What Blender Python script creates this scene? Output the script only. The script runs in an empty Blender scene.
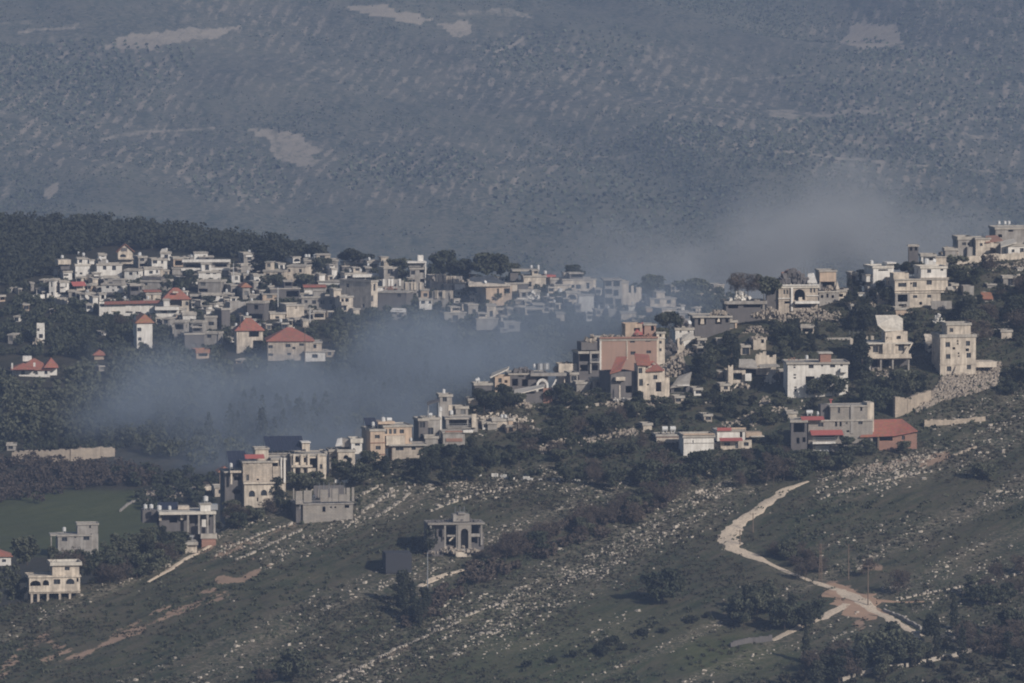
import bpy, math, random
import numpy as np
from mathutils import Vector, Matrix

random.seed(7)
rng = np.random.default_rng(7)
R = math.radians
scene = bpy.context.scene
COL = scene.collection

# ------------------------------------------------------------------ camera
F = 8200.0                      # focal length in pixels of a 1024 px wide frame
PITCH = R(4.0)
CAMZ = 400.0
cam_data = bpy.data.cameras.new('camera')
cam_data.sensor_width = 36.0
cam_data.lens = F * 36.0 / 1024.0
cam_data.clip_start = 5.0
cam_data.clip_end = 40000.0
cam = bpy.data.objects.new('camera', cam_data)
cam.location = (0, 0, CAMZ)
cam.rotation_euler = (R(90) - PITCH, 0, 0)
COL.objects.link(cam)
scene.camera = cam

# ------------------------------------------------------------------ light
SUN_AZ, SUN_EL = 43.0, 28.0     # to the right of the camera's back, and up
world = bpy.data.worlds.new('World')
scene.world = world
world.use_nodes = True
wn = world.node_tree.nodes
wl = world.node_tree.links
bg = wn.get('Background') or wn.new('ShaderNodeBackground')
sky = wn.new('ShaderNodeTexSky')
sky.sky_type = 'NISHITA'
sky.sun_disc = False
sky.sun_elevation = R(SUN_EL)
sky.sun_rotation = R(180 - SUN_AZ)
wl.new(sky.outputs['Color'], bg.inputs['Color'])
bg.inputs['Strength'].default_value = 0.085
sun_data = bpy.data.lights.new('sun', 'SUN')
sun_data.energy = 5.0
sun_data.angle = R(0.5)
sun_data.color = (1.0, 0.92, 0.82)
sun = bpy.data.objects.new('sun', sun_data)
sdir = Vector((math.sin(R(SUN_AZ)) * math.cos(R(SUN_EL)), -math.cos(R(SUN_AZ)) * math.cos(R(SUN_EL)), math.sin(R(SUN_EL))))
sun.rotation_euler = sdir.to_track_quat('Z', 'Y').to_euler()
sun.location = (0, 0, 900)
COL.objects.link(sun)
scene.view_settings.view_transform = 'Standard'
scene.view_settings.look = 'None'
scene.view_settings.exposure = -0.42
scene.view_settings.gamma = 1.0
scene.view_settings.use_curve_mapping = False
scene.render.engine = 'CYCLES'
scene.cycles.max_bounces = 5
scene.cycles.diffuse_bounces = 2
scene.cycles.glossy_bounces = 1
scene.cycles.transmission_bounces = 1
scene.cycles.volume_bounces = 0
scene.cycles.transparent_max_bounces = 4
scene.cycles.use_denoising = True
scene.cycles.filter_width = 2.0
scene.cycles.volume_max_steps = 256

HAZE_DENSITY = 0.97e-4
HAZE_COLOR = (0.42, 0.56, 0.90)
HAZE_ANISO = 0.0

# ------------------------------------------------------------------ materials
def new_mat(name):
    m = bpy.data.materials.new(name)
    m.use_nodes = True
    nt = m.node_tree
    b = nt.nodes.get('Principled BSDF')
    return m, nt, b

def N(nt, kind, **kw):
    n = nt.nodes.new(kind)
    for k, v in kw.items():
        setattr(n, k, v)
    return n

def noise(nt, vec, scale, detail=4, rough=0.55):
    n = N(nt, 'ShaderNodeTexNoise')
    n.inputs['Scale'].default_value = scale
    n.inputs['Detail'].default_value = detail
    n.inputs['Roughness'].default_value = rough
    if vec is not None:
        nt.links.new(vec, n.inputs['Vector'])
    return n.outputs['Fac']

def ramp(nt, fac, stops, interp='LINEAR'):
    n = N(nt, 'ShaderNodeValToRGB')
    n.color_ramp.interpolation = interp
    e = n.color_ramp.elements
    while len(e) < len(stops):
        e.new(0.5)
    for el, (p, c) in zip(e, stops):
        el.position = p
        el.color = (*c, 1) if len(c) == 3 else c
    nt.links.new(fac, n.inputs['Fac'])
    return n.outputs['Color']

def mix(nt, fac, a, b, blend='MIX'):
    n = N(nt, 'ShaderNodeMix', data_type='RGBA', blend_type=blend)
    def put(s, v):
        if isinstance(v, (tuple, list)):
            s.default_value = (*v[:3], 1)
        elif isinstance(v, (int, float)):
            s.default_value = v
        else:
            nt.links.new(v, s)
    put(n.inputs[0], fac)
    put(n.inputs[6], a)
    put(n.inputs[7], b)
    return n.outputs[2]

def math_n(nt, op, a, b=None, clamp=False):
    n = N(nt, 'ShaderNodeMath', operation=op, use_clamp=clamp)
    for i, v in enumerate((a, b)):
        if v is None:
            continue
        if isinstance(v, (int, float)):
            n.inputs[i].default_value = v
        else:
            nt.links.new(v, n.inputs[i])
    return n.outputs[0]

def attr(nt, name):
    n = N(nt, 'ShaderNodeAttribute', attribute_name=name)
    return n.outputs['Fac']

def map_vec(nt, vec, scale):
    n = N(nt, 'ShaderNodeMapping')
    n.inputs['Scale'].default_value = scale
    nt.links.new(vec, n.inputs['Vector'])
    return n.outputs['Vector']

def bump(nt, b, h, strength, dist):
    n = N(nt, 'ShaderNodeBump')
    n.inputs['Strength'].default_value = strength
    n.inputs['Distance'].default_value = dist
    nt.links.new(h, n.inputs['Height'])
    nt.links.new(n.outputs['Normal'], b.inputs['Normal'])

def wall_mat(name, c, var=0.35, rough=0.9, block=False, dirt=(0.16, 0.14, 0.12)):
    """painted or bare plaster and concrete: weathered with blotches and rain streaks"""
    m, nt, b = new_mat(name)
    tc = N(nt, 'ShaderNodeTexCoord').outputs['Object']
    blot = noise(nt, tc, 0.55, 6, 0.7)
    streak = noise(nt, map_vec(nt, tc, (1.6, 1.6, 0.16)), 1.0, 4, 0.6)
    f = math_n(nt, 'MULTIPLY', blot, streak)
    k = ramp(nt, f, [(0.17, (0, 0, 0)), (0.33, (1, 1, 1))])
    k = math_n(nt, 'MULTIPLY', math_n(nt, 'SUBTRACT', 1.0, k), var)
    col = mix(nt, k, c, dirt)
    tint = noise(nt, tc, 0.13, 2)
    col = mix(nt, math_n(nt, 'MULTIPLY', tint, 0.35), col, tuple(min(1, x * 1.22) for x in c))
    if block:
        br = N(nt, 'ShaderNodeTexBrick')
        br.inputs['Scale'].default_value = 1.0
        br.inputs['Brick Width'].default_value = 0.8
        br.inputs['Row Height'].default_value = 0.4
        br.inputs['Mortar Size'].default_value = 0.03
        br.inputs['Color1'].default_value = (0.9, 0.9, 0.9, 1)
        br.inputs['Color2'].default_value = (1.1, 1.08, 1.05, 1)
        br.inputs['Mortar'].default_value = (0.72, 0.7, 0.68, 1)
        sw = N(nt, 'ShaderNodeSeparateXYZ')
        nt.links.new(tc, sw.inputs[0])
        cb = N(nt, 'ShaderNodeCombineXYZ')
        nt.links.new(math_n(nt, 'ADD', sw.outputs[0], sw.outputs[1]), cb.inputs[0])
        nt.links.new(sw.outputs[2], cb.inputs[1])
        nt.links.new(cb.outputs[0], br.inputs['Vector'])
        col = mix(nt, 1.0, col, br.outputs['Color'], 'MULTIPLY')
    nt.links.new(col, b.inputs['Base Color'])
    b.inputs['Roughness'].default_value = rough
    b.inputs['Specular IOR Level'].default_value = 0.2
    bump(nt, b, noise(nt, tc, 3.0, 4), 0.3, 0.05)
    return m

def tile_mat(name, c):
    m, nt, b = new_mat(name)
    tc = N(nt, 'ShaderNodeTexCoord').outputs['Object']
    v = N(nt, 'ShaderNodeTexVoronoi')
    v.inputs['Scale'].default_value = 2.2
    nt.links.new(tc, v.inputs['Vector'])
    col = mix(nt, 0.28, c, v.outputs['Color'], 'MULTIPLY')
    n1 = noise(nt, tc, 0.5, 5, 0.65)
    col = mix(nt, math_n(nt, 'MULTIPLY', ramp(nt, n1, [(0.45, (0, 0, 0)), (0.7, (1, 1, 1))]), 0.45), col, (0.16, 0.10, 0.08))
    nt.links.new(col, b.inputs['Base Color'])
    b.inputs['Roughness'].default_value = 0.85
    w = N(nt, 'ShaderNodeTexWave', wave_type='BANDS', bands_direction='X')
    w.inputs['Scale'].default_value = 1.2
    nt.links.new(tc, w.inputs['Vector'])
    bump(nt, b, w.outputs['Fac'], 0.5, 0.08)
    return m

def leaf_mat(name, c1, c2, rough=0.8):
    m, nt, b = new_mat(name)
    oi = N(nt, 'ShaderNodeObjectInfo').outputs['Random']
    tc = N(nt, 'ShaderNodeNewGeometry').outputs['Position']
    n1 = noise(nt, tc, 0.55, 3)
    f = math_n(nt, 'ADD', math_n(nt, 'MULTIPLY', oi, 0.75), math_n(nt, 'MULTIPLY', math_n(nt, 'SUBTRACT', n1, 0.35), 1.1), True)
    nt.links.new(mix(nt, f, c1, c2), b.inputs['Base Color'])
    b.inputs['Roughness'].default_value = rough
    b.inputs['Specular IOR Level'].default_value = 0.15
    return m

def plain_mat(name, c, rough=0.8, metal=0.0, var=0.25):
    m, nt, b = new_mat(name)
    tc = N(nt, 'ShaderNodeTexCoord').outputs['Object']
    n1 = noise(nt, tc, 1.3, 5, 0.6)
    nt.links.new(mix(nt, math_n(nt, 'MULTIPLY', n1, var * 2), tuple(min(1, x * 1.15) for x in c), tuple(x * 0.55 for x in c)), b.inputs['Base Color'])
    b.inputs['Roughness'].default_value = rough
    b.inputs['Metallic'].default_value = metal
    return m

M = dict(
    white=wall_mat('white_plaster', (0.72, 0.69, 0.65), 0.42),
    cream=wall_mat('cream_plaster', (0.60, 0.525, 0.44), 0.72),
    beige=wall_mat('beige_stone', (0.50, 0.435, 0.37), 0.72, block=True),
    tan=wall_mat('tan_plaster', (0.50, 0.385, 0.295), 0.55),
    pink=wall_mat('pink_plaster', (0.34, 0.225, 0.18), 0.3),
    brick=wall_mat('red_brick', (0.32, 0.18, 0.14), 0.35, block=True),
    grey=wall_mat('grey_concrete', (0.34, 0.32, 0.30), 0.8),
    block=wall_mat('grey_block', (0.30, 0.28, 0.26), 0.5, block=True),
    dark=wall_mat('soot_and_shade_concrete', (0.14, 0.13, 0.13), 0.4, dirt=(0.05, 0.05, 0.05)),  # soot of ruins, and walls whose shade is put into the colour
    stone=wall_mat('field_stone', (0.40, 0.34, 0.28), 0.5, block=True),
    roof=wall_mat('roof_concrete', (0.40, 0.37, 0.33), 0.55),
    roofpale=wall_mat('pale_roof_screed', (0.58, 0.54, 0.48), 0.45),
    tile=tile_mat('red_roof_tile', (0.39, 0.15, 0.105)),
    otile=tile_mat('orange_roof_tile', (0.42, 0.19, 0.11)),
    redmetal=plain_mat('red_sheet_metal', (0.34, 0.095, 0.085), 0.8),
    glass=plain_mat('dark_window_glass', (0.022, 0.026, 0.034), 0.25, 0, 0.1),
    shutter=plain_mat('grey_shutter', (0.12, 0.12, 0.12), 0.6),
    door=plain_mat('dark_metal_door', (0.05, 0.055, 0.06), 0.5),
    panel=plain_mat('solar_cells', (0.030, 0.035, 0.055), 0.35, 0, 0.1),
    tank=plain_mat('white_plastic', (0.50, 0.50, 0.50), 0.5, 0, 0.1),
    steel=plain_mat('galvanised_steel', (0.35, 0.36, 0.38), 0.45, 0.5),
    wood=plain_mat('pole_wood', (0.16, 0.12, 0.09), 0.9),
    net=plain_mat('dark_shade_net', (0.035, 0.037, 0.045), 0.9, 0, 0.15),
    bark=plain_mat('bark', (0.085, 0.065, 0.05), 0.95),
    leaf=leaf_mat('broad_leaves', (0.032, 0.040, 0.027), (0.100, 0.104, 0.070)),
    pine=leaf_mat('pine_needles', (0.022, 0.028, 0.021), (0.056, 0.060, 0.043)),
    olive=leaf_mat('olive_leaves', (0.055, 0.062, 0.040), (0.095, 0.098, 0.066)),
    twig=leaf_mat('bare_twigs', (0.062, 0.050, 0.042), (0.105, 0.084, 0.068)),
    scrub=leaf_mat('scrub_leaves', (0.022, 0.026, 0.018), (0.070, 0.062, 0.044)),
    rock=wall_mat('limestone', (0.44, 0.39, 0.335), 0.4, dirt=(0.14, 0.13, 0.11)),
    rubble=wall_mat('broken_concrete', (0.36, 0.31, 0.26), 0.5),
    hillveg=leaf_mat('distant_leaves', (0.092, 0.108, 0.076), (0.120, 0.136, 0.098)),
)

# ------------------------------------------------------------------ numbers
def hash2(ix, iy, seed):
    h = (ix.astype(np.int64) * 374761393 + iy.astype(np.int64) * 668265263 + seed * 1442695041) & 0x7fffffff
    h = (h ^ (h >> 13)) * 1274126177 & 0x7fffffff
    h = h ^ (h >> 16)
    return (h & 0xffff) / 65535.0

def vnoise(x, y, seed=0):
    x = np.asarray(x, float); y = np.asarray(y, float)
    ix = np.floor(x); iy = np.floor(y)
    fx = x - ix; fy = y - iy
    fx = fx * fx * fx * (fx * (fx * 6 - 15) + 10); fy = fy * fy * fy * (fy * (fy * 6 - 15) + 10)
    a = hash2(ix, iy, seed); b = hash2(ix + 1, iy, seed); c = hash2(ix, iy + 1, seed); d = hash2(ix + 1, iy + 1, seed)
    return (a + (b - a) * fx) * (1 - fy) + (c + (d - c) * fx) * fy

def fbm(x, y, seed=0, oct=4, gain=0.5):
    s = 0; a = 1; t = 0
    for i in range(oct):
        s = s + a * vnoise(x * 2 ** i + 13.7 * i, y * 2 ** i - 7.3 * i, seed + i); t += a; a *= gain
    return s / t

# lines of sight: pixel column and row to slopes, and back
CP, SP = math.cos(PITCH), math.sin(PITCH)
def slope(py):
    b = (341.5 - np.asarray(py, float)) / F
    return (-SP + b * CP) / (CP + b * SP)
def row(s):
    b = (s * CP + SP) / (CP - s * SP)
    return 341.5 - b * F
def col_to_a(px, py):
    b = (341.5 - np.asarray(py, float)) / F
    return (np.asarray(px, float) - 512) / F / (CP + b * SP)

# ------------------------------------------------------------------ terrain
CREST_U = [-1500, -300, 0, 60, 130, 200, 240, 280, 350, 400, 440, 470, 500, 560, 600, 650, 700, 740, 790, 860, 900, 950, 1000, 1024, 1200, 2600]
CREST_P = [800, 650, 603, 590, 568, 543, 508, 482, 466, 452, 434, 417, 402, 387, 384, 362, 342, 324, 311, 292, 280, 265, 250, 242, 200, 120]
FAR_Y = [0, 1300, 1750, 1950, 2150, 2250, 2350, 2550, 2780, 2900]
FAR_P = [3500, 1000, 705, 606, 520, 465, 400, 275, 222, 200]
FCR_U = [-1500, -200, 0, 150, 220, 290, 340, 400, 450, 520, 600, 650, 740, 800, 1024, 2600]
FCR_P = [200, 222, 226, 229, 237, 249, 268, 274, 280, 281, 286, 292, 297, 302, 330, 380]
HILL_Y = [0, 2600, 3600, 4300, 5000, 6700, 7300, 8200]
HILL_P = [3000, 1800, 800, 440, 330, -50, -170, -190]

def smin(a, b, k):
    h = np.clip(0.5 + 0.5 * (b - a) / k, 0, 1)
    return b + (a - b) * h - k * h * (1 - h)
def smax(a, b, k):
    return -smin(-a, -b, k)

def terrain(u, Y):
    """height above the camera's zero at column u (x = Y*(u-512)/F) and distance Y"""
    u = np.asarray(u, float); Y = np.asarray(Y, float)
    x = Y * (u - 512) / F
    pc = np.interp(u, CREST_U, CREST_P)
    Yc = 1750 + (683 - pc) * 0.75
    pn = 683 - (Y - 1750) / 0.75
    near = Y * slope(pn)
    zc = Yc * slope(pc)
    near = smin(near, zc + 0.7 - 0.32 * (Y - Yc), 4.0)
    near = near + (fbm(x / 45, Y / 45, 3, 3) - 0.5) * 3.2 + (fbm(x / 9, Y / 9, 9, 3) - 0.5) * 0.9
    pf = np.interp(Y, FAR_Y, FAR_P)
    far = Y * slope(pf)
    pc2 = np.interp(u, FCR_U, FCR_P)
    Yc2 = np.interp(-pc2, -np.array(FAR_P, float), FAR_Y)
    zc2 = Yc2 * slope(pc2)
    far = smin(far, zc2 + 0.7 - 0.28 * (Y - Yc2), 4.0)
    far = far + (fbm(x / 70, Y / 70, 21, 3) - 0.5) * 4.5
    ph = np.interp(Y, HILL_Y, HILL_P)
    hill = Y * slope(ph) + (fbm(x / 430 + 3.3 + Y / 1500, Y / 800, 31, 4) - 0.5) * 105 * np.clip((Y - 4600) / 800, 0, 1)
    floor = -352 + (fbm(x / 400, Y / 400, 41, 2) - 0.5) * 14
    z = smax(near, far, 5.0)
    z = smax(z, smax(floor, hill, 20.0), 6.0)
    return z + CAMZ

_YN = np.arange(1640, 2330, 0.5)
_YF = np.arange(2000, 2950, 1.0)
_YH = np.arange(3800, 7400, 6.0)
def hit(px, py, layer='N'):
    """the point of the ground seen at a pixel: N the near hill, F the village hill, H the far mountain"""
    ys = {'N': _YN, 'F': _YF, 'H': _YH}[layer]
    a = float(col_to_a(px, py)); u = a * F + 512
    if layer == 'F':
        yc = 1750 + (683 - np.interp(u, CREST_U, CREST_P)) * 0.75
        ys = ys[ys > yc + 70]
    if layer == 'N':
        yc = 1750 + (683 - np.interp(u, CREST_U, CREST_P)) * 0.75
        ys = ys[ys < yc + 25]
    zt = terrain(np.full_like(ys, u), ys)
    zr = ys * float(slope(py)) + CAMZ
    above = zt >= zr
    start = int(np.argmin(above)) if not above.all() else 0
    idx = np.nonzero(above[start:])[0]
    if len(idx):
        i = start + idx[0]
        Y = ys[i]; z = zt[i]
    else:
        i = int(np.argmax((zt - CAMZ) / ys)); Y = ys[i]; z = zr[i]
    return Vector((a * Y, Y, z))

def ground(x, y):
    return float(terrain(np.array([x / y * F + 512]), np.array([y]))[0])

def to_px(p):
    x, y, z = p[0], p[1], p[2] - CAMZ
    d = y * CP - z * SP
    return 512 + F * x / d, 341.5 - F * (y * SP + z * CP) / d

# ------------------------------------------------------------------ objects
def tag(o, label=None, cat=None, group=None, kind=None):
    if label: o['label'] = label
    if cat: o['category'] = cat
    if group: o['group'] = group
    if kind: o['kind'] = kind
    return o

class MB:
    """collects boxes and polygons; build() links them as one mesh object"""
    def __init__(s):
        s.v = []; s.f = []; s.mi = []
    def poly(s, pts, mi=0):
        i = len(s.v); s.v += [tuple(p) for p in pts]; s.f.append(tuple(range(i, i + len(pts)))); s.mi.append(mi)
    def box(s, x0, x1, y0, y1, z0, z1, mi=0, shear=0.0):
        i = len(s.v); d = shear
        s.v += [(x0, y0, z0), (x1, y0, z0), (x1, y1, z0), (x0, y1, z0), (x0, y0, z1), (x1, y0, z1 + d), (x1, y1, z1 + d), (x0, y1, z1)]
        for q in ((0, 3, 2, 1), (4, 5, 6, 7), (0, 1, 5, 4), (1, 2, 6, 5), (2, 3, 7, 6), (3, 0, 4, 7)):
            s.f.append(tuple(i + k for k in q)); s.mi.append(mi)
    def bar(s, a, b, r, n=6, mi=0, r2=None):
        a = Vector(a); b = Vector(b); d = (b - a).normalized()
        t = d.cross(Vector((0, 0, 1)) if abs(d.z) < .9 else Vector((1, 0, 0))).normalized(); w = d.cross(t)
        i = len(s.v); r2 = r if r2 is None else r2
        for c, rr in ((a, r), (b, r2)):
            for k in range(n):
                an = 2 * math.pi * k / n
                s.v.append(tuple(c + (t * math.cos(an) + w * math.sin(an)) * rr))
        for k in range(n):
            k2 = (k + 1) % n
            s.f.append((i + k, i + k2, i + n + k2, i + n + k)); s.mi.append(mi)
        s.f.append(tuple(i + k for k in reversed(range(n)))); s.mi.append(mi)
        s.f.append(tuple(i + n + k for k in range(n))); s.mi.append(mi)
    def chunk(s, c, r, mi=0):
        """an irregular broken lump"""
        i = len(s.v); c = Vector(c)
        sx, sy, sz = (r * random.uniform(.6, 1.25) for _ in range(3))
        rot = Matrix.Rotation(random.uniform(0, 6.28), 3, 'Z') @ Matrix.Rotation(random.uniform(-.5, .5), 3, 'X')
        for q in ((-1, -1, -1), (1, -1, -1), (1, 1, -1), (-1, 1, -1), (-1, -1, 1), (1, -1, 1), (1, 1, 1), (-1, 1, 1)):
            p = Vector((q[0] * sx * random.uniform(.5, 1), q[1] * sy * random.uniform(.5, 1), q[2] * sz * random.uniform(.5, 1)))
            s.v.append(tuple(c + rot @ p))
        for q in ((0, 3, 2, 1), (4, 5, 6, 7), (0, 1, 5, 4), (1, 2, 6, 5), (2, 3, 7, 6), (3, 0, 4, 7)):
            s.f.append(tuple(i + k for k in q)); s.mi.append(mi)
    def mesh(s, name, mats):
        me = bpy.data.meshes.new(name)
        me.from_pydata(s.v, [], s.f)
        for m in (mats if isinstance(mats, (list, tuple)) else [mats]):
            me.materials.append(m)
        if any(s.mi):
            me.polygons.foreach_set('material_index', s.mi)
        me.update()
        return me
    def build(s, name, mats, parent=None):
        o = bpy.data.objects.new(name, s.mesh(name, mats))
        COL.objects.link(o)
        if parent is not None:
            o.parent = parent
        return o

def np_mesh(name, verts, faces, mat, attrs=None, mi=None, smooth=False):
    """a big mesh from arrays; faces is (n,3) or (n,4)"""
    me = bpy.data.meshes.new(name)
    k = faces.shape[1]
    me.vertices.add(len(verts)); me.vertices.foreach_set('co', np.ascontiguousarray(verts, np.float32).ravel())
    me.loops.add(faces.size); me.loops.foreach_set('vertex_index', np.ascontiguousarray(faces, np.int32).ravel())
    me.polygons.add(len(faces))
    me.polygons.foreach_set('loop_start', np.arange(0, faces.size, k, dtype=np.int32))
    if smooth:
        me.polygons.foreach_set('use_smooth', np.ones(len(faces), bool))
    for m in (mat if isinstance(mat, (list, tuple)) else [mat]):
        me.materials.append(m)
    if mi is not None:
        me.polygons.foreach_set('material_index', np.ascontiguousarray(mi, np.int32))
    for n, a in (attrs or {}).items():
        at = me.attributes.new(n, 'FLOAT', 'POINT'); at.data.foreach_set('value', np.ascontiguousarray(a, np.float32))
    me.update(calc_edges=True)
    return me

def link(name, me, parent=None):
    o = bpy.data.objects.new(name, me); COL.objects.link(o)
    if parent is not None: o.parent = parent
    return o

def empty(name, loc, rz=0.0):
    o = bpy.data.objects.new(name, None); COL.objects.link(o)
    o.location = loc; o.rotation_euler = (0, 0, rz); o.empty_display_size = 1.0
    return o

def inside(poly, x, y):
    x = np.asarray(x, float); y = np.asarray(y, float)
    r = np.zeros(x.shape, bool); n = len(poly)
    for i in range(n):
        x1, y1 = poly[i]; x2, y2 = poly[(i + 1) % n]
        if y1 == y2: continue
        c = ((y1 > y) != (y2 > y)) & (x < (x2 - x1) * (y - y1) / (y2 - y1) + x1)
        r ^= c
    return r

def dist_line(pts, x, y):
    x = np.asarray(x, float); y = np.asarray(y, float)
    d = np.full(x.shape, 1e9)
    for (x1, y1), (x2, y2) in zip(pts[:-1], pts[1:]):
        L = (x2 - x1) ** 2 + (y2 - y1) ** 2
        t = np.clip(((x - x1) * (x2 - x1) + (y - y1) * (y2 - y1)) / L, 0, 1)
        d = np.minimum(d, np.hypot(x - x1 - t * (x2 - x1), y - y1 - t * (y2 - y1)))
    return d

# ------------------------------------------------------------------ the ground sheet
us = np.unique(np.concatenate([np.linspace(-1700, -250, 50), np.arange(-250, 1275, 3.2), np.linspace(1275, 2700, 50)]))
ys = np.unique(np.concatenate([np.linspace(300, 1640, 40), np.arange(1640, 2130, 1.2), np.arange(2130, 2800, 4.0),
                               np.linspace(2800, 4600, 70), np.arange(4600, 7000, 10.0), np.linspace(7000, 16000, 40)]))
UU, YY = np.meshgrid(us, ys)
ZZ = terrain(UU, YY)
XX = YY * (UU - 512) / F
PXY = to_px((XX, YY, ZZ))
PX, PY = PXY
pcr = np.interp(UU, CREST_U, CREST_P)
YCR = 1750 + (683 - pcr) * 0.75
is_near = YY < YCR + 30
is_hill = YY > 3600

earth = np.zeros_like(PX)
def soft(d, w):
    return np.clip(1.4 - d / w, 0, 1)
wob = (fbm(XX / 6, YY / 6, 77, 3) - 0.5)
along = (XX * .56 + YY * .83); across = (-XX * .83 + YY * .56)
streak = fbm(along / 14, across / 1.6, 78, 4, .6)
def earth_line(pts, w, amt, layer):
    global earth
    d = dist_line(pts, PX, PY) + wob * w * 2.2
    earth = np.maximum(earth, np.where(layer, soft(d, w) * amt * np.clip(.25 + (streak - .34) * 3.4, 0, 1), 0))
# terraced scars of pinkish soil cut across the lower left slope, and other bare places
earth_line([(80, 656), (130, 634), (180, 610), (228, 594)], 3.0, 1.0, is_near)
earth_line([(110, 636), (150, 615), (185, 596), (215, 589)], 2.2, .9, is_near)
earth_line([(218, 580), (243, 580), (268, 564)], 3.6, 1.0, is_near)
earth_line([(246, 566), (254, 558)], 2.5, .7, is_near)
earth_line([(0, 675), (20, 650), (45, 640), (70, 655)], 5, 0.85, is_near)
earth_line([(40, 662), (75, 655)], 4, .7, is_near)
earth_line([(150, 582), (180, 564), (212, 545)], 2.4, 0.75, is_near)
earth_line([(205, 562), (245, 545), (300, 522)], 2.6, 0.6, is_near)
earth_line([(225, 545), (270, 535), (330, 510)], 2.4, 0.6, is_near)
earth_line([(870, 470), (905, 463), (945, 458)], 5, 1.0, is_near)
earth_line([(835, 590), (850, 600), (872, 612)], 9, 1.0, is_near)
earth_line([(850, 600), (860, 625)], 8, .8, is_near)
earth_line([(860, 565), (880, 567)], 4, .8, is_near)
earth_line([(420, 592), (440, 578), (480, 565), (520, 553)], 3.0, .55, is_near)
earth_line([(470, 476), (540, 480), (580, 482)], 1.6, .4, is_near)
earth_line([(330, 683), (420, 640), (470, 618)], 4, .45, is_near)
earth_line([(365, 612), (385, 608)], 6, .6, is_near)
earth_line([(960, 655), (1024, 640)], 2.5, .5, is_near)
earth_line([(30, 560), (0, 590)], 2, .3, is_near)
earth_line([(60, 668), (130, 640)], 2.0, .4, is_near)
vill = ~is_near & ~is_hill
earth_line([(150, 495), (175, 489), (205, 486)], 6, 0.95, vill)
earth_line([(20, 452), (70, 453), (110, 448)], 5, .75, vill)
field = np.where(vill, np.clip((np.minimum(np.minimum(PX + 60, 165 - PX) / 10, np.minimum(PY - 487, 560 - PY) / 6)), 0, 1), 0)
field = np.clip(field * 1.3 - (fbm(XX / 14, YY / 14, 205, 4) - .25) * .9, 0, 1)
field = np.maximum(field, np.where(is_near, np.clip(1.6 - np.hypot((PX - 725) / 55, (PY - 655) / 18), 0, 1) * 0.7, 0))
field = np.maximum(field, np.where(is_near, np.clip(1.6 - np.hypot((PX - 520) / 140, (PY - 640) / 42), 0, 1) * 0.4, 0))
# stony ground: bands that run up the slope from lower left to upper right
band = fbm((PX + PY * 1.6) / 260, (PY * 1.05 + PX * 0.47) / 26, 55, 4)
stony = np.where(is_near, np.clip((band - 0.50) * 5, 0, 1), 0)
STONE_LINES = [([(340, 683), (430, 630), (520, 605), (600, 560), (660, 520), (715, 490)], 24, 1.0), ([(365, 505), (450, 490), (540, 478), (640, 495)], 14, .9),
               ([(690, 520), (720, 490), (760, 480)], 12, 1.0), ([(830, 485), (900, 470), (960, 455), (1024, 425)], 16, .9), ([(940, 420), (1000, 405), (1024, 395)], 12, .8),
               ([(220, 550), (320, 520)], 8, .8), ([(270, 560), (360, 520), (420, 500)], 9, .7), ([(890, 590), (960, 580), (1024, 560)], 14, .5), ([(430, 650), (640, 625)], 12, .4),
               ([(720, 540), (790, 575)], 6, .5), ([(840, 640), (960, 640)], 12, .5), ([(840, 545), (930, 530)], 18, .3)]
for pts, w, a in STONE_LINES:
    stony = np.maximum(stony, np.where(is_near, np.clip(1.5 - dist_line(pts, PX, PY) / w, 0, 1) * a, 0))
# far mountain: pale bare fields, terraces and tracks
pale = np.zeros_like(PX)
wobh = (fbm(XX / 60, YY / 60, 88, 3) - 0.5)
for poly, a in [([(100, 45), (135, 31), (185, 28), (242, 28), (200, 42), (150, 48)], 0.75), ([(352, 8), (385, 5), (442, 22), (410, 23), (372, 18)], .95),
                ([(440, 27), (470, 24), (476, 37), (455, 36)], .8), ([(838, 42), (862, 20), (895, 26), (905, 42), (868, 50)], 1.0),
                ([(258, 134), (300, 134), (325, 152), (300, 166), (275, 160)], .7), ([(445, 12), (520, 10), (545, 18), (500, 20)], .5),
                ([(765, 110), (790, 108), (800, 116), (770, 118)], .6), ([(840, 135), (885, 130), (890, 146), (855, 148)], .45),
                ([(0, 205), (12, 178), (22, 190), (14, 200)], .4), ([(50, 190), (62, 182), (64, 196), (55, 202)], .7)]:
    pale = np.maximum(pale, np.where(is_hill, inside(poly, PX + wobh * 22 + (fbm(XX / 14, YY / 40, 93, 3) - .5) * 14, PY + wobh * 10 + (fbm(XX / 14, YY / 40, 94, 3) - .5) * 7) * a, 0))
for pts, w, a in [([(495, 52), (512, 46), (523, 38), (514, 36)], 1.6, .9), ([(700, 79), (760, 79), (820, 73)], 1.4, .5), ([(770, 150), (860, 160), (1000, 172)], 1.6, .6),
                  ([(480, 100), (490, 82), (488, 78)], 1.5, .6), ([(520, 128), (535, 140), (580, 158), (630, 156)], 1.6, .55), ([(100, 140), (140, 132), (215, 128)], 1.8, .6),
                  ([(20, 32), (40, 30), (80, 26)], 1.8, .6), ([(960, 10), (1015, 22)], 1.4, .5), ([(770, 115), (800, 118)], 2, .6), ([(660, 85), (680, 90)], 1.5, .5),
                  ([(890, 175), (930, 180), (1000, 168)], 1.5, .5), ([(0, 24), (30, 22)], 1.5, .5), ([(260, 30), (285, 34)], 1.5, .5), ([(960, 110), (900, 128), (880, 122)], 1.5, .5)]:
    pale = np.maximum(pale, np.where(is_hill, np.clip(1.5 - (dist_line(pts, PX, PY) + wobh * 3) / w, 0, 1) * a, 0))
pn_ = fbm(XX / 95, YY / 210, 91, 5, .6)
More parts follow.
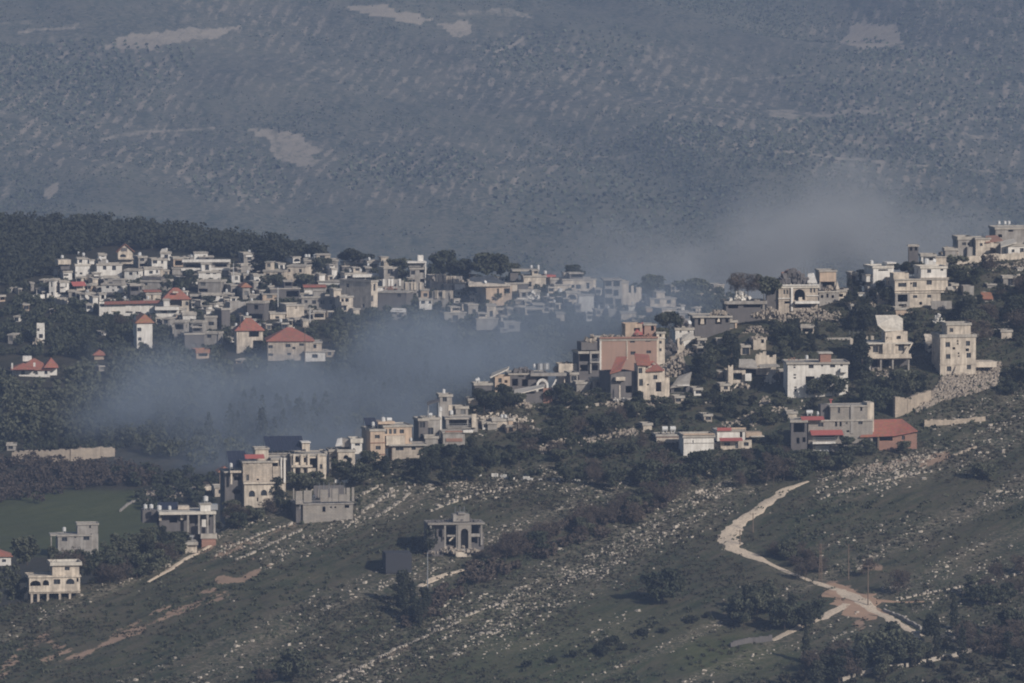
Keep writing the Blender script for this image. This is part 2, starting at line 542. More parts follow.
zone = np.clip(1.7 - np.hypot((PX - 60) / 90, (PY - 90) / 60), 0, 1) + np.clip(1.6 - np.hypot((PX - 430) / 110, (PY - 170) / 30), 0, 1) \
     + np.clip(1.7 - np.hypot((PX - 900) / 150, (PY - 110) / 70), 0, 1) + np.clip(1.5 - np.hypot((PX - 600) / 150, (PY - 70) / 40), 0, 1) + np.clip(1.5 - np.hypot((PX - 250) / 70, (PY - 180) / 30), 0, 1) + np.clip(1.3 - np.hypot((PX - 700) / 80, (PY - 130) / 30), 0, 1) * .8
zone = np.clip(zone, 0, 1)
pale = np.maximum(pale, np.where(is_hill, np.clip((pn_ - 0.60 + 0.07 * zone) * 5, 0, 1) * (0.15 + 0.40 * zone) * np.clip((fbm(XX / 26, YY / 60, 191, 4, .65) - .40) * 6, 0, 1), 0))

nu, ny = len(us), len(ys)
idx = np.arange(nu * ny).reshape(ny, nu)
faces = np.stack([idx[:-1, :-1], idx[:-1, 1:], idx[1:, 1:], idx[1:, :-1]], -1).reshape(-1, 4)
mi = np.where(is_hill[:-1, :-1], 2, np.where(is_near[:-1, :-1], 0, 1)).ravel()

def ground_mat(name, greens, scale, layer):
    m, nt, b = new_mat(name)
    pos = N(nt, 'ShaderNodeNewGeometry').outputs['Position']
    g1 = noise(nt, pos, 0.035 * scale, 5, 0.6)
    g2 = noise(nt, pos, 0.30 * scale, 5, 0.65)
    g3 = noise(nt, pos, 1.6 * scale, 3, 0.6)
    rot = N(nt, 'ShaderNodeMapping'); rot.inputs['Rotation'].default_value = (0, 0, R(0 if layer == 'hill' else -56)); nt.links.new(pos, rot.inputs['Vector'])
    st_ = N(nt, 'ShaderNodeMapping'); st_.inputs['Scale'].default_value = (.16, 1.0, .4) if layer != 'hill' else (1.0, .2, .4); nt.links.new(rot.outputs[0], st_.inputs['Vector'])
    g4 = noise(nt, st_.outputs[0], 0.45 * scale, 5, 0.65)
    col = mix(nt, ramp(nt, g1, [(0.38, (0, 0, 0)), (0.62, (1, 1, 1))]), greens[0], greens[1])
    col = mix(nt, ramp(nt, g2, [(0.45, (0, 0, 0)), (0.68, (1, 1, 1))]), col, greens[2])
    col = mix(nt, ramp(nt, g3, [(0.42, (0, 0, 0)), (0.66, (0.7, 0.7, 0.7))] if layer != 'hill' else [(0.44, (0, 0, 0)), (0.60, (1, 1, 1))]), col, greens[3])
    col = mix(nt, ramp(nt, g4, [(0.46, (0, 0, 0)), (0.66, (0.85, 0.85, 0.85))]), col, greens[4])
    col = mix(nt, ramp(nt, g4, [(0.30, (0.8, 0.8, 0.8)), (0.46, (0, 0, 0))]), col, greens[5])
    if layer != 'hill':
        col = mix(nt, math_n(nt, 'MULTIPLY', attr(nt, 'field'), 0.8), col, mix(nt, g4, (0.050, 0.066, 0.028), (0.105, 0.118, 0.050)))
        st = math_n(nt, 'MULTIPLY', attr(nt, 'stony'), ramp(nt, noise(nt, pos, 1.1, 4, 0.7), [(0.47, (0, 0, 0)), (0.60, (1, 1, 1))]))
        col = mix(nt, math_n(nt, 'MULTIPLY', st, 0.75), col, (0.25, 0.215, 0.17))
        e = attr(nt, 'earth')
        en = ramp(nt, math_n(nt, 'ADD', e, math_n(nt, 'MULTIPLY', math_n(nt, 'SUBTRACT', g3, 0.5), 1.1)), [(0.40, (0, 0, 0)), (0.62, (1, 1, 1))])
        ec = mix(nt, g2, (0.36, 0.255, 0.19), (0.20, 0.145, 0.11))
        col = mix(nt, en, col, ec)
    else:
        p = attr(nt, 'pale')
        sp = N(nt, 'ShaderNodeMapping'); sp.inputs['Scale'].default_value = (1.0, .19, .6); sp.inputs['Rotation'].default_value = (0, 0, .5); nt.links.new(pos, sp.inputs['Vector'])
        fine = ramp(nt, noise(nt, sp.outputs[0], 0.15, 3, 0.7), [(0.48, (0, 0, 0)), (0.60, (1, 1, 1))])
        terr = N(nt, 'ShaderNodeTexWave', wave_type='BANDS', bands_direction='X'); terr.inputs['Scale'].default_value = 0.036; terr.inputs['Distortion'].default_value = 3; terr.inputs['Detail'].default_value = 3; terr.inputs['Detail Scale'].default_value = .6; nt.links.new(sp.outputs[0], terr.inputs['Vector'])
        rows = ramp(nt, terr.outputs['Fac'], [(0.30, (0.10, 0.10, 0.10)), (0.70, (1, 1, 1))])
        g = math_n(nt, 'MULTIPLY', math_n(nt, 'MULTIPLY', fine, rows), math_n(nt, 'ADD', 0.05, math_n(nt, 'MULTIPLY', attr(nt, 'grove'), 0.75)))
        col = mix(nt, g, col, (0.35, 0.295, 0.235))
        pn = ramp(nt, math_n(nt, 'ADD', p, math_n(nt, 'MULTIPLY', math_n(nt, 'SUBTRACT', noise(nt, st_.outputs[0], 0.16, 5, .7), 0.5), 1.7)), [(0.32, (0, 0, 0)), (0.72, (1, 1, 1))])
        col = mix(nt, pn, col, mix(nt, g2, (0.42, 0.36, 0.285), (0.27, 0.24, 0.19)))
    nt.links.new(col, b.inputs['Base Color'])
    b.inputs['Roughness'].default_value = 0.95
    b.inputs['Specular IOR Level'].default_value = 0.1
    bump(nt, b, math_n(nt, 'ADD', g2, math_n(nt, 'MULTIPLY', g3, 0.4)), 0.55, 0.7 / scale)
    return m
mats = [ground_mat('hillside_turf', [(0.034, 0.052, 0.027), (0.066, 0.069, 0.042), (0.044, 0.046, 0.033), (0.096, 0.088, 0.066), (0.100, 0.086, 0.064), (0.022, 0.027, 0.021)], 1.0, 'near'),
        ground_mat('valley_turf', [(0.032, 0.036, 0.024), (0.048, 0.045, 0.034), (0.032, 0.033, 0.025), (0.070, 0.062, 0.048), (0.060, 0.053, 0.042), (0.024, 0.026, 0.020)], 0.8, 'near'),
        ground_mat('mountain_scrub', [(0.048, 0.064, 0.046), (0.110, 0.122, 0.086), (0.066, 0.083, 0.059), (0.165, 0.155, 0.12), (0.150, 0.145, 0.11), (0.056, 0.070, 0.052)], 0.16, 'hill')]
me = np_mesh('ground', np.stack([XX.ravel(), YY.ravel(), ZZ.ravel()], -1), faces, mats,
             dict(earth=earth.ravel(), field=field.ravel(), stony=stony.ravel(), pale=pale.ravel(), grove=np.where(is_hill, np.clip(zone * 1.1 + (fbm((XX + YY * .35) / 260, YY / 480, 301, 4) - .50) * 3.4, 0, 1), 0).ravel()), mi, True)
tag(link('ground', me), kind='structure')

# ------------------------------------------------------------------ dirt roads
def road_mat():
    m, nt, b = new_mat('packed_pale_dirt')
    pos = N(nt, 'ShaderNodeNewGeometry').outputs['Position']
    n1 = noise(nt, pos, 0.35, 5, .65); n2 = noise(nt, pos, 1.8, 3)
    c = mix(nt, n1, (0.68, 0.565, 0.44), (0.56, 0.46, 0.355))
    c = mix(nt, ramp(nt, n2, [(0.45, (0, 0, 0)), (0.75, (0.8, 0.8, 0.8))]), c, (0.30, 0.245, 0.19))
    nt.links.new(c, b.inputs['Base Color']); b.inputs['Roughness'].default_value = .95
    bump(nt, b, n2, .4, .15)
    return m
ROADM = road_mat()

def resample(pts, step):
    out = [Vector(pts[0])]
    for a, b in zip(pts[:-1], pts[1:]):
        a = Vector(a); b = Vector(b); n = max(1, int((b - a).length / step))
        out += [a.lerp(b, (k + 1) / n) for k in range(n)]
    return out

def ribbon(name, px_pts, widths, mat, layer='N', lift=0.10, kind='structure', rag=.8):
    """a strip that follows the ground along points read off the hillside"""
    w = [hit(p[0], p[1], layer) for p in px_pts]
    pts = []; wd = []
    for i in range(len(w) - 1):
        n = max(2, int((w[i + 1] - w[i]).length / 1.0))
        for k in range(n + (i == len(w) - 2)):
            t = k / n; pts.append(w[i].lerp(w[i + 1], t)); wd.append(widths[i] + (widths[i + 1] - widths[i]) * t)
    # soften the corners
    for _ in range(6):
        pts = [pts[0]] + [(pts[i - 1] + pts[i] * 2 + pts[i + 1]) / 4 for i in range(1, len(pts) - 1)] + [pts[-1]]
    mb = MB(); rows = []; M_ = 7
    for i, p in enumerate(pts):
        d = (pts[min(i + 1, len(pts) - 1)] - pts[max(i - 1, 0)]); d.z = 0; d.normalize(); s = Vector((d.y, -d.x, 0))
        wl_ = wd[i] * (0.5 + rag * (fbm(i / 3.0, 1.5, 5, 3) - .5)); wr_ = wd[i] * (0.5 + rag * (fbm(i / 3.0, 9.5, 6, 3) - .5)); r_ = []
        for k in range(M_):
            q = p + s * (-wl_ + (wl_ + wr_) * k / (M_ - 1))
            q.z = ground(q.x, q.y) + (lift if 0 < k < M_ - 1 else -0.05)
            r_.append(len(mb.v)); mb.v.append(tuple(q))
        rows.append(r_)
    for a, b in zip(rows[:-1], rows[1:]):
        for k in range(M_ - 1):
            mb.f.append((a[k], a[k + 1], b[k + 1], b[k])); mb.mi.append(0)
    o = mb.build(name, mat)
    for p in o.data.polygons: p.use_smooth = True
    return tag(o, kind=kind)
ribbon('dirt_road', [(808, 482), (795, 486), (775, 498), (755, 512), (737, 526), (728, 537), (734, 548), (752, 557), (770, 564), (790, 573), (815, 582), (838, 590), (852, 598), (870, 608), (895, 622), (921, 637)],
       [1.0, 2.0, 3.0, 3.8, 4.6, 5.0, 4.4, 3.8, 2.0, 1.5, 1.8, 3.2, 4.4, 3.2, 2.6, 2.2], ROADM)
EARTHM, nt_, b_ = new_mat('trodden_orange_earth'); pz = N(nt_, 'ShaderNodeNewGeometry').outputs['Position']; nt_.links.new(mix(nt_, noise(nt_, pz, .5, 5, .7), (0.44, 0.285, 0.19), (0.28, 0.19, 0.135)), b_.inputs['Base Color']); b_.inputs['Roughness'].default_value = .95
ribbon('bare_earth', [(830, 584), (842, 592), (853, 600), (868, 609), (884, 616)], [3, 7, 11, 8, 3], EARTHM, lift=0.05, rag=1.1)
ribbon('bare_earth', [(856, 598), (880, 601), (905, 603), (925, 602)], [4, 2, 1.2, .8], EARTHM, lift=0.04, rag=.8)
ribbon('bare_earth', [(846, 603), (858, 614), (872, 620)], [5, 6, 3], EARTHM, lift=0.03, rag=1.0)
ribbon('side_track', [(846, 604), (825, 617), (800, 628), (772, 641)], [3.2, 2.4, 2.4, 2.6], ROADM, lift=0.06)
ribbon('garden_path', [(148, 583), (170, 570), (190, 557), (214, 543)], [.9, 1.2, 1.2, 1.0], ROADM)
ribbon('ruin_path', [(420, 588), (432, 579), (450, 574), (470, 568), (500, 556), (530, 548)], [2.2, 2.0, 1.3, 1.0, 1.0, .8], ROADM)
ribbon('village_lane', [(112, 312), (120, 303), (130, 294), (138, 284)], [3.4, 3.2, 3, 3], ROADM, 'F')

# ------------------------------------------------------------------ houses
BUILT = []      # (x0, x1, ytop, ybase, distance) of every building, so that trees keep clear of the fronts

def facade(mb, o, d, L, z0, z1, ops, deep=0.28, mi=0):
    """one wall from point o along unit vector d, with rectangular or arched openings cut right through its skin"""
    o = Vector(o); d = Vector(d); inn = Vector((-d.y, d.x, 0))   # inward
    P = lambda t, z, k=0.0: tuple(o + d * t + inn * k + Vector((0, 0, z)))
    ops = [(max(.08, a), min(L - .08, b), max(z0 + .02, c), min(z1 - .08, e), ar) for a, b, c, e, ar in ops]
    ops = [q for q in ops if q[1] - q[0] > .15 and q[3] - q[2] > .15]
    keep = []
    for q in ops:
        if all(q[1] < k[0] - .04 or q[0] > k[1] + .04 or q[3] < k[2] - .04 or q[2] > k[3] + .04 for k in keep):
            keep.append(q)
    ops = keep
    ts = sorted({0.0, L} | {q[0] for q in ops} | {q[1] for q in ops}); zs = sorted({z0, z1} | {q[2] for q in ops} | {q[3] for q in ops})
    for a, b in zip(ts[:-1], ts[1:]):
        for c, e in zip(zs[:-1], zs[1:]):
            tm, zm = (a + b) / 2, (c + e) / 2
            if any(q[0] < tm < q[1] and q[2] < zm < q[3] for q in ops): continue
            mb.poly([P(a, c), P(b, c), P(b, e), P(a, e)], mi)
    for a, b, c, e, ar in ops:
        if not ar:
            for p, q in (((a, c), (a, e)), ((a, e), (b, e)), ((b, e), (b, c)), ((b, c), (a, c))):
                mb.poly([P(*p), P(*p, deep), P(*q, deep), P(*q)], mi)
        else:
            h = min((b - a) / 2, (e - c) * .65); zc_ = e - h; mid = (a + b) / 2; n = 8
            arc = [(mid - (b - a) / 2 * math.cos(math.pi * k / n), zc_ + h * math.sin(math.pi * k / n)) for k in range(n + 1)]
            for k in range(n):
                (t1, y1), (t2, y2) = arc[k], arc[k + 1]
                mb.poly([P(t1, y1), P(t2, y2), P(t2, e), P(t1, e)], mi)
                mb.poly([P(t1, y1), P(t1, y1, deep), P(t2, y2, deep), P(t2, y2)], mi)
            for p, q in (((a, c), (a, zc_)), ((b, zc_), (b, c)), ((b, c), (a, c))):
                mb.poly([P(*p), P(*p, deep), P(*q, deep), P(*q)], mi)
    return ops

def window(parent, o, d, q, kind):
    """the glazing of one opening, set back in its reveal"""
    o = Vector(o); d = Vector(d); inn = Vector((-d.y, d.x, 0)); a, b, c, e, ar = q
    if kind == 'hole': return
    mb = MB()
    P = lambda t, z, k: tuple(o + d * t + inn * k + Vector((0, 0, z)))
    k = 0.24
    mb.poly([P(a - .02, c - .02, k), P(b + .02, c - .02, k), P(b + .02, e + .02, k), P(a - .02, e + .02, k)], 0)
    if kind == 'window' and not ar:
        m = (a + b) / 2
        for t0, t1, z0, z1 in ((a, a + .06, c, e), (b - .06, b, c, e), (m - .04, m + .04, c, e), (a + .06, m - .04, c, c + .06), (m + .04, b - .06, c, c + .06), (a + .06, m - .04, e - .06, e), (m + .04, b - .06, e - .06, e)):
            mb.poly([P(t0, z0, k - .04), P(t1, z0, k - .04), P(t1, z1, k - .04), P(t0, z1, k - .04)], 1)
    w = mb.build('garage_door' if kind == 'garage' else kind, {'window': [M['glass'], M['shutter']], 'door': [M['door']], 'garage': [M['tank']], 'shutter': [M['shutter']]}[kind], parent)
    return w

def hip(mb, x0, x1, y0, y1, z, h, over=.5, mi=0, gable=False):
    x0 -= over; x1 += over; y0 -= over; y1 += over
    t = .18
    W, D = x1 - x0, y1 - y0
    if gable == 'front':
        m = (x0 + x1) / 2
        A = [(x0, y0, z), (m, y0, z + h), (x1, y0, z)]; B = [(x0, y1, z), (m, y1, z + h), (x1, y1, z)]
        up = lambda p: (p[0], p[1], p[2] + t)
        mb.poly([up(A[0]), up(A[1]), up(B[1]), up(B[0])][::-1], mi); mb.poly([up(A[1]), up(A[2]), up(B[2]), up(B[1])][::-1], mi)
        mb.poly([A[0], A[1], B[1], B[0]], mi); mb.poly([A[1], A[2], B[2], B[1]], mi)
        for p, q in ((A[0], A[1]), (A[1], A[2])): mb.poly([p, q, up(q), up(p)], mi)
        for p, q in ((B[1], B[0]), (B[2], B[1])): mb.poly([p, q, up(q), up(p)], mi)
        mb.poly([B[0], A[0], up(A[0]), up(B[0])], mi); mb.poly([A[2], B[2], up(B[2]), up(A[2])], mi)
        return
    i = min(W, D) / 2 * (0.98 if not gable else 0.0)
    if W >= D: r0, r1 = (x0 + i, (y0 + y1) / 2, z + h), (x1 - i, (y0 + y1) / 2, z + h)
    else: r0, r1 = ((x0 + x1) / 2, y0 + i, z + h), ((x0 + x1) / 2, y1 - i, z + h)
    c = [(x0, y0, z), (x1, y0, z), (x1, y1, z), (x0, y1, z)]
    cu = [(p[0], p[1], p[2] + t) for p in c]; r0 = (r0[0], r0[1], r0[2] + t); r1 = (r1[0], r1[1], r1[2] + t)
    if W >= D:
        mb.poly([cu[0], cu[1], r1, r0], mi); mb.poly([cu[1], cu[2], r1], mi); mb.poly([cu[2], cu[3], r0, r1], mi); mb.poly([cu[3], cu[0], r0], mi)
    else:
        mb.poly([cu[0], cu[1], r0], mi); mb.poly([cu[1], cu[2], r1, r0], mi); mb.poly([cu[2], cu[3], r1], mi); mb.poly([cu[3], cu[0], r0, r1], mi)
    for k in range(4): mb.poly([c[k], c[(k + 1) % 4], cu[(k + 1) % 4], cu[k]], mi)
    mb.poly(c[::-1], mi)

class House:
    """a building whose outlines are given in pixels of the photo and built at real size where it stands"""
    def __init__(s, name, cat, label, cx, yb, layer='N', yaw=10, group=None, push=0.0):
        s.p = hit(cx, yb, layer); s.cx, s.yb = cx, yb
        s.p.y += push; s.p.x *= s.p.y / (s.p.y - push)
        s.k = F / s.p.y; s.layer = layer
        s.root = empty(name, s.p, R(yaw)); tag(s.root, label, cat, group); s.yaw = yaw
        s.c = math.cos(R(yaw)); s.walls = {}; s.first = None
    def X(s, px): return (px - s.cx) / s.k / s.c
    def Z(s, py): return (s.yb - py) / s.k
    def block(s, x0, x1, yt, yb, depth=None, y=0.0, mat='beige', wins=(), auto=None, roof='flat', rmat='roof', found=True, over=.25, par=.35, part='wall', side=True, rh=None, openback=False, ptmat=None):
        """one walled volume. wins: (cx, cy, w, h, kind) in pixels; auto: storeys to fill with windows. roof: flat, hip, gable, front, none, parapet"""
        X0, X1, Z1, Z0 = s.X(x0), s.X(x1), s.Z(yt), s.Z(yb)
        W = X1 - X0; D = depth if depth else min(13, max(5, W * .8))
        if roof in ('flat', 'parapet'): Z1 -= min((.30 + (.9 if roof == 'parapet' else par)), (Z1 - Z0) * .3)
        if roof == 'hip': Z1 -= .25
        zb = Z0 - (4.0 if found else .7)
        BUILT.append((x0, x1, yt, yb, s.p.y))
        ops = []
        for w in wins:
            c, cy, ww, hh = w[:4]; kind = w[4] if len(w) > 4 else 'window'
            ar = kind.startswith('arch'); kind = kind[4:] or 'window' if ar else kind
            ops.append((s.X(c - ww / 2) - X0, s.X(c + ww / 2) - X0, s.Z(cy + hh / 2), s.Z(cy - hh / 2), ar, kind))
        st = auto or max(1, round((Z1 - Z0) / 3.1))
        if auto:
            n = max(1, int(W / 3.4)); sh = (Z1 - Z0) / st
            for r in range(st):
                for q in range(n):
                    if random.random() < .2: continue
                    ww = random.choice((1.0, 1.2, 1.3, 1.7)); hh = random.choice((1.1, 1.2, 1.3, 1.9 if r == 0 else 1.4)); t = W * (q + .5) / n + random.uniform(-.3, .3)
                    z = Z0 + sh * r + sh * .34 if hh < 1.8 else Z0 + sh * r + .1
                    if random.random() < .34 and W / n > 2.4:      # a loggia: one deep dark bay
                        ops.append((t - W / n * .42, t + W / n * .42, Z0 + sh * r + sh * .28, Z0 + sh * (r + .86), random.random() < .12, 'hole')); continue
                    ops.append((t - ww / 2, t + ww / 2, z, z + hh, False, random.choice(('window', 'window', 'window', 'door' if hh > 1.8 else 'window', 'shutter', 'hole'))))
        mb = MB()
        kinds = {tuple(round(v, 3) for v in (max(.08, q[0]), min(W - .08, q[1]))): q[5] for q in ops}
        def run(o, d, L, ol):
            done = facade(mb, o, d, L, zb, Z1, [q[:5] for q in ol])
            for q in done:
                kd = kinds.get((round(q[0], 3), round(q[1], 3)), 'window')
                s.pending.append((o, d, q, kd))
        s.pending = []
        run((X0, y, 0), (1, 0, 0), W, ops)
        if side and D > 4:
            for o, d in (((X0, y + D, 0), (0, -1, 0)), ((X1, y, 0), (0, 1, 0))):
                so = []
                n = max(1, int(D / 4.5)); sh = (Z1 - Z0) / st
                for r in range(st):
                    for q in range(n):
                        if random.random() < .45: continue
                        t = D * (q + .5) / n
                        so.append((t - .55, t + .55, Z0 + sh * r + sh * .36, Z0 + sh * r + sh * .36 + 1.15, False, 'window'))
                run(o, d, D, so)
        else:
            run((X0, y + D, 0), (0, -1, 0), D, []); run((X1, y, 0), (0, 1, 0), D, [])
        run((X1, y + D, 0), (-1, 0, 0), W, [])
        if roof == 'front':
            hgt = rh or W * .3
            mb.poly([(X0, y, Z1), (X1, y, Z1), ((X0 + X1) / 2, y, Z1 + hgt - .02)])
            mb.poly([(X1, y + D, Z1), (X0, y + D, Z1), ((X0 + X1) / 2, y + D, Z1 + hgt - .02)])
        if roof == 'gable':
            hgt = rh or D * .25
            for xx, fl in ((X0, 0), (X1, 1)):
                t = [(xx, y + D, Z1), (xx, y, Z1), (xx, y + D / 2, Z1 + hgt - .02)]
                mb.poly(t if not fl else t[::-1])
        w = mb.build(part, M[mat], s.root)
        for o, d, q, kd in s.pending: window(s.root, o, d, q, kd)
        rb = MB()
        if roof in ('flat', 'parapet'):
            rb.box(X0 - over, X1 + over, y - over, y + D + over, Z1 + .002, Z1 + .24)
            if roof == 'parapet' or par:
                h = par if roof != 'parapet' else .9; t = .2; a, b, c, e, z = X0 - over + .03, X1 + over - .03, y - over + .03, y + D + over - .03, Z1 + .24
                rb.box(a, b, c, c + t, z, z + h); rb.box(a, b, e - t, e, z, z + h)
                rb.box(a, a + t, c + t, e - t, z, z + h); rb.box(b - t, b, c + t, e - t, z, z + h)
        elif roof in ('hip', 'gable', 'front'):
            hip(rb, X0, X1, y, y + D, Z1 + .002, rh or (D * .25 if roof != 'front' else W * .3), .55, 0, {'hip': False, 'gable': True, 'front': 'front'}[roof])
        if rb.v:
            r = rb.build('roof', M[rmat], s.root)
        s.last = (X0, X1, y, y + D, Z1 + .24)
        return s
    def slab(s, x0, x1, y0, y1, d0, d1, mat='grey', part='slab', shear=0):
        mb = MB(); mb.box(s.X(x0), s.X(x1), d0, d1, s.Z(y1), s.Z(y0), 0, shear); mb.build(part, M[mat], s.root); return s
    def box(s, x0, x1, yt, yb, d0, d1, mat='grey', part='annexe'):
        BUILT.append((x0, x1, yt, yb, s.p.y)); return s.slab(x0, x1, yt, yb, d0, d1, mat, part)
    def balcony(s, x0, x1, yt, yb, out=1.4, mat='cream', y=0.0):
        """floor slab and solid parapet: yt..yb is the parapet in pixels"""
        X0, X1, z1, z0 = s.X(x0), s.X(x1), s.Z(yt), s.Z(yb); mb = MB()
        mb.box(X0, X1, y - out, y - .002, z0 - .18, z0); mb.box(X0, X1, y - out, y - out + .15, z0, z1)
        mb.box(X0, X0 + .15, y - out + .15, y - .002, z0, z1); mb.box(X1 - .15, X1, y - out + .15, y - .002, z0, z1)
        mb.build('balcony', M[mat], s.root); return s
    def column(s, px, yt, yb, w=.35, y=0.0, mat='grey'):
        x = s.X(px); mb = MB(); mb.box(x - w / 2, x + w / 2, y, y + w, s.Z(yb), s.Z(yt)); mb.build('column', M[mat], s.root); return s
    def canopy(s, x0, x1, yt, yb, out=2.0, mat='redmetal', y=0.0):
        X0, X1, z1, z0 = s.X(x0), s.X(x1), s.Z(yt), s.Z(yb); mb = MB(); t = .08
        A = [(X0, y - out, z0), (X1, y - out, z0), (X1, y - .003, z1), (X0, y - .003, z1)]
        B = [(p[0], p[1], p[2] + t) for p in A]
        mb.poly(B); mb.poly(A[::-1])
        for k in range(4): mb.poly([A[k], A[(k + 1) % 4], B[(k + 1) % 4], B[k]])
        mb.build('awning', M[mat], s.root); return s
    def tank(s, px, py, r=.5, h=1.0, y=2.0, mat='tank', flat=False):
        """a roof water tank; py is its foot"""
        x, z = s.X(px), s.Z(py); mb = MB()
        if flat:
            mb.bar((x - h / 2, y, z + r + .25), (x + h / 2, y, z + r + .25), r, 10)
            for q in (-.3, .3): mb.box(x + q * h - .06, x + q * h + .06, y - r * .7, y + r * .7, z - .1, z + .35)
        else:
            mb.bar((x, y, z + .25), (x, y, z + .25 + h), r, 10); mb.bar((x, y, z + .25 + h), (x, y, z + .4 + h), r * .75, 10, 0, r * .25)
            for q in range(3): mb.bar((x + r * .7 * math.cos(q * 2.1), y + r * .7 * math.sin(q * 2.1), z - .2), (x + r * .7 * math.cos(q * 2.1), y + r * .7 * math.sin(q * 2.1), z + .25), .05, 5)
        mb.build('water_tank', M[mat], s.root); return s
    def dish(s, px, py, y=1.0, r=.55):
        x, z = s.X(px), s.Z(py); mb = MB(); c = Vector((x, y, z + 1.0)); ax = Vector((.5, -.75, .45)).normalized(); t = ax.cross(Vector((0, 0, 1))).normalized(); w = ax.cross(t); n = 10
        rings = []
        for rr, dd in ((.02, 0), (r * .55, .06), (r, .2)):
            i = len(mb.v); rings.append(i)
            for k in range(n): an = 2 * math.pi * k / n; mb.v.append(tuple(c + ax * dd + (t * math.cos(an) + w * math.sin(an)) * rr))
        for a, b in zip(rings[:-1], rings[1:]):
            for k in range(n): mb.f.append((a + k, a + (k + 1) % n, b + (k + 1) % n, b + k)); mb.mi.append(0)
        mb.bar((x, y, z - .2), tuple(c), .04, 5)
        mb.build('satellite_dish', M['tank'], s.root); return s
    def rail(s, x0, x1, yt, yb, y=0.0, mat='steel'):
        mb = MB(); X0, X1, z1, z0 = s.X(x0), s.X(x1), s.Z(yt), s.Z(yb); n = max(2, int((X1 - X0) / .5))
        for z in (z1, (z0 + z1) / 2): mb.box(X0, X1, y - .03, y + .03, z - .03, z + .03)
        for k in range(n + 1):
            x = X0 + (X1 - X0) * k / n; mb.box(x - .02, x + .02, y - .02, y + .02, z0, z1 - .03)
        mb.build('railing', M[mat], s.root); return s
    def rods(s, x0, x1, yt, yb, y=0.3, n=6):
        """bare reinforcing bars standing out of the unfinished top"""
        mb = MB()
        for k in range(n):
            x = s.X(x0 + (x1 - x0) * (k + .5) / n) + random.uniform(-.15, .15); z = s.Z(yb)
            for dx, dy in ((-.1, 0), (.1, 0), (0, .2)):
                mb.bar((x + dx, y + dy, z - .2), (x + dx + random.uniform(-.08, .08), y + dy, s.Z(yt) + random.uniform(-.2, .2)), .025, 4)
        mb.build('rebar', M['steel'], s.root); return s
    def panels(s, x0, x1, yt, yb, y0, y1, rows=3, cols=5):
        """a sloping rack of solar panels on a steel frame"""
        X0, X1, z1, z0 = s.X(x0), s.X(x1), s.Z(yt), s.Z(yb); mb = MB()
        for r in range(rows):
            for c in range(cols):
                a, b = X0 + (X1 - X0) * (c + .02) / cols, X0 + (X1 - X0) * (c + .98) / cols; t0, t1 = (r + .02) / rows, (r + .98) / rows
                q = [(a, y0 + (y1 - y0) * t0, z0 + (z1 - z0) * t0), (b, y0 + (y1 - y0) * t0, z0 + (z1 - z0) * t0), (b, y0 + (y1 - y0) * t1, z0 + (z1 - z0) * t1), (a, y0 + (y1 - y0) * t1, z0 + (z1 - z0) * t1)]
                u = [(p[0], p[1], p[2] + .06) for p in q]
                mb.poly(u); mb.poly(q[::-1])
                for k in range(4): mb.poly([q[k], q[(k + 1) % 4], u[(k + 1) % 4], u[k]])
        o = mb.build('solar_panel', M['panel'], s.root); fr = MB()
        for c in range(cols + 1):
            x = X0 + (X1 - X0) * c / cols
            fr.bar((x, y0 + .1, z0 - .05), (x, y1 - .1, z1 - .05), .05, 4)
            fr.bar((x, y1 - .3, z0 - 1.2), (x, y1 - .3, z1 - .15), .05, 4); fr.bar((x, y0 + .3, z0 - 1.2), (x, y0 + .3, z0), .05, 4)
        fr.build('panel_frame', M['steel'], o); return s
    def rubble(s, x0, x1, yt, yb, y=0.5, n=40, mat='rubble', r=.5, part='debris'):
        mb = MB(); BUILT.append((x0, x1, yt, yb, s.p.y))
        for _ in range(n):
            t = random.random(); hh = 1 - abs(2 * t - 1) ** 1.5 * .8
            mb.chunk((s.X(x0 + (x1 - x0) * t), y + random.uniform(-1, 1.5), s.Z(yb) + (s.Z(yt) - s.Z(yb)) * hh * random.random()), r * random.uniform(.4, 1.2))
        mb.build(part, M[mat], s.root); return s
    def tilt(s, pts, t=.3, mat='roofpale', part='fallen_slab'):
        """a tilted broken slab: pts are (px, py, depth) corners"""
        mb = MB(); q = [Vector((s.X(a), d, s.Z(b))) for a, b, d in pts]
        nrm = (q[1] - q[0]).cross(q[2] - q[0]).normalized() * t
        u = [p + nrm for p in q]; mb.poly(u); mb.poly(q[::-1])
        for k in range(len(q)): mb.poly([q[k], q[(k + 1) % len(q)], u[(k + 1) % len(q)], u[k]])
        mb.build(part, M[mat], s.root); return s
    def ragged(s, x0, x1, yt, yb, y=0.0, t=.3, mat='rubble', ops=(), part='broken_wall', amp=.5):
        """a wall stump with a broken top edge; ops are openings in pixels"""
        X0, X1, Z1, Z0 = s.X(x0), s.X(x1), s.Z(yt), s.Z(yb); mb = MB(); n = max(3, int((X1 - X0) / .7)); BUILT.append((x0, x1, yt, yb, s.p.y))
        for k in range(n):
            a, b = X0 + (X1 - X0) * k / n, X0 + (X1 - X0) * (k + 1) / n; h = Z1 - (Z1 - Z0) * amp * random.random() ** 1.5; px = (x0 + (x1 - x0) * (k + .5) / n)
            zs = [(Z0 - 2, h)]
            for ox, oy, ow, oh in ops:
                if abs(px - ox) < ow / 2: zs = [(Z0 - 2, s.Z(oy + oh / 2)), (s.Z(oy - oh / 2), h)]
            for lo, hi in zs:
                if hi > lo + .05: mb.box(a, b, y, y + t, lo, hi, 0, random.uniform(-.25, .25) if hi == h else 0)
        mb.build(part, M[mat], s.root); return s

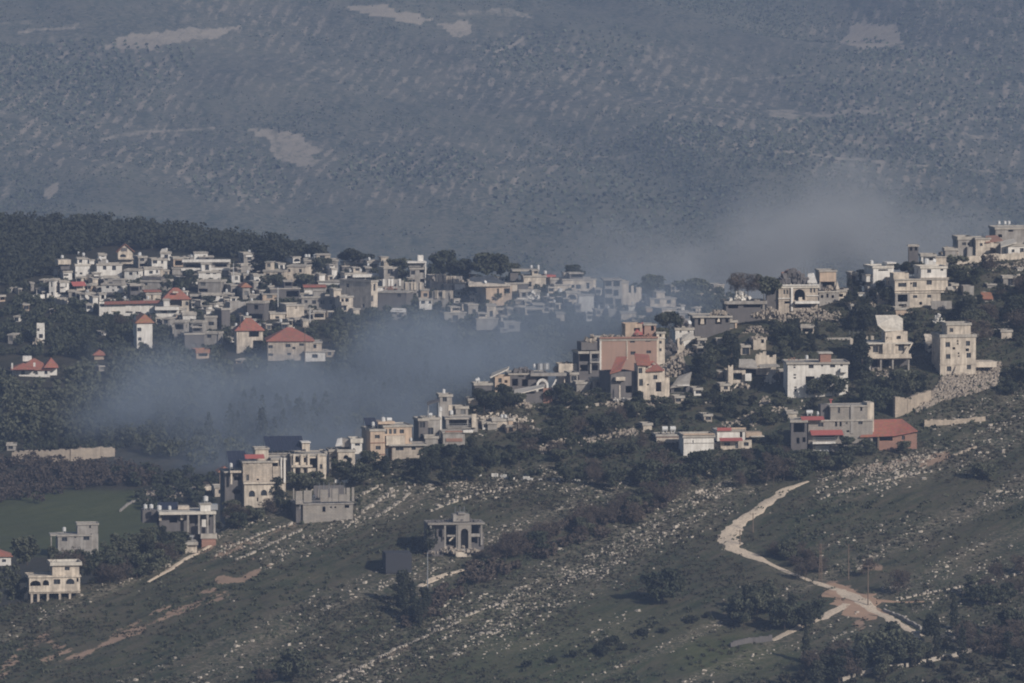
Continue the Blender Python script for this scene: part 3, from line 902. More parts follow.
def house(label, x0, x1, yt, yb, mat, layer='F', yaw=None, name='house', cat='house', auto=None, wins=(), roof='flat', rmat='roof', tanks=0, top=None, depth=None, group=None, rh=None, bal=0, ptop=None, push=0.0, par=.35, dish=0):
    """an ordinary house: one main volume, perhaps a stair tower, tanks, a dish and balconies on it"""
    yaw = random.choice((-14, 3, 8, 14, 20, 28)) if yaw is None else yaw
    h = House(name, cat, label, (x0 + x1) / 2, yb, layer, yaw, group, push)
    W_ = (x1 - x0) / h.k; D_ = depth or min(11, max(5, W_ * .75)); depth = D_; sx = min(D_ * math.sin(R(abs(yaw))) * h.k, (x1 - x0) * .4)
    if yaw > 0: x0 += sx * .9
    else: x1 -= sx * .9
    st = max(1, round(h.Z(yt) / 3.0))
    h.block(x0, x1, yt, yb, depth=depth, mat=mat, wins=wins, auto=(auto if auto is not None else (None if wins else st)), roof=roof, rmat=rmat, rh=rh, par=par)
    a, b, c, d, z = h.last
    if top:
        tx0, tx1, ty = top
        h.block(tx0, tx1, ty, yt, depth=min(4, d - c - 1.2), y=1.0, mat=ptop or mat, auto=1 if random.random() < .6 else None, found=False, part='stair_tower', par=0, side=False)
    for k in range(tanks):
        px = x0 + (x1 - x0) * random.uniform(.12, .88); h.tank(px, yt + .5, random.uniform(.35, .48), random.uniform(.5, .9), y=random.uniform(1, max(1.5, d - 2)), flat=random.random() < .3)
    if top is None and roof == 'flat' and h.Z(yt) > 2.6 and (x1 - x0) / h.k > 5 and random.random() < .6:      # a set back room or stair head on the roof
        q0 = x0 + (x1 - x0) * random.uniform(.05, .5); q1 = q0 + (x1 - x0) * random.uniform(.25, .45)
        h.block(q0, q1, yt - random.uniform(4, 8), yt, depth=min(4.5, d - c - 1), y=1.2, mat=random.choice((mat, 'grey', 'cream', 'dark')), auto=1, found=False, part='roof_room', par=.1, side=False)
    if random.random() < .45 and (x1 - x0) / h.k > 4:      # a low annexe against one end
        e = random.choice((0, 1)); w_ = (x1 - x0) * random.uniform(.3, .5); q0 = x0 - w_ * .6 if e == 0 else x1 - w_ * .4
        h.block(q0, q0 + w_, yt + (yb - yt) * random.uniform(.35, .6), yb, depth=4, y=-random.uniform(.8, 1.8), mat=random.choice((mat, 'grey', 'white', 'dark', 'tan')), auto=1, part='annexe', par=.15, side=False)
    for k in range(dish): h.dish(x0 + (x1 - x0) * random.uniform(.1, .9), yt - 1)
    for k in range(bal):
        zz = yb - (k + 1) * (yb - yt) / (bal + 1); w = (x1 - x0); q = random.choice((0, .4)); h.balcony(x0 + w * q, x0 + w * (q + .6), zz - 3, zz, mat=mat)
    return h

# ================================================================== houses of the near hill
NG = None
# -- four storey beige block at the right, above the rubble bank
h = House('apartment_block', 'building', 'beige four storey block with square dark windows above the rubble bank', 958, 376, 'N', 9)
h.block(940, 976, 334, 376, depth=10, mat='cream', wins=[(947.5, 344.5, 4.6, 5), (968, 343.5, 4.2, 5), (948, 356.5, 4.6, 4.8), (968.8, 355.5, 4.6, 5), (949, 368.8, 4.6, 5), (969, 367.4, 4.2, 4.6), (957.5, 341, 1.6, 1.6, 'hole'), (957.7, 343.8, 1.6, 1.6, 'hole'), (958.5, 353.4, 1.6, 1.6, 'hole'), (958.7, 356.2, 1.6, 1.6, 'hole'), (953.8, 348.3, 2.6, 2.4, 'hole'), (967.3, 350, 3.4, 3, 'hole')], par=.5)
h.block(948, 972, 323, 334, depth=6, y=1.5, mat='cream', wins=[(952.5, 330.4, 3.4, 4)], found=False, part='storey', side=False)
h.slab(939.2, 976.6, 364, 364.9, -.12, -.003, 'cream', 'string_course')
h.slab(976.8, 998, 362.4, 368, 1, 7, 'cream', 'terrace')
h.tilt([(953, 373, -.9), (954.5, 373, -.9), (957, 366, -.1), (955.5, 366, -.1)], .15, 'cream', 'leaning_post')

h = House('ruined_house', 'ruin', 'small ruin with tilted pale slab left of the beige four storey block', 931, 352, 'N', 6)
h.block(926, 937, 343, 352, depth=5, mat='grey', wins=[(931, 347, 5, 5, 'hole')], roof='none')
h.tilt([(925, 342, -.5), (935, 342, -.5), (936.5, 336, 2.5), (925.2, 336, 2.5)], .3, 'cream')
h.tilt([(926, 350, -.6), (929, 355, -.8), (931, 349, -.3)], .25, 'cream')

# -- villa with long balcony
h = House('villa', 'house', 'cream villa with long balcony and tilted broken roof slab above it', 890, 371, 'N', 8)
h.block(868.5, 910, 343, 357.5, depth=9, y=1.6, mat='cream', wins=[(876.5, 350, 5.4, 6, 'window'), (889.5, 347.2, 2.2, 1.2, 'hole'), (902.5, 348.6, 6, 6.4, 'window')], found=False, par=.1, over=.9, rmat='roofpale')
h.block(869, 910, 358.5, 371, depth=7, y=3.2, mat='dark', wins=[(877, 364.5, 6, 7, 'hole'), (888.5, 365, 6, 7.5, 'hole')], roof='none', part='storey')
h.slab(867.5, 911.5, 357.4, 358.6, -.4, 10.5, 'cream', 'floor_slab')
h.slab(867.8, 911, 354.2, 357.3, -.35, -.18, 'cream', 'balcony_wall')
h.slab(883, 895.5, 343.8, 354.1, .4, 1.55, 'cream', 'bay_wall')
h.block(887.5, 910, 332.5, 342.6, depth=5, y=3, mat='cream', wins=[(891, 339.6, 5.5, 3.4, 'hole'), (901, 338.6, 4.4, 3.4, 'hole')], found=False, part='storey', roof='none')
h.tilt([(879, 326, 2.6), (887, 332.4, 2.9), (905, 331, 3.4), (907, 320.5, 6), (902, 317, 7), (880, 317, 7)], .4, 'roofpale')
h.tilt([(905, 354, -.2), (911.5, 343.8, -.2), (913, 343.8, -.2), (907, 354, -.2)], .3, 'cream', 'brace')
for px in (870, 881, 893, 909): h.column(px, 358.7, 371, .4, .2)
h.rubble(871, 886, 368, 372, -.5, 16, r=.4)

# -- white and beige house of the upper right
h = House('house', 'house', 'large beige three storey house with white painted top storey, upper right', 922, 308, 'N', 11)
h.block(910, 941, 290.8, 306, depth=8, y=.3, mat='cream', wins=[(929.5, 297, 4, 3.2), (915.3, 297.2, 4.4, 3), (921, 304, 3, 3, 'hole')], roof='none')
h.block(895, 909.8, 292, 310, depth=8.5, y=.1, mat='grey', wins=[(902.5, 298.5, 10, 7.4, 'hole'), (902.5, 306, 8, 3, 'hole')], roof='none', part='wing')
h.block(894.5, 948, 278.9, 290.6, depth=9, mat='cream', wins=[(902, 285.2, 8.4, 4, 'window'), (914.6, 285, 4.2, 5, 'window'), (911, 283.8, 2, 1.6, 'hole'), (929.2, 283.2, 5.4, 4.4, 'window')], found=False, par=.1, part='storey')
h.block(921, 947, 266.6, 278, depth=7, y=.2, mat='white', wins=[(929.3, 271.8, 4, 3.6), (942.2, 270.5, 3, 2.2)], found=False, part='storey', rmat='roofpale')
h.block(893.5, 909, 273.4, 278.2, depth=4, y=.4, mat='cream', wins=[(897.5, 273.4, 3, 2, 'hole')], found=False, part='terrace_wall', roof='none', side=False)
h.slab(894, 949, 290.4, 291.1, -.35, -.003, 'cream', 'string_course'); h.slab(920, 949, 278.2, 278.8, -.3, .15, 'cream', 'ledge')
h.tank(928, 265.6, .7, 1.2); h.dish(935, 265.6); h.canopy(947, 953, 287.5, 290.5, 1.2, 'roof')

h = House('retaining_wall', 'wall', 'pale concrete retaining wall under the beige house with white top storey', 942, 310, 'N', 5)
h.slab(931, 952, 301.5, 312, 0, .6, 'grey', 'wall')

h = House('house', 'house', 'bright white flat roofed house at the crest beside dark trees', 884, 297, 'N', 14)
h.block(873, 893, 265.5, 283, depth=8, mat='white', wins=[(883, 270, 9.5, 1.6, 'hole')], rmat='roofpale')
h.block(874, 884, 283, 297, depth=6, y=.8, mat='grey', wins=[(879, 290, 5, 6, 'hole')], part='storey', roof='none')
h.block(867.2, 873, 274, 279, depth=4, y=1, mat='white', part='room', found=False, side=False, par=.1)
h.slab(888, 897.5, 262.6, 264, 1, 5, 'white', 'slab'); h.tank(873.5, 265, .5, .8)
h.block(888.5, 896, 264.2, 275, depth=4, y=2, mat='white', found=False, side=False, roof='none', part='stair_tower')

# -- white three storey
h = House('house', 'house', 'long white three storey house with small paired windows and red roof box', 818, 397, 'N', 4)
h.block(787.5, 848, 362, 397, depth=10, mat='white', wins=[(794.3, 363.6 + 1.4, 2.2, 1.7), (794.3, 367.4, 2.2, 1.7), (811, 366.4, 5, 4), (822, 362.9 + 1.2, 2, 1.5), (822, 366, 2, 1.5), (832.6, 365.6, 5.2, 4.2), (841.5, 365, 2.6, 3), (794.6, 375, 2.4, 1.7), (794.6, 378, 2.4, 1.7), (822.5, 375.6, 2.2, 2.8), (810, 380, 9, 7, 'hole'), (833, 380, 8, 6, 'hole'), (795.3, 387.4, 2.2, 1.8), (795.3, 390.4, 2.6, 2.6)], over=.4, par=.25)
h.slab(787, 849, 362.8, 363.3, -.2, -.003, 'brick', 'red_band')
h.block(821, 832, 353, 360.4, depth=3.5, y=2, mat='brick', found=False, part='roof_hut', side=False, rmat='roofpale', over=.4, par=0)
h.balcony(840, 847, 368.6, 371.6, 1.3, 'white')
h.tank(807.5, 360.6, .4, .8); h.rubble(788, 800, 358.4, 360.8, 2, 10, 'brick', .25)
h = House('concrete_house', 'house', 'bare grey concrete house behind the long white three storey house', 838, 362, 'N', 6, push=16)
h.block(826, 850, 342.5, 362, depth=9, mat='grey', wins=[(845, 349, 2.4, 3, 'hole')])
h.rods(850, 866, 336, 344, 3, 4)
h = House('broken_wall', 'ruin', 'row of broken beige wall stumps above the long white house', 858, 347, 'N', 4)
h.ragged(850, 874, 335, 346, 0, .5, 'cream', amp=.8)

# -- grey house with awnings
h = House('house', 'house', 'grey block house with two red awnings and white garage door', 841, 452, 'N', 9)
h.block(808, 873, 419.5, 441, depth=9, mat='block', wins=[(820.5, 424.6, 5.4, 4.2), (836, 423.6, 2, 6.4, 'hole'), (840.6, 423.6, 2, 6.4, 'hole'), (846.5, 419.8 + 1.2, 2, 1.8), (846.5, 423.4, 2, 1.8), (860.5, 422.8, 4.4, 4), (848, 431.6, 3, 2, 'hole'), (825, 437.8, 20, 6, 'hole'), (841, 437, 4, 4, 'hole')], found=False, par=.15)
h.block(830.5, 868, 405.4, 419, depth=7, y=.25, mat='block', wins=[(839, 410.6, 2.2, 5.6), (861.6, 409.4, 2, 4, 'hole')], found=False, part='storey', par=.1)
h.block(813, 872, 441.4, 456, depth=8, y=.5, mat='grey', wins=[(822.5, 451.2, 14.5, 10.5, 'garage')], part='garage_storey', roof='none')
h.slab(811, 834, 441.4, 443.4, -1.8, .45, 'white', 'balcony_slab'); h.rail(811.4, 833.6, 437.2, 441.2, -1.7)
h.canopy(809.5, 842, 430.4, 434.6, 2.0); h.canopy(800, 823, 416.4, 419.4, 1.8)
h.slab(850.5, 853.5, 405, 434, -.15, .2, 'grey', 'downpipe_shaft'); h.slab(868.2, 875, 403.4, 434, 1, 6, 'cream', 'tower_block')
h.box(822, 830, 405, 418, 2, 5, 'dark', 'painted_stair_shade'); h.tank(811.5, 416, .5, 1.5, 3, flat=True); h.tank(819, 416, .3, .6)  # the dark box is solid; its colour stands in for a stairwell's shade
h.slab(831.6, 833, 400.5, 404, 2, 2.4, 'redmetal', 'red_chimney'); h.slab(830.4, 834.2, 399.8, 400.6, 1.9, 2.6, 'redmetal', 'chimney_cap')
h = House('house', 'house', 'dark side house with painted shade just left of the grey house with red awnings', 799, 455, 'N', 0)  # shaded left side of the awning house, its shade put into the wall colour
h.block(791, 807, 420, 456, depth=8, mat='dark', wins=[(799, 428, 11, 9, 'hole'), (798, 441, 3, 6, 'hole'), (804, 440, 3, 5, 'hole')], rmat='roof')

# -- red tile roof stone house
h = House('stone_house', 'house', 'low pinkish stone house under a broad worn red tile roof', 897, 450, 'N', 6)
h.block(879, 917, 434, 449, depth=8.5, mat='brick', wins=[(885, 438.6, 15, 5, 'hole'), (903.3, 438.4, 3.2, 4.2)], roof='none')
mb = MB(); X = h.X; Z = h.Z
A = [(X(859), -1.0, Z(436.4)), (X(894), -.7, Z(435.4)), (X(917.4), -.7, Z(431)), (X(906), 6.0, Z(421.2)), (X(875), 6.0, Z(421.8))]
A2 = [(A[0]), (A[1]), (A[2]), A[3], A[4]]
mb.poly(A2); mb.poly([(p[0], p[1], p[2] - .2) for p in A2][::-1])
for k in range(5):
    p, q = A2[k], A2[(k + 1) % 5]; mb.poly([(p[0], p[1], p[2] - .2), (q[0], q[1], q[2] - .2), q, p])
mb.poly([A[4], A[3], (X(912), 11, Z(428)), (X(868), 11, Z(428))]); mb.poly([A[3], A[2], (X(912), 11, Z(428))]); mb.poly([A[0], A[4], (X(868), 11, Z(428))])
mb.build('roof', M['tile'], h.root)
h.column(866, 436.4, 449, .4, -.5, 'wood'); h.column(878, 436, 449, .4, -.5, 'wood')
h.block(861, 878, 440, 450, depth=6, y=2, mat='dark', roof='none', part='shed', found=True, side=False)

# -- concrete wall and rubble bank at right
def rough_wall(name, label, pts, hts, mat, layer='N', t=.5, cat='wall', step=.7, jitter=.15, gap=0.0):
    w = [hit(x, y, layer) for x, y in pts]; mb = MB(); base = w[0].copy()
    for i in range(len(w) - 1):
        n = max(1, int((w[i + 1] - w[i]).length / step))
        for k in range(n):
            a = w[i].lerp(w[i + 1], k / n); b = w[i].lerp(w[i + 1], (k + 1) / n); h0 = hts[i] + (hts[i + 1] - hts[i]) * (k + .5) / n
            if h0 < .1 or random.random() < gap + (.22 if mat in ('rock', 'white') else 0): continue
            d = (b - a); d.z = 0; d.normalize(); s_ = Vector((-d.y, d.x, 0)) * t / 2; hh = h0 + random.uniform(-jitter, jitter)
            za = ground(a.x, a.y) - base.z; zb = ground(b.x, b.y) - base.z; a_ = a - base; b_ = b - base; i0 = len(mb.v)
            for p, z in ((a_ - s_, za), (b_ - s_, zb), (b_ + s_, zb), (a_ + s_, za)): mb.v.append((p.x, p.y, z - .8))
            for p, z in ((a_ - s_, za), (b_ - s_, zb), (b_ + s_, zb), (a_ + s_, za)): mb.v.append((p.x, p.y, z + hh))
            for q in ((0, 3, 2, 1), (4, 5, 6, 7), (0, 1, 5, 4), (1, 2, 6, 5), (2, 3, 7, 6), (3, 0, 4, 7)): mb.f.append(tuple(i0 + m for m in q)); mb.mi.append(0)
    o = mb.build(name, M[mat]); o.location = base
    return tag(o, label, cat)
rough_wall('retaining_wall', 'pale stepped retaining wall left of and below the rubble bank', [(894, 418), (906, 414), (915, 408), (930, 402)], [5, 3.6, 3.2, 2.6], 'stone', t=.8)
rough_wall('retaining_wall', 'low ruined stone wall with two dark gaps below the rubble bank', [(924, 428), (960, 424), (985, 421)], [1.6, 1.0, 1.0], 'stone')
rough_wall('stone_wall', 'thin pale wall on the stony slope right of the red roofed stone house', [(953, 457), (976, 448)], [.5, .5], 'stone')
rough_wall('stone_wall', 'dry stone wall along the bottom right corner above the lowest trees', [(842, 682), (880, 671), (920, 664), (960, 656), (990, 648)], [.8, .9, .8, .8, .6], 'rock')
rough_wall('stone_wall', 'white topped wall in broken lengths among the trees of the middle slope', [(478, 476), (495, 477), (520, 480), (542, 481)], [.5, .7, .7, .6], 'white', jitter=.3)
rough_wall('stone_wall', 'short white wall right of the broken white topped wall on the middle slope', [(552, 481), (580, 482)], [.6, .6], 'white', jitter=.3)
rough_wall('stone_wall', 'pale wall under the dark trees below the pink three storey house', [(335, 483), (352, 482), (364, 482)], [.7, .8, .7], 'white', jitter=.3)
rough_wall('stone_wall', 'grey wall beside the dirt branch track near the crossroads', [(884, 611), (900, 618), (921, 630)], [.6, .6, .8], 'grey')
rough_wall('stone_wall', 'low wall of rubble running down below the arched ruin', [(465, 617), (490, 608), (508, 603)], [.35, .4, .3], 'rock', jitter=.25)
rough_wall('concrete_wall', 'small grey concrete wall on the lower left slope', [(129, 577), (138, 574), (147, 572)], [2.2, 2, 1.6], 'grey')
rough_wall('concrete_wall', 'grey yard wall at the end of the lower side track', [(730, 648), (752, 643), (772, 641)], [1, 1.2, 1.2], 'dark')
rough_wall('stone_wall', 'pale terrace wall with boulders left of the beige block bank', [(885, 402), (897, 398), (912, 396)], [1, 1.2, .8], 'stone')

h = House('rubble_bank', 'rubble', 'wide bank of pale rubble tipped below the beige four storey block', 960, 398, 'N', 0)
mb = MB()
poly = [(916, 414), (936, 388), (944, 377), (978, 368), (1001, 363), (996, 386), (975, 394), (940, 402)]
n = 0
while n < 1500:
    x, y = random.uniform(915, 1002), random.uniform(362, 415)
    if inside(poly, np.array([x]), np.array([y]))[0]:
        p = hit(x, y, 'N') - h.p; mb.chunk((p.x, p.y, p.z + random.uniform(0, .4)), random.uniform(.16, .46)); n += 1
mb.build('rubble', M['rubble'], h.root)

# -- pale block, little house and red striped house in the middle trees
h = House('storage_block', 'building', 'tall blank pale block with dark trees at its foot', 699, 459, 'N', 7)
h.block(683.5, 714, 434.5, 459, depth=8, mat='white', wins=[(693, 442.5, 1, 4, 'hole')], over=.3, par=.5, side=False)
h.slab(683, 714.4, 443.2, 443.7, -.12, -.003, 'grey', 'joint'); h.slab(683, 714.4, 433.6, 435.2, -.5, -.26, 'tan', 'coping')
h.slab(684, 690, 456, 459.5, -.3, -.003, 'grey', 'plinth')
h = House('house', 'house', 'low cream house with two white roof tanks left of the blank pale block', 667.5, 443, 'N', 7)
h.block(656.5, 679, 434, 443, depth=6, mat='cream', wins=[], par=.3); h.tank(666, 433, .6, 1.3, 2, flat=True); h.tank(674, 433, .6, 1.3, 2, flat=True)
h.slab(656, 679.5, 437, 437.5, -.15, -.003, 'brick', 'red_line')
h = House('house', 'house', 'cream two storey house with red roof edge right of the blank pale block', 735, 450, 'N', 7)
h.block(718, 746, 430.6, 439, depth=7, y=1.4, mat='white', wins=[(742, 434.2, 2.6, 8.2, 'hole')], found=False, par=.1, part='storey')
h.slab(717.6, 732, 428.2, 431.4, .9, 1.2, 'redmetal', 'red_fascia'); h.slab(732, 746.6, 428.2, 430.2, .9, 1.2, 'tan', 'fascia')
h.block(721, 752, 440.6, 451, depth=8, y=.4, mat='cream', wins=[(727.4, 444.6, 6, 3.6, 'window'), (746.6, 444.8, 5, 3.8, 'window'), (737, 446, 3, 6, 'door')], roof='none')
h.canopy(719, 742, 438.4, 440.8, 1.6); h.box(748, 764, 434, 439, 3, 7, 'tan', 'terrace'); h.box(713, 720, 444, 452, 2, 5, 'grey', 'porch')
h.slab(752.2, 766, 437.4, 438.2, 2, 6, 'roofpale', 'terrace_floor')

# -- pink block of flats
h = House('apartment_block', 'building', 'tall pink block of flats with wrecked penthouse at the crest', 628, 378, 'N', 8, push=8)
h.block(600, 657, 340.6, 378, depth=10, mat='pink', wins=[(632.3, 343.8, 5, 3.2), (648, 343, 5.4, 3.2), (633, 355.8, 5, 3.4), (648.8, 354.8, 4.6, 3)], par=.35, over=.2)
h.slab(599.4, 601.2, 340.6, 377, -.2, -.003, 'white', 'corner_strip'); h.slab(626.4, 627.6, 340.6, 362, -.16, -.003, 'cream', 'pilaster')
h.slab(599, 658, 339.2, 341, -.5, -.26, 'brick', 'red_cornice')
h.block(626, 643, 326.8, 338.4, depth=6, y=1.2, mat='tan', wins=[(637.6, 332.6, 6, 3.4, 'hole')], found=False, part='penthouse', roof='none')
h.block(645.5, 657, 327, 338.2, depth=5, y=1.6, mat='pink', wins=[(653.6, 331.6, 3, 5, 'hole')], found=False, part='roof_room', side=False, par=.1)
h.tilt([(634, 338, .2), (643, 338, .6), (645.6, 326.4, 4), (640, 328, 4)], .15, 'redmetal'); h.rubble(602, 626, 337.2, 339.4, 1, 24, 'rubble', .3); h.rubble(630, 656, 335.6, 339, 0.6, 18, 'brick', .4)
h.block(657.2, 665.5, 334.6, 362, depth=8, y=.7, mat='cream', wins=[(661, 338.4, 2.2, 3, 'hole'), (661, 345.4, 2.4, 3), (661, 353, 2.4, 3)], part='wing', side=False, par=.2)
h.slab(657, 666, 341, 341.6, .45, .69, 'white', 'sill_band')
h = House('house', 'house', 'dark house with painted shade and open balconies against the left of the pink flats', 586, 378, 'N', 12, push=7)  # this side lies in shade; the shade is painted in as dark walls
h.block(579, 599, 353, 378, depth=7, mat='dark', wins=[(584, 359.6, 11, 7.6, 'hole'), (594, 360, 8, 7, 'hole'), (584, 370, 8, 6.4, 'hole'), (594, 370, 8, 5.4, 'hole')], rmat='roof')
h.slab(589.4, 598.8, 363.4, 364.8, -.9, -.003, 'grey', 'balcony_slab'); h.column(590.4, 353, 375, .4, -.5, 'grey'); h.rail(590, 598.6, 360.6, 363.2, -.8); h.dish(590, 374)
h.slab(584, 600, 345, 353, 3, 8, 'dark', 'room'); h.rubble(590, 600, 338, 346, 4, 20, 'rubble', .5)
h = House('house', 'house', 'ruined pale house front with three stacked windows and collapsed red roof', 652, 400, 'N', 8)
h.block(637.6, 645.2, 364.6, 400, depth=6, y=-.5, mat='cream', wins=[(640, 370.4, 3.8, 5.4), (640.6, 382.4, 4, 7), (641.3, 395, 3.6, 6.4)], roof='none', part='corner_tower', side=False)
h.block(645.3, 665, 369.6, 400, depth=9, mat='cream', wins=[(655.3, 377.4, 4.2, 4.4), (658.6, 387, 5.6, 9.6, 'hole'), (647.8, 384.8, 2, 1.6, 'hole')], roof='none', side=False)
h.block(665.2, 670, 378, 394, depth=6, y=.6, mat='cream', roof='none', part='buttress_wall', side=False)
h.tilt([(636, 365, -1), (650, 366, -1), (652, 357, 5), (638, 356, 6)], .25, 'tile', 'red_roof'); h.tilt([(645, 372, -.6), (664, 371, -.6), (656, 363, 5), (650, 364, 4)], .25, 'tile', 'red_roof')
h.tilt([(646, 369.4, -.3), (652, 367, .5), (650, 365, 1), (645, 366.6, .6)], .25, 'cream'); h.rubble(645, 665, 364, 371, 3, 30, 'rubble', .4)
h = House('house', 'house', 'dark side wing with painted shade and small pale balcony left of the stacked window ruin', 622, 400, 'N', 22)  # dark walls paint the shade on the ruin's left side
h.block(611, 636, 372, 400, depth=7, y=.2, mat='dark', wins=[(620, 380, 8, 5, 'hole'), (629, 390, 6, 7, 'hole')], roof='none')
h.tilt([(609, 374, -.5), (620, 371, -.5), (637, 360, 6), (628, 360, 7)], .3, 'tile', 'red_roof')
h.slab(613.6, 623, 377, 380.6, -1.4, -.003, 'cream', 'balcony'); h.slab(609.6, 637, 398.2, 400, -2.2, -.1, 'grey', 'terrace_slab'); h.column(616.6, 385, 398, .25, -2, 'cream')
h.rubble(610, 624, 396, 401, -2.2, 16, 'white', .35)
h = House('shed', 'shed', 'lean to shed with sloping pale roof right of the stacked window ruin', 681, 394, 'N', 4)
h.block(671, 690, 385.6, 394, depth=5, mat='dark', wins=[(680, 389.6, 12, 6, 'hole')], roof='none', side=False)
h.tilt([(670, 388.5, -.6), (689, 386, -.6), (694, 374.6, 6), (681, 379, 6)], .2, 'roof', 'roof'); h.slab(677, 689.4, 384.8, 386, -.8, -.62, 'white', 'roof_edge')
h = House('rubble_pile', 'rubble', 'heap of grey rubble and broken planks between pink flats and lean to shed', 676, 377, 'N', 0)
h.rubble(664, 692, 357, 378, 1, 190, 'rubble', .42, 'rubble')
h = House('house', 'house', 'small white house with two little windows right of the pink flats', 685, 338, 'N', 6)
h.block(675.4, 693.6, 327.4, 338.4, depth=6, mat='white', wins=[(680.6, 331.6, 2, 2.2), (688.6, 331.6, 2, 2)])
h.rubble(678, 690, 316.6, 327, 3, 50, 'dark', .6); h.dish(690, 327)
h = House('ruined_house', 'ruin', 'pale broken wall of a wrecked house below the small white house', 685, 352, 'N', 6)
h.ragged(677.4, 684, 338.6, 354, 0, .6, 'cream', amp=.4); h.tilt([(681, 341.6, -.5), (695, 339, -.3), (694, 333.4, 3), (684, 337, 3)], .25, 'roofpale'); h.rubble(664, 678, 340, 354, 1, 50, 'dark', .6)
h = House('ruined_house', 'ruin', 'dark burnt house with gaping windows left of the dark flat roofed ruin', 711, 336, 'N', 6)
h.block(694.6, 730, 315.4, 336, depth=9, mat='dark', wins=[(702, 320.6, 8, 8, 'hole'), (718.4, 320.4, 6.4, 7, 'hole'), (727, 320.6, 3, 4, 'hole')], par=.2, rmat='roof', over=.6)
h.tilt([(700, 324, -.2), (704, 324, -.2), (703.6, 316.6, .2), (701, 316.6, .2)], .2, 'cream'); h.tilt([(716.6, 322, -.2), (720, 322, -.2), (719, 317, .2)], .2, 'cream'); h.rubble(712, 730, 311, 315, 2, 26, 'rubble', .5)
h = House('ruined_house', 'ruin', 'long dark flat roofed ruin below the bare trees of the crest', 745, 313, 'N', 5)
h.block(726, 765, 300.6, 313, depth=8, mat='dark', wins=[(733, 306, 10, 4.6, 'hole'), (752, 305.4, 17, 4, 'hole')], over=.5, rmat='grey', par=.5); h.slab(725.4, 765.6, 302.6, 304, -.7, -.55, 'grey', 'fascia'); h.column(763.6, 302, 312, .5, -.5, 'grey')
h.rubble(732, 752, 293, 300.4, 3, 36, 'white', .5)

# -- arched stone villa on the crest
h = House('stone_villa', 'house', 'grey stone villa with big central arch and rubble heaped on its roof', 798, 313, 'N', 8)
h.block(778.4, 818, 285.6, 313, depth=10, mat='beige', wins=[(799.6, 294.6, 11, 11, 'archhole'), (784.2, 291.8, 1.8, 4.6), (787.2, 291.8, 1.8, 4.6), (811, 290.4, 1.8, 4.8), (814.4, 290.4, 1.8, 4.8), (786.8, 302.4, 5, 2.6, 'hole'), (803, 305.8, 16, 3.4, 'hole')], par=.3, over=.3, rmat='roofpale')
h.slab(777.6, 818.8, 284.4, 285.6, -.55, -.31, 'white', 'cornice'); h.slab(777.8, 790, 297.8, 298.6, -.3, -.003, 'white', 'string_course'); h.slab(806.4, 818.6, 295.4, 296.2, -.3, -.003, 'white', 'string_course')
h.slab(790.6, 792.4, 287.4, 311, -.5, -.003, 'white', 'pilaster'); h.slab(794, 818.4, 301, 303.4, -1.8, -.003, 'white', 'balcony_slab'); h.slab(798, 801.6, 297.2, 300.8, -.8, -.3, 'cream', 'fallen_block')
h.rubble(780, 810, 272, 284.6, 3.5, 130, 'dark', .75); h.rubble(786, 806, 270.6, 276, 5, 26, 'brick', .5); h.tilt([(808, 283.6, 1), (818, 284, 1), (818, 275.4, 6), (812, 276, 6)], .25, 'white'); h.rods(800, 816, 268.4, 274, 6, 5)
h.rubble(781, 834, 307, 318, -3, 220, 'rubble', .34); h.rubble(800, 832, 313, 322, -6, 110, 'rubble', .34)
h = House('house', 'house', 'dark side building with painted shade left of the arched stone villa', 773, 314, 'N', 0)  # the villa's shaded left side, darkened by its material
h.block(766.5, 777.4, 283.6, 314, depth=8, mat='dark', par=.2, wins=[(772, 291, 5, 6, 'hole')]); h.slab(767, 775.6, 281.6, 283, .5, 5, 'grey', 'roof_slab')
h.bar_ = None
h = House('ruined_house', 'ruin', 'wrecked building with tan box room on top right of the arched villa', 830, 300, 'N', 8)
h.block(819, 839, 290.6, 302, depth=8, mat='grey', wins=[(822, 296.4, 2.6, 3, 'hole'), (827.4, 295.6, 2, 4, 'hole'), (832.8, 296.6, 2.6, 3, 'hole')], par=.15)
h.block(820.4, 837, 270, 279, depth=6, y=1.2, mat='tan', found=False, side=False, part='roof_room', par=.2); h.block(822, 836, 279.4, 290, depth=5, y=2.2, mat='dark', wins=[(829, 284.4, 10, 6, 'hole')], found=False, part='gutted_storey', roof='none', side=False)
h.column(820.8, 279.2, 290, .4, 1.4); h.column(836.4, 279.2, 288, .4, 1.4, 'cream'); h.block(837.6, 847, 289.4, 299, depth=5, y=.6, mat='cream', wins=[(841.6, 295.6, 4, 3, 'hole')], part='room', side=False); h.rubble(825, 838, 286.4, 290.6, 1.4, 30, 'rubble', .4)
h.tilt([(836, 290, .4), (840, 290, .4), (838.4, 282, 2)], .25, 'cream')
h = House('ruined_house', 'ruin', 'stepped tan ruin with collapsed slabs left of the long white house', 756, 384, 'N', 4)
h.ragged(728, 733, 365, 382, 0, .4, 'cream'); h.block(726.6, 746, 371, 382, depth=6, y=1, mat='cream', wins=[(738, 377.2, 9, 7, 'hole')], roof='none', side=False)
h.slab(745, 751.4, 374, 381.4, -.3, .6, 'white', 'white_door'); h.tilt([(739, 368.6, 1), (758, 370, .6), (757, 362, 5), (741, 362, 5)], .3, 'roof'); h.ragged(758, 778, 353.4, 368.4, 4.4, .6, 'cream', amp=.55); h.slab(757, 771, 357, 367.6, 4, 4.3, 'cream', 'standing_wall')
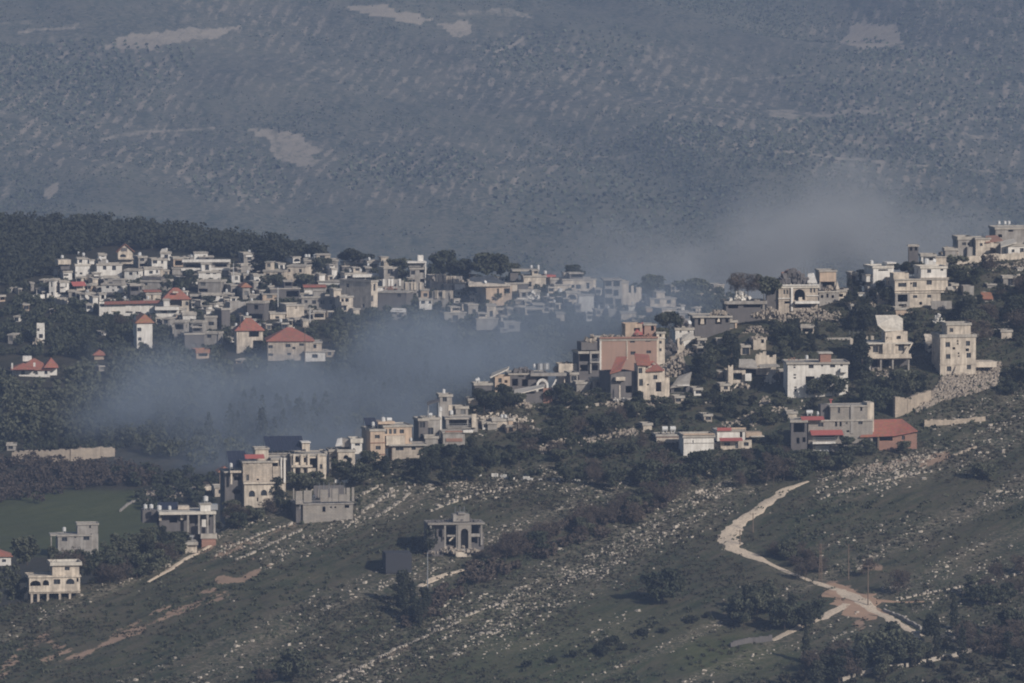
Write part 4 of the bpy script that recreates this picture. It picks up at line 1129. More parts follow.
h.tilt([(760, 369, .2), (780, 367.6, .2), (778, 366.4, 3), (760, 367, 3)], .3, 'roof'); h.tilt([(764, 382, -.5), (770, 370, .4), (778, 370, .4), (766, 386, -.5)], .3, 'cream'); h.tilt([(770.6, 390, -.6), (779, 381, -.3), (780, 386, -.3), (773, 394, -.6)], .3, 'cream')
h.tilt([(729, 391.6, -3.6), (737, 382.6, -2), (738.6, 383.6, -2), (731, 392.6, -3.6)], .3, 'cream', 'fallen_beam'); h.rubble(758, 780, 378, 394, -1, 80, 'cream', .45); h.rubble(736, 750, 382, 392, -2.6, 40, 'rubble', .45); h.slab(761, 779, 395.6, 400, -3, 1, 'cream', 'slab'); h.rubble(762, 772, 399, 406, -3.4, 34, 'rubble', .5)
h = House('small_house', 'house', 'lone pale stump of a house left of the stepped tan ruin', 719.6, 378, 'N', 8)
h.block(717, 723, 371, 379, depth=4, mat='tan', par=.1, side=False)
h = House('ruined_house', 'ruin', 'small broken beige house under the pale earth bank below the arched villa', 759, 350, 'N', 6)
h.block(753.4, 766, 338.4, 350, depth=6, mat='cream', wins=[(762.6, 341.4, 3, 4, 'hole')], roof='none', side=False); h.rubble(752, 766, 336, 340, 1, 26, 'rubble', .45)
h = House('rubble_bank', 'rubble', 'pale slide of broken stone below the dark flat roofed ruin', 756, 334, 'N', 0)
h.rubble(738, 772, 326, 340, 1, 300, 'rubble', .34, 'rubble'); h.rubble(752, 786, 309, 320, 6, 170, 'rubble', .4, 'rubble')
h = House('rubble_bank', 'rubble', 'strip of loose stones running down between the trees right of the grass', 746, 424, 'N', 0)
mb = MB()
for _ in range(190):
    t = random.random(); x, y = 722 + 60 * t + random.gauss(0, 4), 432 - 22 * t + random.gauss(0, 4); p = hit(x, y, 'N') - h.p; mb.chunk(p, random.uniform(.2, .5))
mb.build('rubble', M['rubble'], h.root)

# -- crest houses of the upper right corner
h = House('house', 'house', 'small grey house farthest left on the upper right crest', 965, 252, 'N', 8, push=12)
h.block(958, 972, 239, 252, depth=7, mat='grey', wins=[(964, 246.6, 4, 3), (969, 247, 2, 3, 'hole')], par=.6)
h = House('house', 'house', 'cream crest house with dark sloping roof and arched garden porch', 988, 260, 'N', 12, push=6)
h.block(975.6, 990, 239, 256, depth=8, mat='cream', wins=[(981, 246, 3, 3)], par=.2); h.tilt([(985, 244.6, -.4), (1003, 242.6, -.4), (1001, 238.6, 4), (990, 239, 4)], .25, 'brick', 'roof'); h.block(986, 1001, 245, 258, depth=6, y=.2, mat='cream', wins=[(992, 252, 9, 6, 'archhole')], roof='none', side=False, part='porch')
h.box(968, 976, 248.6, 258, 1, 6, 'grey', 'room'); h.rubble(942, 958, 249, 256, 2, 40, 'rubble', .5)
h = House('house', 'house', 'grey flat roofed building highest on the upper right crest', 1012, 246, 'N', 6, push=10)
h.block(995.4, 1036, 229.4, 246, depth=10, mat='grey', wins=[(1010.6, 233, 5, 1.8, 'hole'), (1000, 238, 4, 3, 'hole')], par=.3)
for q in (1000, 1006, 1010): h.tank(q, 227.6, .4, .7)
h = House('house', 'house', 'white house with one dark window at the right edge below the crest', 1018, 258, 'N', 10)
h.block(1008, 1030, 244, 258, depth=7, mat='white', wins=[(1022, 250.4, 4, 4.4), (1013, 251, 3, 3)]); h.tilt([(1000, 247.4, -1), (1016, 243, -1), (1016, 240, 3), (1003, 243, 3)], .25, 'roofpale', 'roof')
rough_wall('retaining_wall', 'long cream terrace wall along the upper right crest above dark trees', [(956, 264), (985, 262), (1012, 260), (1040, 257)], [1.6, 1.8, 1.6, 1.6], 'cream')
h = House('tower', 'tower', 'small dark rooftop tower poking over the crest trees', 913, 262, 'N', 0, push=14)
h.block(908.6, 918.4, 248, 262, depth=3, mat='dark', wins=[(911, 252, 2.4, 4, 'hole'), (916, 252, 2.4, 4, 'hole')], par=.2, side=False)
h = House('shed', 'shed', 'little orange red roofed shed among the dark trees at right', 988.5, 302, 'N', 6)
h.block(984, 993, 298.4, 303, depth=4, mat='grey', roof='none', side=False); h.tilt([(982.6, 299.4, -.6), (993, 299.8, -.6), (994, 294.4, 4), (983, 293.8, 4)], .15, 'otile', 'roof')
h = House('wall_remnant', 'ruin', 'tangle of white broken frames beside the villa with the tilted slab', 938, 322, 'N', 5)
h.rubble(932, 944, 314.6, 324, 0, 60, 'white', .34)
for i, (x0, x1, yt, yb, mt, lb) in enumerate([(930, 946, 256, 262, 'cream', 'pale low house on the crest left of the long terrace wall'), (1016, 1023, 268, 271, 'white', 'white car port roof among dark trees at the right edge'), (986, 996, 284, 288, 'grey', 'small grey shelter among the dark trees above the orange roofed shed'), (857, 866, 292, 300, 'white', 'little white hut in the dark trees below the bright white house'), (843, 847.6, 288, 296, 'cream', 'small pale hut at the crest left of the dark trees')]):
    house(lb, x0, x1, yt, yb, mt, 'N', 6, name='hut', cat='hut', auto=0, depth=4, par=.1)

# -- crest cluster in the middle
h = House('house', 'house', 'cream house with long sloping pale roof edge on the middle crest', 502, 388, 'N', 10, push=5)
h.block(495, 510, 378, 388, depth=7, mat='tan', wins=[(500, 382, 3.4, 4.6), (506, 383, 3, 3, 'hole')], roof='none', side=False); h.tilt([(490, 379.4, -.6), (508, 371.2, -.6), (513, 370.4, 5), (497, 377, 6)], .3, 'roofpale', 'roof')
h = House('house', 'house', 'dark grey crest house with roof tanks left of the white arch', 530, 392, 'N', 6, push=6)
h.block(509, 548, 374.6, 392, depth=9, mat='dark', wins=[(515, 384, 6, 7, 'hole'), (525, 384.6, 6, 7, 'hole'), (521, 377.6, 5.6, 3, 'window'), (539, 382, 5, 6, 'hole')], rmat='roof', par=.2); h.tank(541, 373.4, .9, 1.5, 3, 'steel'); h.tank(547.6, 373.4, .9, 1.5, 4, 'steel'); h.tank(535, 370, .3, .6); h.rubble(514, 534, 370.4, 375, 3, 50, 'dark', .5)
h.slab(530, 566, 374.6, 377.6, -1.4, .2, 'grey', 'roof_slab')
h = House('archway', 'ruin', 'freestanding white arch with a leaning beam beside the brick shed', 545, 392, 'N', 4)
mb = MB(); n = 10
for k in range(n):
    a0, a1 = math.pi * k / n, math.pi * (k + 1) / n; cx_, cz_ = h.X(542.4), h.Z(386); r0, r1 = h.X(546.4) - cx_, h.X(548.6) - cx_
    P = lambda a, r, y: (cx_ - r * math.cos(a), y, cz_ + r * 1.2 * math.sin(a))
    mb.poly([P(a0, r0, 0), P(a1, r0, 0), P(a1, r1, 0), P(a0, r1, 0)][::-1]); mb.poly([P(a0, r1, 0), P(a1, r1, 0), P(a1, r1, .8), P(a0, r1, .8)][::-1]); mb.poly([P(a0, r0, 0), P(a1, r0, 0), P(a1, r0, .8), P(a0, r0, .8)]); mb.poly([P(a0, r0, .8), P(a1, r0, .8), P(a1, r1, .8), P(a0, r1, .8)])
mb.box(h.X(536.2), h.X(538.4), 0, .8, h.Z(392), h.Z(386)); mb.box(h.X(546.4), h.X(548.6), 0, .8, h.Z(392), h.Z(386)); mb.build('arch', M['white'], h.root)
h.tilt([(551.6, 387, -.2), (555.6, 379, -.2), (557, 379.4, -.2), (553.2, 387.4, -.2)], .3, 'white', 'beam')
h = House('brick_shed', 'shed', 'long shed with mono pitch roof and red brick end wall', 534, 404, 'N', 14)
h.block(516, 551, 394, 404, depth=6, mat='dark', roof='none', side=False); h.tilt([(513, 395.6, -.6), (543.4, 388.4, -.6), (551, 387.4, 6), (516, 393.6, 7)], .25, 'roofpale', 'roof'); h.slab(543, 552, 388.6, 404, -.25, -.003, 'brick', 'brick_end'); h.slab(552, 554.4, 391, 400, -.25, 1, 'cream', 'gate_post')
h.rubble(512, 528, 399, 408, -2, 50, 'rubble', .4)
house('ruined cream house with broken top right of the white arch', 556, 578, 366, 380, 'cream', 'N', 8, name='ruined_house', cat='ruin', roof='none', auto=1, push=8).rubble(556, 580, 365, 374, 2, 60, 'rubble', .6)
house('small dark house with white tank on the crest left of the sloping roof house', 472, 492, 384, 394, 'dark', 'N', 8, auto=1, tanks=2, push=4)
house('grey crest house with flat white tank above the dark round trees', 437, 452, 396, 406, 'grey', 'N', 8, auto=1, tanks=1, push=6)
h = House('open_shelter', 'shelter', 'thin black canopy roof on posts on the crest above grey houses', 433, 416, 'N', 6)
h.tilt([(427, 404.6, -1), (440, 401, -1), (441, 399.8, 3), (428, 403.4, 3)], .15, 'dark', 'roof')
for q, y in ((428.5, 0), (439, 0), (429, 2.5), (439.5, 2.5)): h.column(q, 403, 418, .15, y, 'steel')
house('low grey house with two white tanks at the left of the crest row', 420, 440, 417, 436, 'grey', 'N', 10, tanks=2, auto=1)
h = House('house', 'house', 'grey concrete house with wide open terrace and pale end pillar on the crest row', 461, 433, 'N', 6)
h.block(446, 478, 418, 433, depth=8, mat='grey', wins=[(458, 423.4, 18, 6, 'hole'), (471, 423, 4, 5, 'hole')], par=.15); h.slab(439, 441.6, 412, 438, -.4, .4, 'white', 'pillar'); h.slab(471.4, 476, 414.4, 428, -1, -.3, 'cream', 'pillar'); h.rail(447, 470, 424, 427.8, -.6, 'steel'); h.slab(447, 471, 428, 429, -.8, -.26, 'grey', 'terrace_slab'); h.tank(440, 412.6, .5, .9, 0); h.tank(452, 416.6, .5, .9, 2); h.slab(449, 453.4, 406, 417, 2, 3, 'cream', 'chimney')
h = House('house', 'house', 'grey house painted with red bands below the open terrace house', 454, 446, 'N', 6)
h.block(443, 465, 431.6, 446, depth=7, mat='grey', wins=[], par=.1, side=False); h.slab(445, 462.4, 430.6, 432.2, -.4, -.28, 'brick', 'red_band'); h.slab(446, 462.4, 438.4, 441.6, -.2, -.003, 'brick', 'red_band'); h.slab(463, 473, 430, 432.6, -.6, .4, 'white', 'terrace_edge')
house('small white house with pale terrace right of the open terrace house', 480, 490, 422.4, 430, 'white', 'N', 8, auto=1, depth=5)
house('low cream house with tan side room at the right end of the crest row', 490, 512, 419, 428, 'cream', 'N', 8, auto=1, tanks=3)
house('tan hut half hidden by bushes below the right end of the crest row', 504, 516, 424.6, 434, 'tan', 'N', 8, name='hut', cat='hut', auto=1, depth=5)

# -- pink three storey
h = House('house', 'house', 'pink three storey house with dark side and solar rack on its roof', 391, 461, 'N', 14)
h.block(370.4, 385, 428.4, 461, depth=9, mat='tan', wins=[(377.4, 436.4, 5, 3.6), (378.2, 447.6, 5, 3.8), (378, 458, 4.4, 2.4)], par=.3)
h.slab(370, 385.4, 430, 430.6, -.2, -.003, 'brick', 'red_line'); h.slab(370, 385.4, 442.2, 442.8, -.2, -.003, 'brick', 'red_line'); h.slab(370, 385.4, 454, 454.6, -.2, -.003, 'brick', 'red_line')
h.block(385.2, 413.4, 425.4, 446, depth=8, y=1.6, mat='tan', wins=[(387.6, 432, 2.6, 5, 'door'), (392, 432, 2.8, 5, 'door'), (396.4, 432, 2.8, 5, 'door'), (403.4, 432.2, 4.4, 4, 'window')], part='wing', par=.25, found=False)
h.slab(386, 404.6, 436, 445.4, -.3, 1.5, 'cream', 'balcony_front'); h.panels(368, 380, 419, 426.4, 2, 5, 2, 3); h.tank(387, 424, .55, 1, 4); h.tank(393, 424, .5, 1.2, 4, flat=True); h.tank(374, 426.6, .4, .8, 1)
h.slab(381, 398, 422.4, 425, 3, 8, 'tan', 'roof_edge')
h = House('house', 'house', 'low beige house with flat overhanging roof in front of the pink three storey house', 407, 459, 'N', 8)
h.block(392, 424, 444.4, 460, depth=7, mat='beige', wins=[(399.6, 449.2, 8, 3.4, 'window'), (413.6, 448.8, 4.4, 3.4, 'window')], over=.8, par=.1); h.tank(412, 443, .3, .6, 2)
h = House('house', 'house', 'cream house with white canopies left of the pink three storey house', 347, 461, 'N', 8)
h.block(338, 355, 449, 461, depth=7, mat='cream', wins=[(346, 457, 5, 4, 'archhole')], par=.4); h.block(353, 363.6, 440.6, 452, depth=6, y=3, mat='white', wins=[(359, 445.4, 5, 3, 'window')], found=False, part='storey', rmat='roofpale', par=.8); h.tilt([(336, 446.6, 1), (343, 446, 1), (344.6, 440, 5), (340, 441, 5)], .2, 'white', 'canopy'); h.rods(357, 363, 430, 439, 4, 3)
h.box(344, 356, 440.6, 448.4, 4.5, 9, 'grey', 'room')
house('small cream block left of the house with white canopies', 320, 326.4, 451, 466, 'cream', 'N', 8, auto=1, depth=6)
house('grey flat roofed block between two cream houses left of the pink house', 326.8, 338, 450, 466, 'grey', 'N', 8, auto=1, push=3)

# -- solar roof house and stone house
h = House('house', 'house', 'cream house under a huge dark solar roof rack', 302, 480, 'N', 9)
h.block(291, 326, 453.4, 480, depth=9, mat='cream', wins=[(297, 459.4, 4.4, 6, 'archhole'), (297.4, 471.4, 4.4, 7, 'hole'), (313.4, 463.4, 8.4, 10, 'hole'), (305, 460, 2.4, 5, 'window'), (305, 471, 2.4, 5, 'hole'), (321, 467, 3, 5)], par=.3)
h.block(270, 290.6, 453, 480, depth=9, y=2, mat='grey', wins=[(281, 459, 7, 2, 'hole')], part='wing', par=0); h.panels(267.6, 306.4, 438.6, 450.6, 1, 8, 4, 7); h.slab(303, 310.6, 443.4, 452, 1.4, 4.4, 'cream', 'stair_tower'); h.slab(302.2, 311.4, 442.2, 443.4, 1, 4.8, 'white', 'tower_roof')
for q in (294, 301.4, 308.4, 318.4): h.column(q, 454, 478, .5, -.55, 'cream')
h.slab(291, 312, 465, 467, -1, -.003, 'cream', 'balcony_slab')
h = House('stone_house', 'house', 'tall pale stone house with two arched windows and red roof awning', 260, 508, 'N', 10)
h.block(244.4, 275, 483.6, 508, depth=10, mat='cream', wins=[(252, 494, 6.2, 6.4, 'arch'), (264, 493.2, 6.2, 6, 'arch'), (257.6, 500, 1.4, 4, 'hole')], roof='none')
h.block(244, 273, 461.4, 482.4, depth=8, y=1.4, mat='beige', wins=[(248.6, 478.4, 2.8, 6, 'door'), (258.8, 480.4, 2.2, 2, 'hole'), (248, 463.6 + .6, 1.4, 1.4, 'hole'), (254.8, 464, 1.4, 1.4, 'hole'), (261.8, 464, 1.4, 1.4, 'hole')], found=False, part='storey', par=.2); h.slab(243.4, 275.4, 482.4, 484.2, -.5, 1.2, 'cream', 'floor_edge')
h.block(273.2, 287, 459, 484, depth=8, y=2, mat='cream', wins=[(276.4, 466, 6, 4, 'hole'), (283.4, 465, 3, 7, 'hole'), (283.4, 480.6, 3, 3)], found=True, part='wing', par=.2)
h.slab(273.6, 281, 467.4, 478.4, 1.3, 1.95, 'beige', 'balcony_wall'); h.slab(284.6, 286.4, 459, 484, 1.4, 1.95, 'white', 'pillar'); h.slab(281.6, 283, 459, 484, 1.4, 1.95, 'white', 'pillar')
h.canopy(246.6, 266, 456, 459.6, 1.5, 'redmetal', 3.4); h.block(258.6, 271.6, 449.4, 460.4, depth=4, y=5, mat='cream', found=False, side=False, part='stair_tower', par=.2)
h = House('house', 'house', 'dark left wing with painted shade and sloping dark solar roof beside the arched window house', 236, 507, 'N', 10)  # shade of the stone house's left face is painted in as dark walls
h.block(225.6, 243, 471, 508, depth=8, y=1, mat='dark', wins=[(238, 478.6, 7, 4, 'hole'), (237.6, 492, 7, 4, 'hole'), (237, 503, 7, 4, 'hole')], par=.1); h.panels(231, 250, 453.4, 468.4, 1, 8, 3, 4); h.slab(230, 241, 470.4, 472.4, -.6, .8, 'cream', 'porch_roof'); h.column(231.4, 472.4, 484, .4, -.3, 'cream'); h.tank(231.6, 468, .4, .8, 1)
house('small orange roofed house behind the left wing with the sloping solar roof', 217, 231, 472, 484, 'tan', 'F', 8, auto=0, roof='hip', rmat='otile', depth=6, rh=1.3)
house('cream cottage with one lit wall behind the dark left wing', 212, 226, 486, 497, 'cream', 'F', 8, auto=1, depth=6)

# -- unfinished grey shell
h = House('unfinished_building', 'building', 'grey unfinished concrete shell with open top storey on the grassy slope', 325, 522, 'N', 11)
h.block(303, 353, 503.4, 524, depth=10, mat='block', wins=[(324, 509.6, 3, 5.4, 'hole'), (331, 507.8, 1.8, 1.8, 'hole'), (335.4, 507.8, 1.8, 1.8, 'hole'), (347, 507.2, 4.6, 3, 'hole')], par=0, rmat='grey', side=False)
for x0, x1, yt in ((296, 302.6, 491), (304, 312, 490.6), (320.4, 328, 490), (332.2, 338.4, 489), (346.6, 350, 488.4), (352, 354.4, 488)): h.slab(x0, x1, yt, 502.2, .1, .6, 'block', 'wall_pier')
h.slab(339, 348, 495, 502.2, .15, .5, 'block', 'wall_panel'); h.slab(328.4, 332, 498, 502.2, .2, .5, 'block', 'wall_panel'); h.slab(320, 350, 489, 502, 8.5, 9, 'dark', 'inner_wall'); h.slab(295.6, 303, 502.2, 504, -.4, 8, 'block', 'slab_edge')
for q in (297, 310, 322, 334, 348): h.column(q, 490, 502, .3, 4.5, 'block')
h.rods(320, 350, 484, 490, 4, 6); h.block(296.6, 302.6, 504.2, 526, depth=8, y=.6, mat='dark', roof='none', part='painted_shade_flank', side=False); h.tank(316, 501.6, .4, .8, 3); h.dish(300, 508, -.2, .3)  # flank gets a darker material than the block walls, as painted shade
# -- villa with the white water box
h = House('villa', 'house', 'flat slab villa on pillars with white tower box on its roof', 189, 535, 'N', 7)
h.block(160, 190, 514.4, 534, depth=8, y=1.6, mat='dark', wins=[(163.6, 517.6, 5, 4), (174, 520, 8, 6, 'hole'), (184, 519.4, 5, 4, 'hole')], par=0, roof='none')
h.block(190.2, 214, 518, 536, depth=7, y=3, mat='dark', wins=[(199, 524, 6, 6, 'hole'), (208, 524, 6, 6, 'hole')], roof='none', part='wing', side=False)
h.slab(159, 216, 511.4, 514.2, -.6, 9.5, 'roofpale', 'roof'); h.block(200.6, 211, 503.4, 511.2, depth=3.5, y=.6, mat='white', found=False, side=False, part='tower_box', par=0); h.slab(211.2, 218.6, 505, 510.6, 1.6, 4, 'steel', 'tank_stand'); h.tank(206.4, 502.6, .6, 1, 2); h.tank(159.4, 510.6, .6, .9, 1); h.tank(169.6, 510.4, .4, .8, 0)
for q in (199, 207.6, 214.4, 188): h.column(q, 514.2, 534, .45, -.3, 'grey')
h.slab(181, 184.6, 514.4, 520, .9, 1.5, 'cream', 'wall_panel'); h.slab(201.8, 206, 519.6, 527, -.1, .3, 'white', 'statue_niche'); h.slab(159.4, 162, 514.4, 520.6, .8, 1.5, 'cream', 'wall_panel'); h.slab(179.6, 191, 507.4, 510.8, 4, 7, 'cream', 'roof_step'); h.box(144, 159, 511, 524, 4, 9, 'dark', 'room'); h.tank(147, 510.6, .5, .8, 5); h.tank(153, 510.6, .5, .8, 5)
h.panels(160, 180, 504.6, 510.4, 4, 7, 2, 4)
h = House('shed', 'shed', 'open concrete shed on posts left of the little brick wall house', 184, 554, 'N', 8)
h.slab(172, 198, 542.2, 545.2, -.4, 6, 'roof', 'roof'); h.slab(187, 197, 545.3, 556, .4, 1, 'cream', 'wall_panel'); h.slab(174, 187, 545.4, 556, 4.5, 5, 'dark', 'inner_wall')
for q in (177, 186.4): h.column(q, 545.2, 556, .45, 0, 'cream')
h.slab(190.6, 194.6, 536.6, 538, 2, 4, 'steel', 'small_canopy'); h.column(194, 538, 542, .15, 3, 'steel')
house('little brick walled house at the top of the pale garden path', 198.4, 216, 535.4, 546, 'brick', 'N', 8, auto=0, roof='parapet', depth=6)
h = House('house', 'house', 'grey house with back tower among trees at lower left', 77, 556, 'F', 7)
h.block(58, 92, 534.6, 552, depth=8, mat='grey', wins=[(64.6, 539.2, 5.4, 4), (75.4, 537, 1.6, 2, 'hole'), (86.4, 538.4, 6, 4)], par=.12); h.block(78.4, 99, 524.2, 534, depth=5, y=3, mat='grey', wins=[(91, 527, 1.6, 5, 'hole')], found=False, part='tower_block', par=.2); h.block(92.2, 98.6, 534.6, 548, depth=6, y=1, mat='grey', part='room', roof='none', side=False); h.tank(65, 533, .5, .9, 3); h.slab(50.6, 58.6, 534.4, 536, .4, 6, 'roof', 'porch_roof'); h.column(51.6, 536, 548, .3, .8); h.slab(84, 92, 549, 560, -1, -.2, 'grey', 'wall_panel')
h = House('villa', 'house', 'cream villa with arched veranda standing on open pillars, lower left', 55, 601, 'N', 9)
h.block(29.4, 80, 575.4, 590.4, depth=8, mat='cream', wins=[(35.6, 583.2, 10.6, 5.4, 'archhole'), (46, 582.8, 6.2, 5.6, 'archhole'), (57, 582, 6.6, 5), (70.2, 581.8, 8.4, 5.6, 'arch'), (77.6, 580.4, 2, 4, 'hole')], found=False, par=.15, rmat='cream'); h.slab(29, 80.4, 590.4, 592, -.3, 8.2, 'cream', 'floor_slab')
h.block(53.4, 80, 562.6, 576, depth=6, y=1.6, mat='cream', wins=[(68, 569.6, 5, 3.4)], found=False, part='storey', over=.6, par=.5, rmat='roofpale')
for q in (32, 38.6, 48, 60, 70): h.column(q, 592, 606, .5, .2, 'beige'); h.column(q, 592, 604, .5, 6, 'dark')
h.block(60, 79, 592.2, 606, depth=5, y=3, mat='dark', roof='none', part='undercroft', side=False); h.slab(28.6, 34, 575, 577, -.3, 0, 'cream', 'parapet_end')
h = House('house', 'house', 'white house with red roof cut by the left edge', 2, 566, 'F', 8)
h.block(-12, 11, 556, 566, depth=8, mat='white', wins=[(4, 561, 4, 3)], roof='hip', rmat='tile', rh=1.4)
# -- arched ruin on the open slope
h = House('ruined_house', 'ruin', 'burnt shell of a house with tall central arch alone on the slope', 456, 556, 'N', 7)
h.slab(427.6, 485, 523.2, 524.8, -.5, 8, 'block', 'roof_slab'); h.rubble(430, 482, 519, 523.4, 2, 50, 'dark', .35); h.rubble(432, 480, 546, 553, -.8, 70, 'rubble', .4); h.ragged(428, 444, 530, 552, -.2, .3, 'dark', amp=.8); h.ragged(471.4, 484, 532, 552, .3, .3, 'dark', amp=.7); h.block(457.6, 471, 525, 552, depth=3, y=-.4, mat='block', wins=[(464.4, 539.4, 7.6, 21, 'archhole')], roof='none', part='arch_tower', side=False)
h.block(428, 458, 525, 552, depth=7, y=1.2, mat='dark', wins=[(433.6, 534, 7, 9, 'hole'), (441, 535, 4, 8, 'hole'), (451, 531.6, 9, 8, 'hole'), (451, 543, 9, 6, 'hole')], roof='none'); h.block(469.6, 482.6, 525, 550, depth=6, y=1, mat='dark', wins=[(475, 530.6, 7, 8, 'hole'), (475, 541, 7, 5, 'hole')], roof='none', part='wing', side=False)
for q, yb in ((430.6, 548), (445, 548), (457, 550), (470.4, 549), (481.6, 546)): h.column(q, 524.8, yb, .4, -.2, 'grey')
h.slab(453.6, 470, 515, 522.4, 1, 4, 'grey', 'rooftop_stub'); h.slab(458.6, 466, 513.6, 515, .6, 4.4, 'grey', 'stub_slab'); h.slab(447, 457, 535.4, 537, 0, 1.1, 'grey', 'balcony'); h.slab(471, 481, 534.4, 537.4, 0, .9, 'grey', 'balcony'); h.slab(455, 466, 552, 557, -1.6, -.4, 'cream', 'front_steps'); h.slab(446, 470, 549, 551.6, -1, -.35, 'grey', 'porch_floor'); h.tilt([(449, 541, .3), (456, 534, .3), (457, 535, .3), (450, 542, .3)], .2, 'cream', 'brace'); h.rods(454, 468, 507, 514, 2, 3)
h = House('net_shed', 'shed', 'dark boxy shed under black shade net left of the arched ruin', 398.6, 574, 'N', 8)
h.block(386, 411, 553.6, 574, depth=6, mat='net' if False else 'dark', roof='none', side=False, wins=[]); mb = MB(); mb.box(h.X(385.6), h.X(411.6), -.35, 6.3, h.Z(573), h.Z(553)); mb.build('shade_net', M['net'], h.root)
h = House('house', 'house', 'small white gate kiosk at the end of the right dirt branch', 917, 640, 'N', 10)
h.block(914.6, 920, 632, 640, depth=2, mat='white', par=.05, side=False)

# ================================================================== the village on the hill behind
def V(label, x0, x1, yt, yb, mat, **k):
    return house(label, x0, x1, yt, yb, mat, 'F', **k)
h = V('white parapet house highest at the left end of the village', 60, 72, 270.6, 280, 'white', auto=0, wins=[(66, 275, 5, 1.6, 'hole')])
h.slab(59, 71.6, 260, 264.6, 1, 6, 'cream', 'slab'); h.slab(62, 71, 264.6, 270, 2, 5, 'dark', 'painted_storey_shade'); h.tank(63.4, 259, .5, .8)  # solid dark block paints the shade inside the open storey
h = V('white blocky house with two dark windows stepping up to the right', 73.4, 90, 264, 279, 'white', wins=[(81, 273.8, 2.8, 2), (76, 273, 1.6, 2)], rmat='roofpale')
h.block(78, 88, 258.4, 263.4, depth=5, y=1.5, mat='white', wins=[(81, 265.8 - 4, 3, 3.4)], found=False, side=False, part='storey', par=.2); h.tank(84, 257, .5, .8); h.tank(79, 254.6, .3, .4)
h = V('tall narrow white house with paired dark doors at the village left', 49, 57.6, 279, 298, 'white', wins=[(51.6, 284.6, 1.6, 5, 'door'), (54.6, 284.6, 1.6, 5, 'door'), (52, 294, 2, 4, 'hole'), (55, 294, 1.6, 4)])
V('white house with stacked balconies right of the tall narrow white house', 57.8, 69, 281, 297, 'white', bal=2, auto=2)
rough_wall('terrace_wall', 'long pale terrace wall under the leftmost village houses', [(23, 299.6), (40, 298.6), (60, 297)], [1.4, 1.3, 1.2], 'white', 'F')
rough_wall('retaining_wall', 'pale wall curving down right of the tall narrow white house', [(50, 301), (58, 304), (68, 306)], [1.8, 1.6, 1.6], 'cream', 'F')
for lb, x0, x1, yt, yb, mt in [('tiny white cottage at the far left of the village', 9, 13, 288, 293, 'white'), ('tiny pale cottage second from the far left of the village', 17, 21.4, 288, 294.6, 'cream'), ('small grey frame house above the long pale terrace wall', 29, 34, 282.4, 291, 'grey'),
                               ('small white cube house standing on the long pale terrace wall', 36.4, 41, 288, 296, 'white'), ('little white box house left of the tall narrow white house', 41, 45, 291, 297, 'white'), ('pale rooftop house among trees above the terrace wall', 40, 45.4, 279.4, 285, 'grey')]:
    V(lb, x0, x1, yt, yb, mt, auto=1, depth=5, par=.15)
h = V('house with orange red awning under the white stepped house', 72, 85, 283, 291, 'cream', auto=1); h.canopy(71, 84, 282, 286, 1.6, 'redmetal')
V('tan small house right of the orange red awning', 87.4, 94, 284, 291, 'tan', auto=1, depth=5)
V('cream house at the left edge of the village with a reddish wall', -4, 5, 295, 302, 'tan', auto=1)
h = V('large white house with two big windows below the gabled house', 94.4, 122, 264, 281, 'white', wins=[(104.6, 268.4, 3.4, 4), (114, 268.6, 4, 4.6), (98, 275, 6, 2, 'hole'), (106, 279.4, 4, 2)], tanks=2, dish=1); h.block(99.6, 107, 254.4, 263, depth=5, y=2, mat='white', wins=[(103.6, 256.4, 3, 3)], found=False, side=False, part='stair_tower'); h.balcony(93.6, 103, 272, 276, mat='white')
h = V('gabled house with orange tiled front gable at the top of the village', 116.4, 133, 252.6, 264, 'cream', wins=[(123, 255.8, 6, 3, 'arch')], roof='front', rmat='otile', rh=2.6, yaw=6); h.slab(121, 127, 248, 251.4, -.1, -.02, 'dark', 'painted_attic_shade'); h.slab(118, 134, 258.4, 259.4, -1.4, -.003, 'cream', 'balcony')  # dark plate on the gable paints the shade of an attic opening
V('grey house right of the gabled house with orange gable', 133.6, 147, 256, 268, 'grey', auto=2, tanks=2)
h = V('white cube house with one dark window near the village top', 148.4, 160.4, 258.4, 270, 'white', wins=[(155, 262.4, 4.4, 3)]); h.block(160.6, 168, 259, 268, depth=6, y=1.4, mat='white', wins=[(163, 263, 2, 3)], part='room', side=False)
h = V('pale house with pitched lantern roof behind the white cube house', 160, 171, 253, 262, 'white', auto=1, tanks=2, push=6); h.tilt([(160, 253.6, 0), (167, 254, 0), (168, 250.8, 3), (162, 251, 3)], .2, 'roofpale')
V('beige flat house with reddish wall beside the white cube house', 170, 183, 257, 268, 'tan', auto=1)
h = V('white house with deep terrace and leaning stair below the white cube house', 124.4, 142, 269.4, 283, 'white', wins=[(130.6, 274, 3.6, 3), (139, 273, 5, 4, 'hole')])
h = V('white house with black tilted window right of the deep terrace house', 142.4, 160, 267.6, 280, 'white', wins=[(151, 272.6, 3.6, 3), (157, 272, 2, 3)]); h.slab(141.6, 158, 276, 277.6, -1, -.003, 'dark', 'painted_balcony_shade'); h.block(158, 163, 268, 280, depth=6, y=1, mat='cream', part='wing', side=False)  # dark slab stands in for shade at the balcony
V('grey plain house left of the deep terrace house', 103, 119, 276.4, 286, 'grey', wins=[(106.4, 279.6, 3, 2)])
h = V('wide white house with black windows in the middle of the left village', 101.4, 126, 283.4, 296, 'white', wins=[(107.4, 287.4, 3.4, 2.4), (113, 290.4, 2, 2, 'hole'), (113, 286.4, 1.4, 1.4, 'hole'), (119, 286.6, 4, 4)]); h.slab(108, 125, 292.4, 294, -2, -.003, 'dark', 'porch_roof')
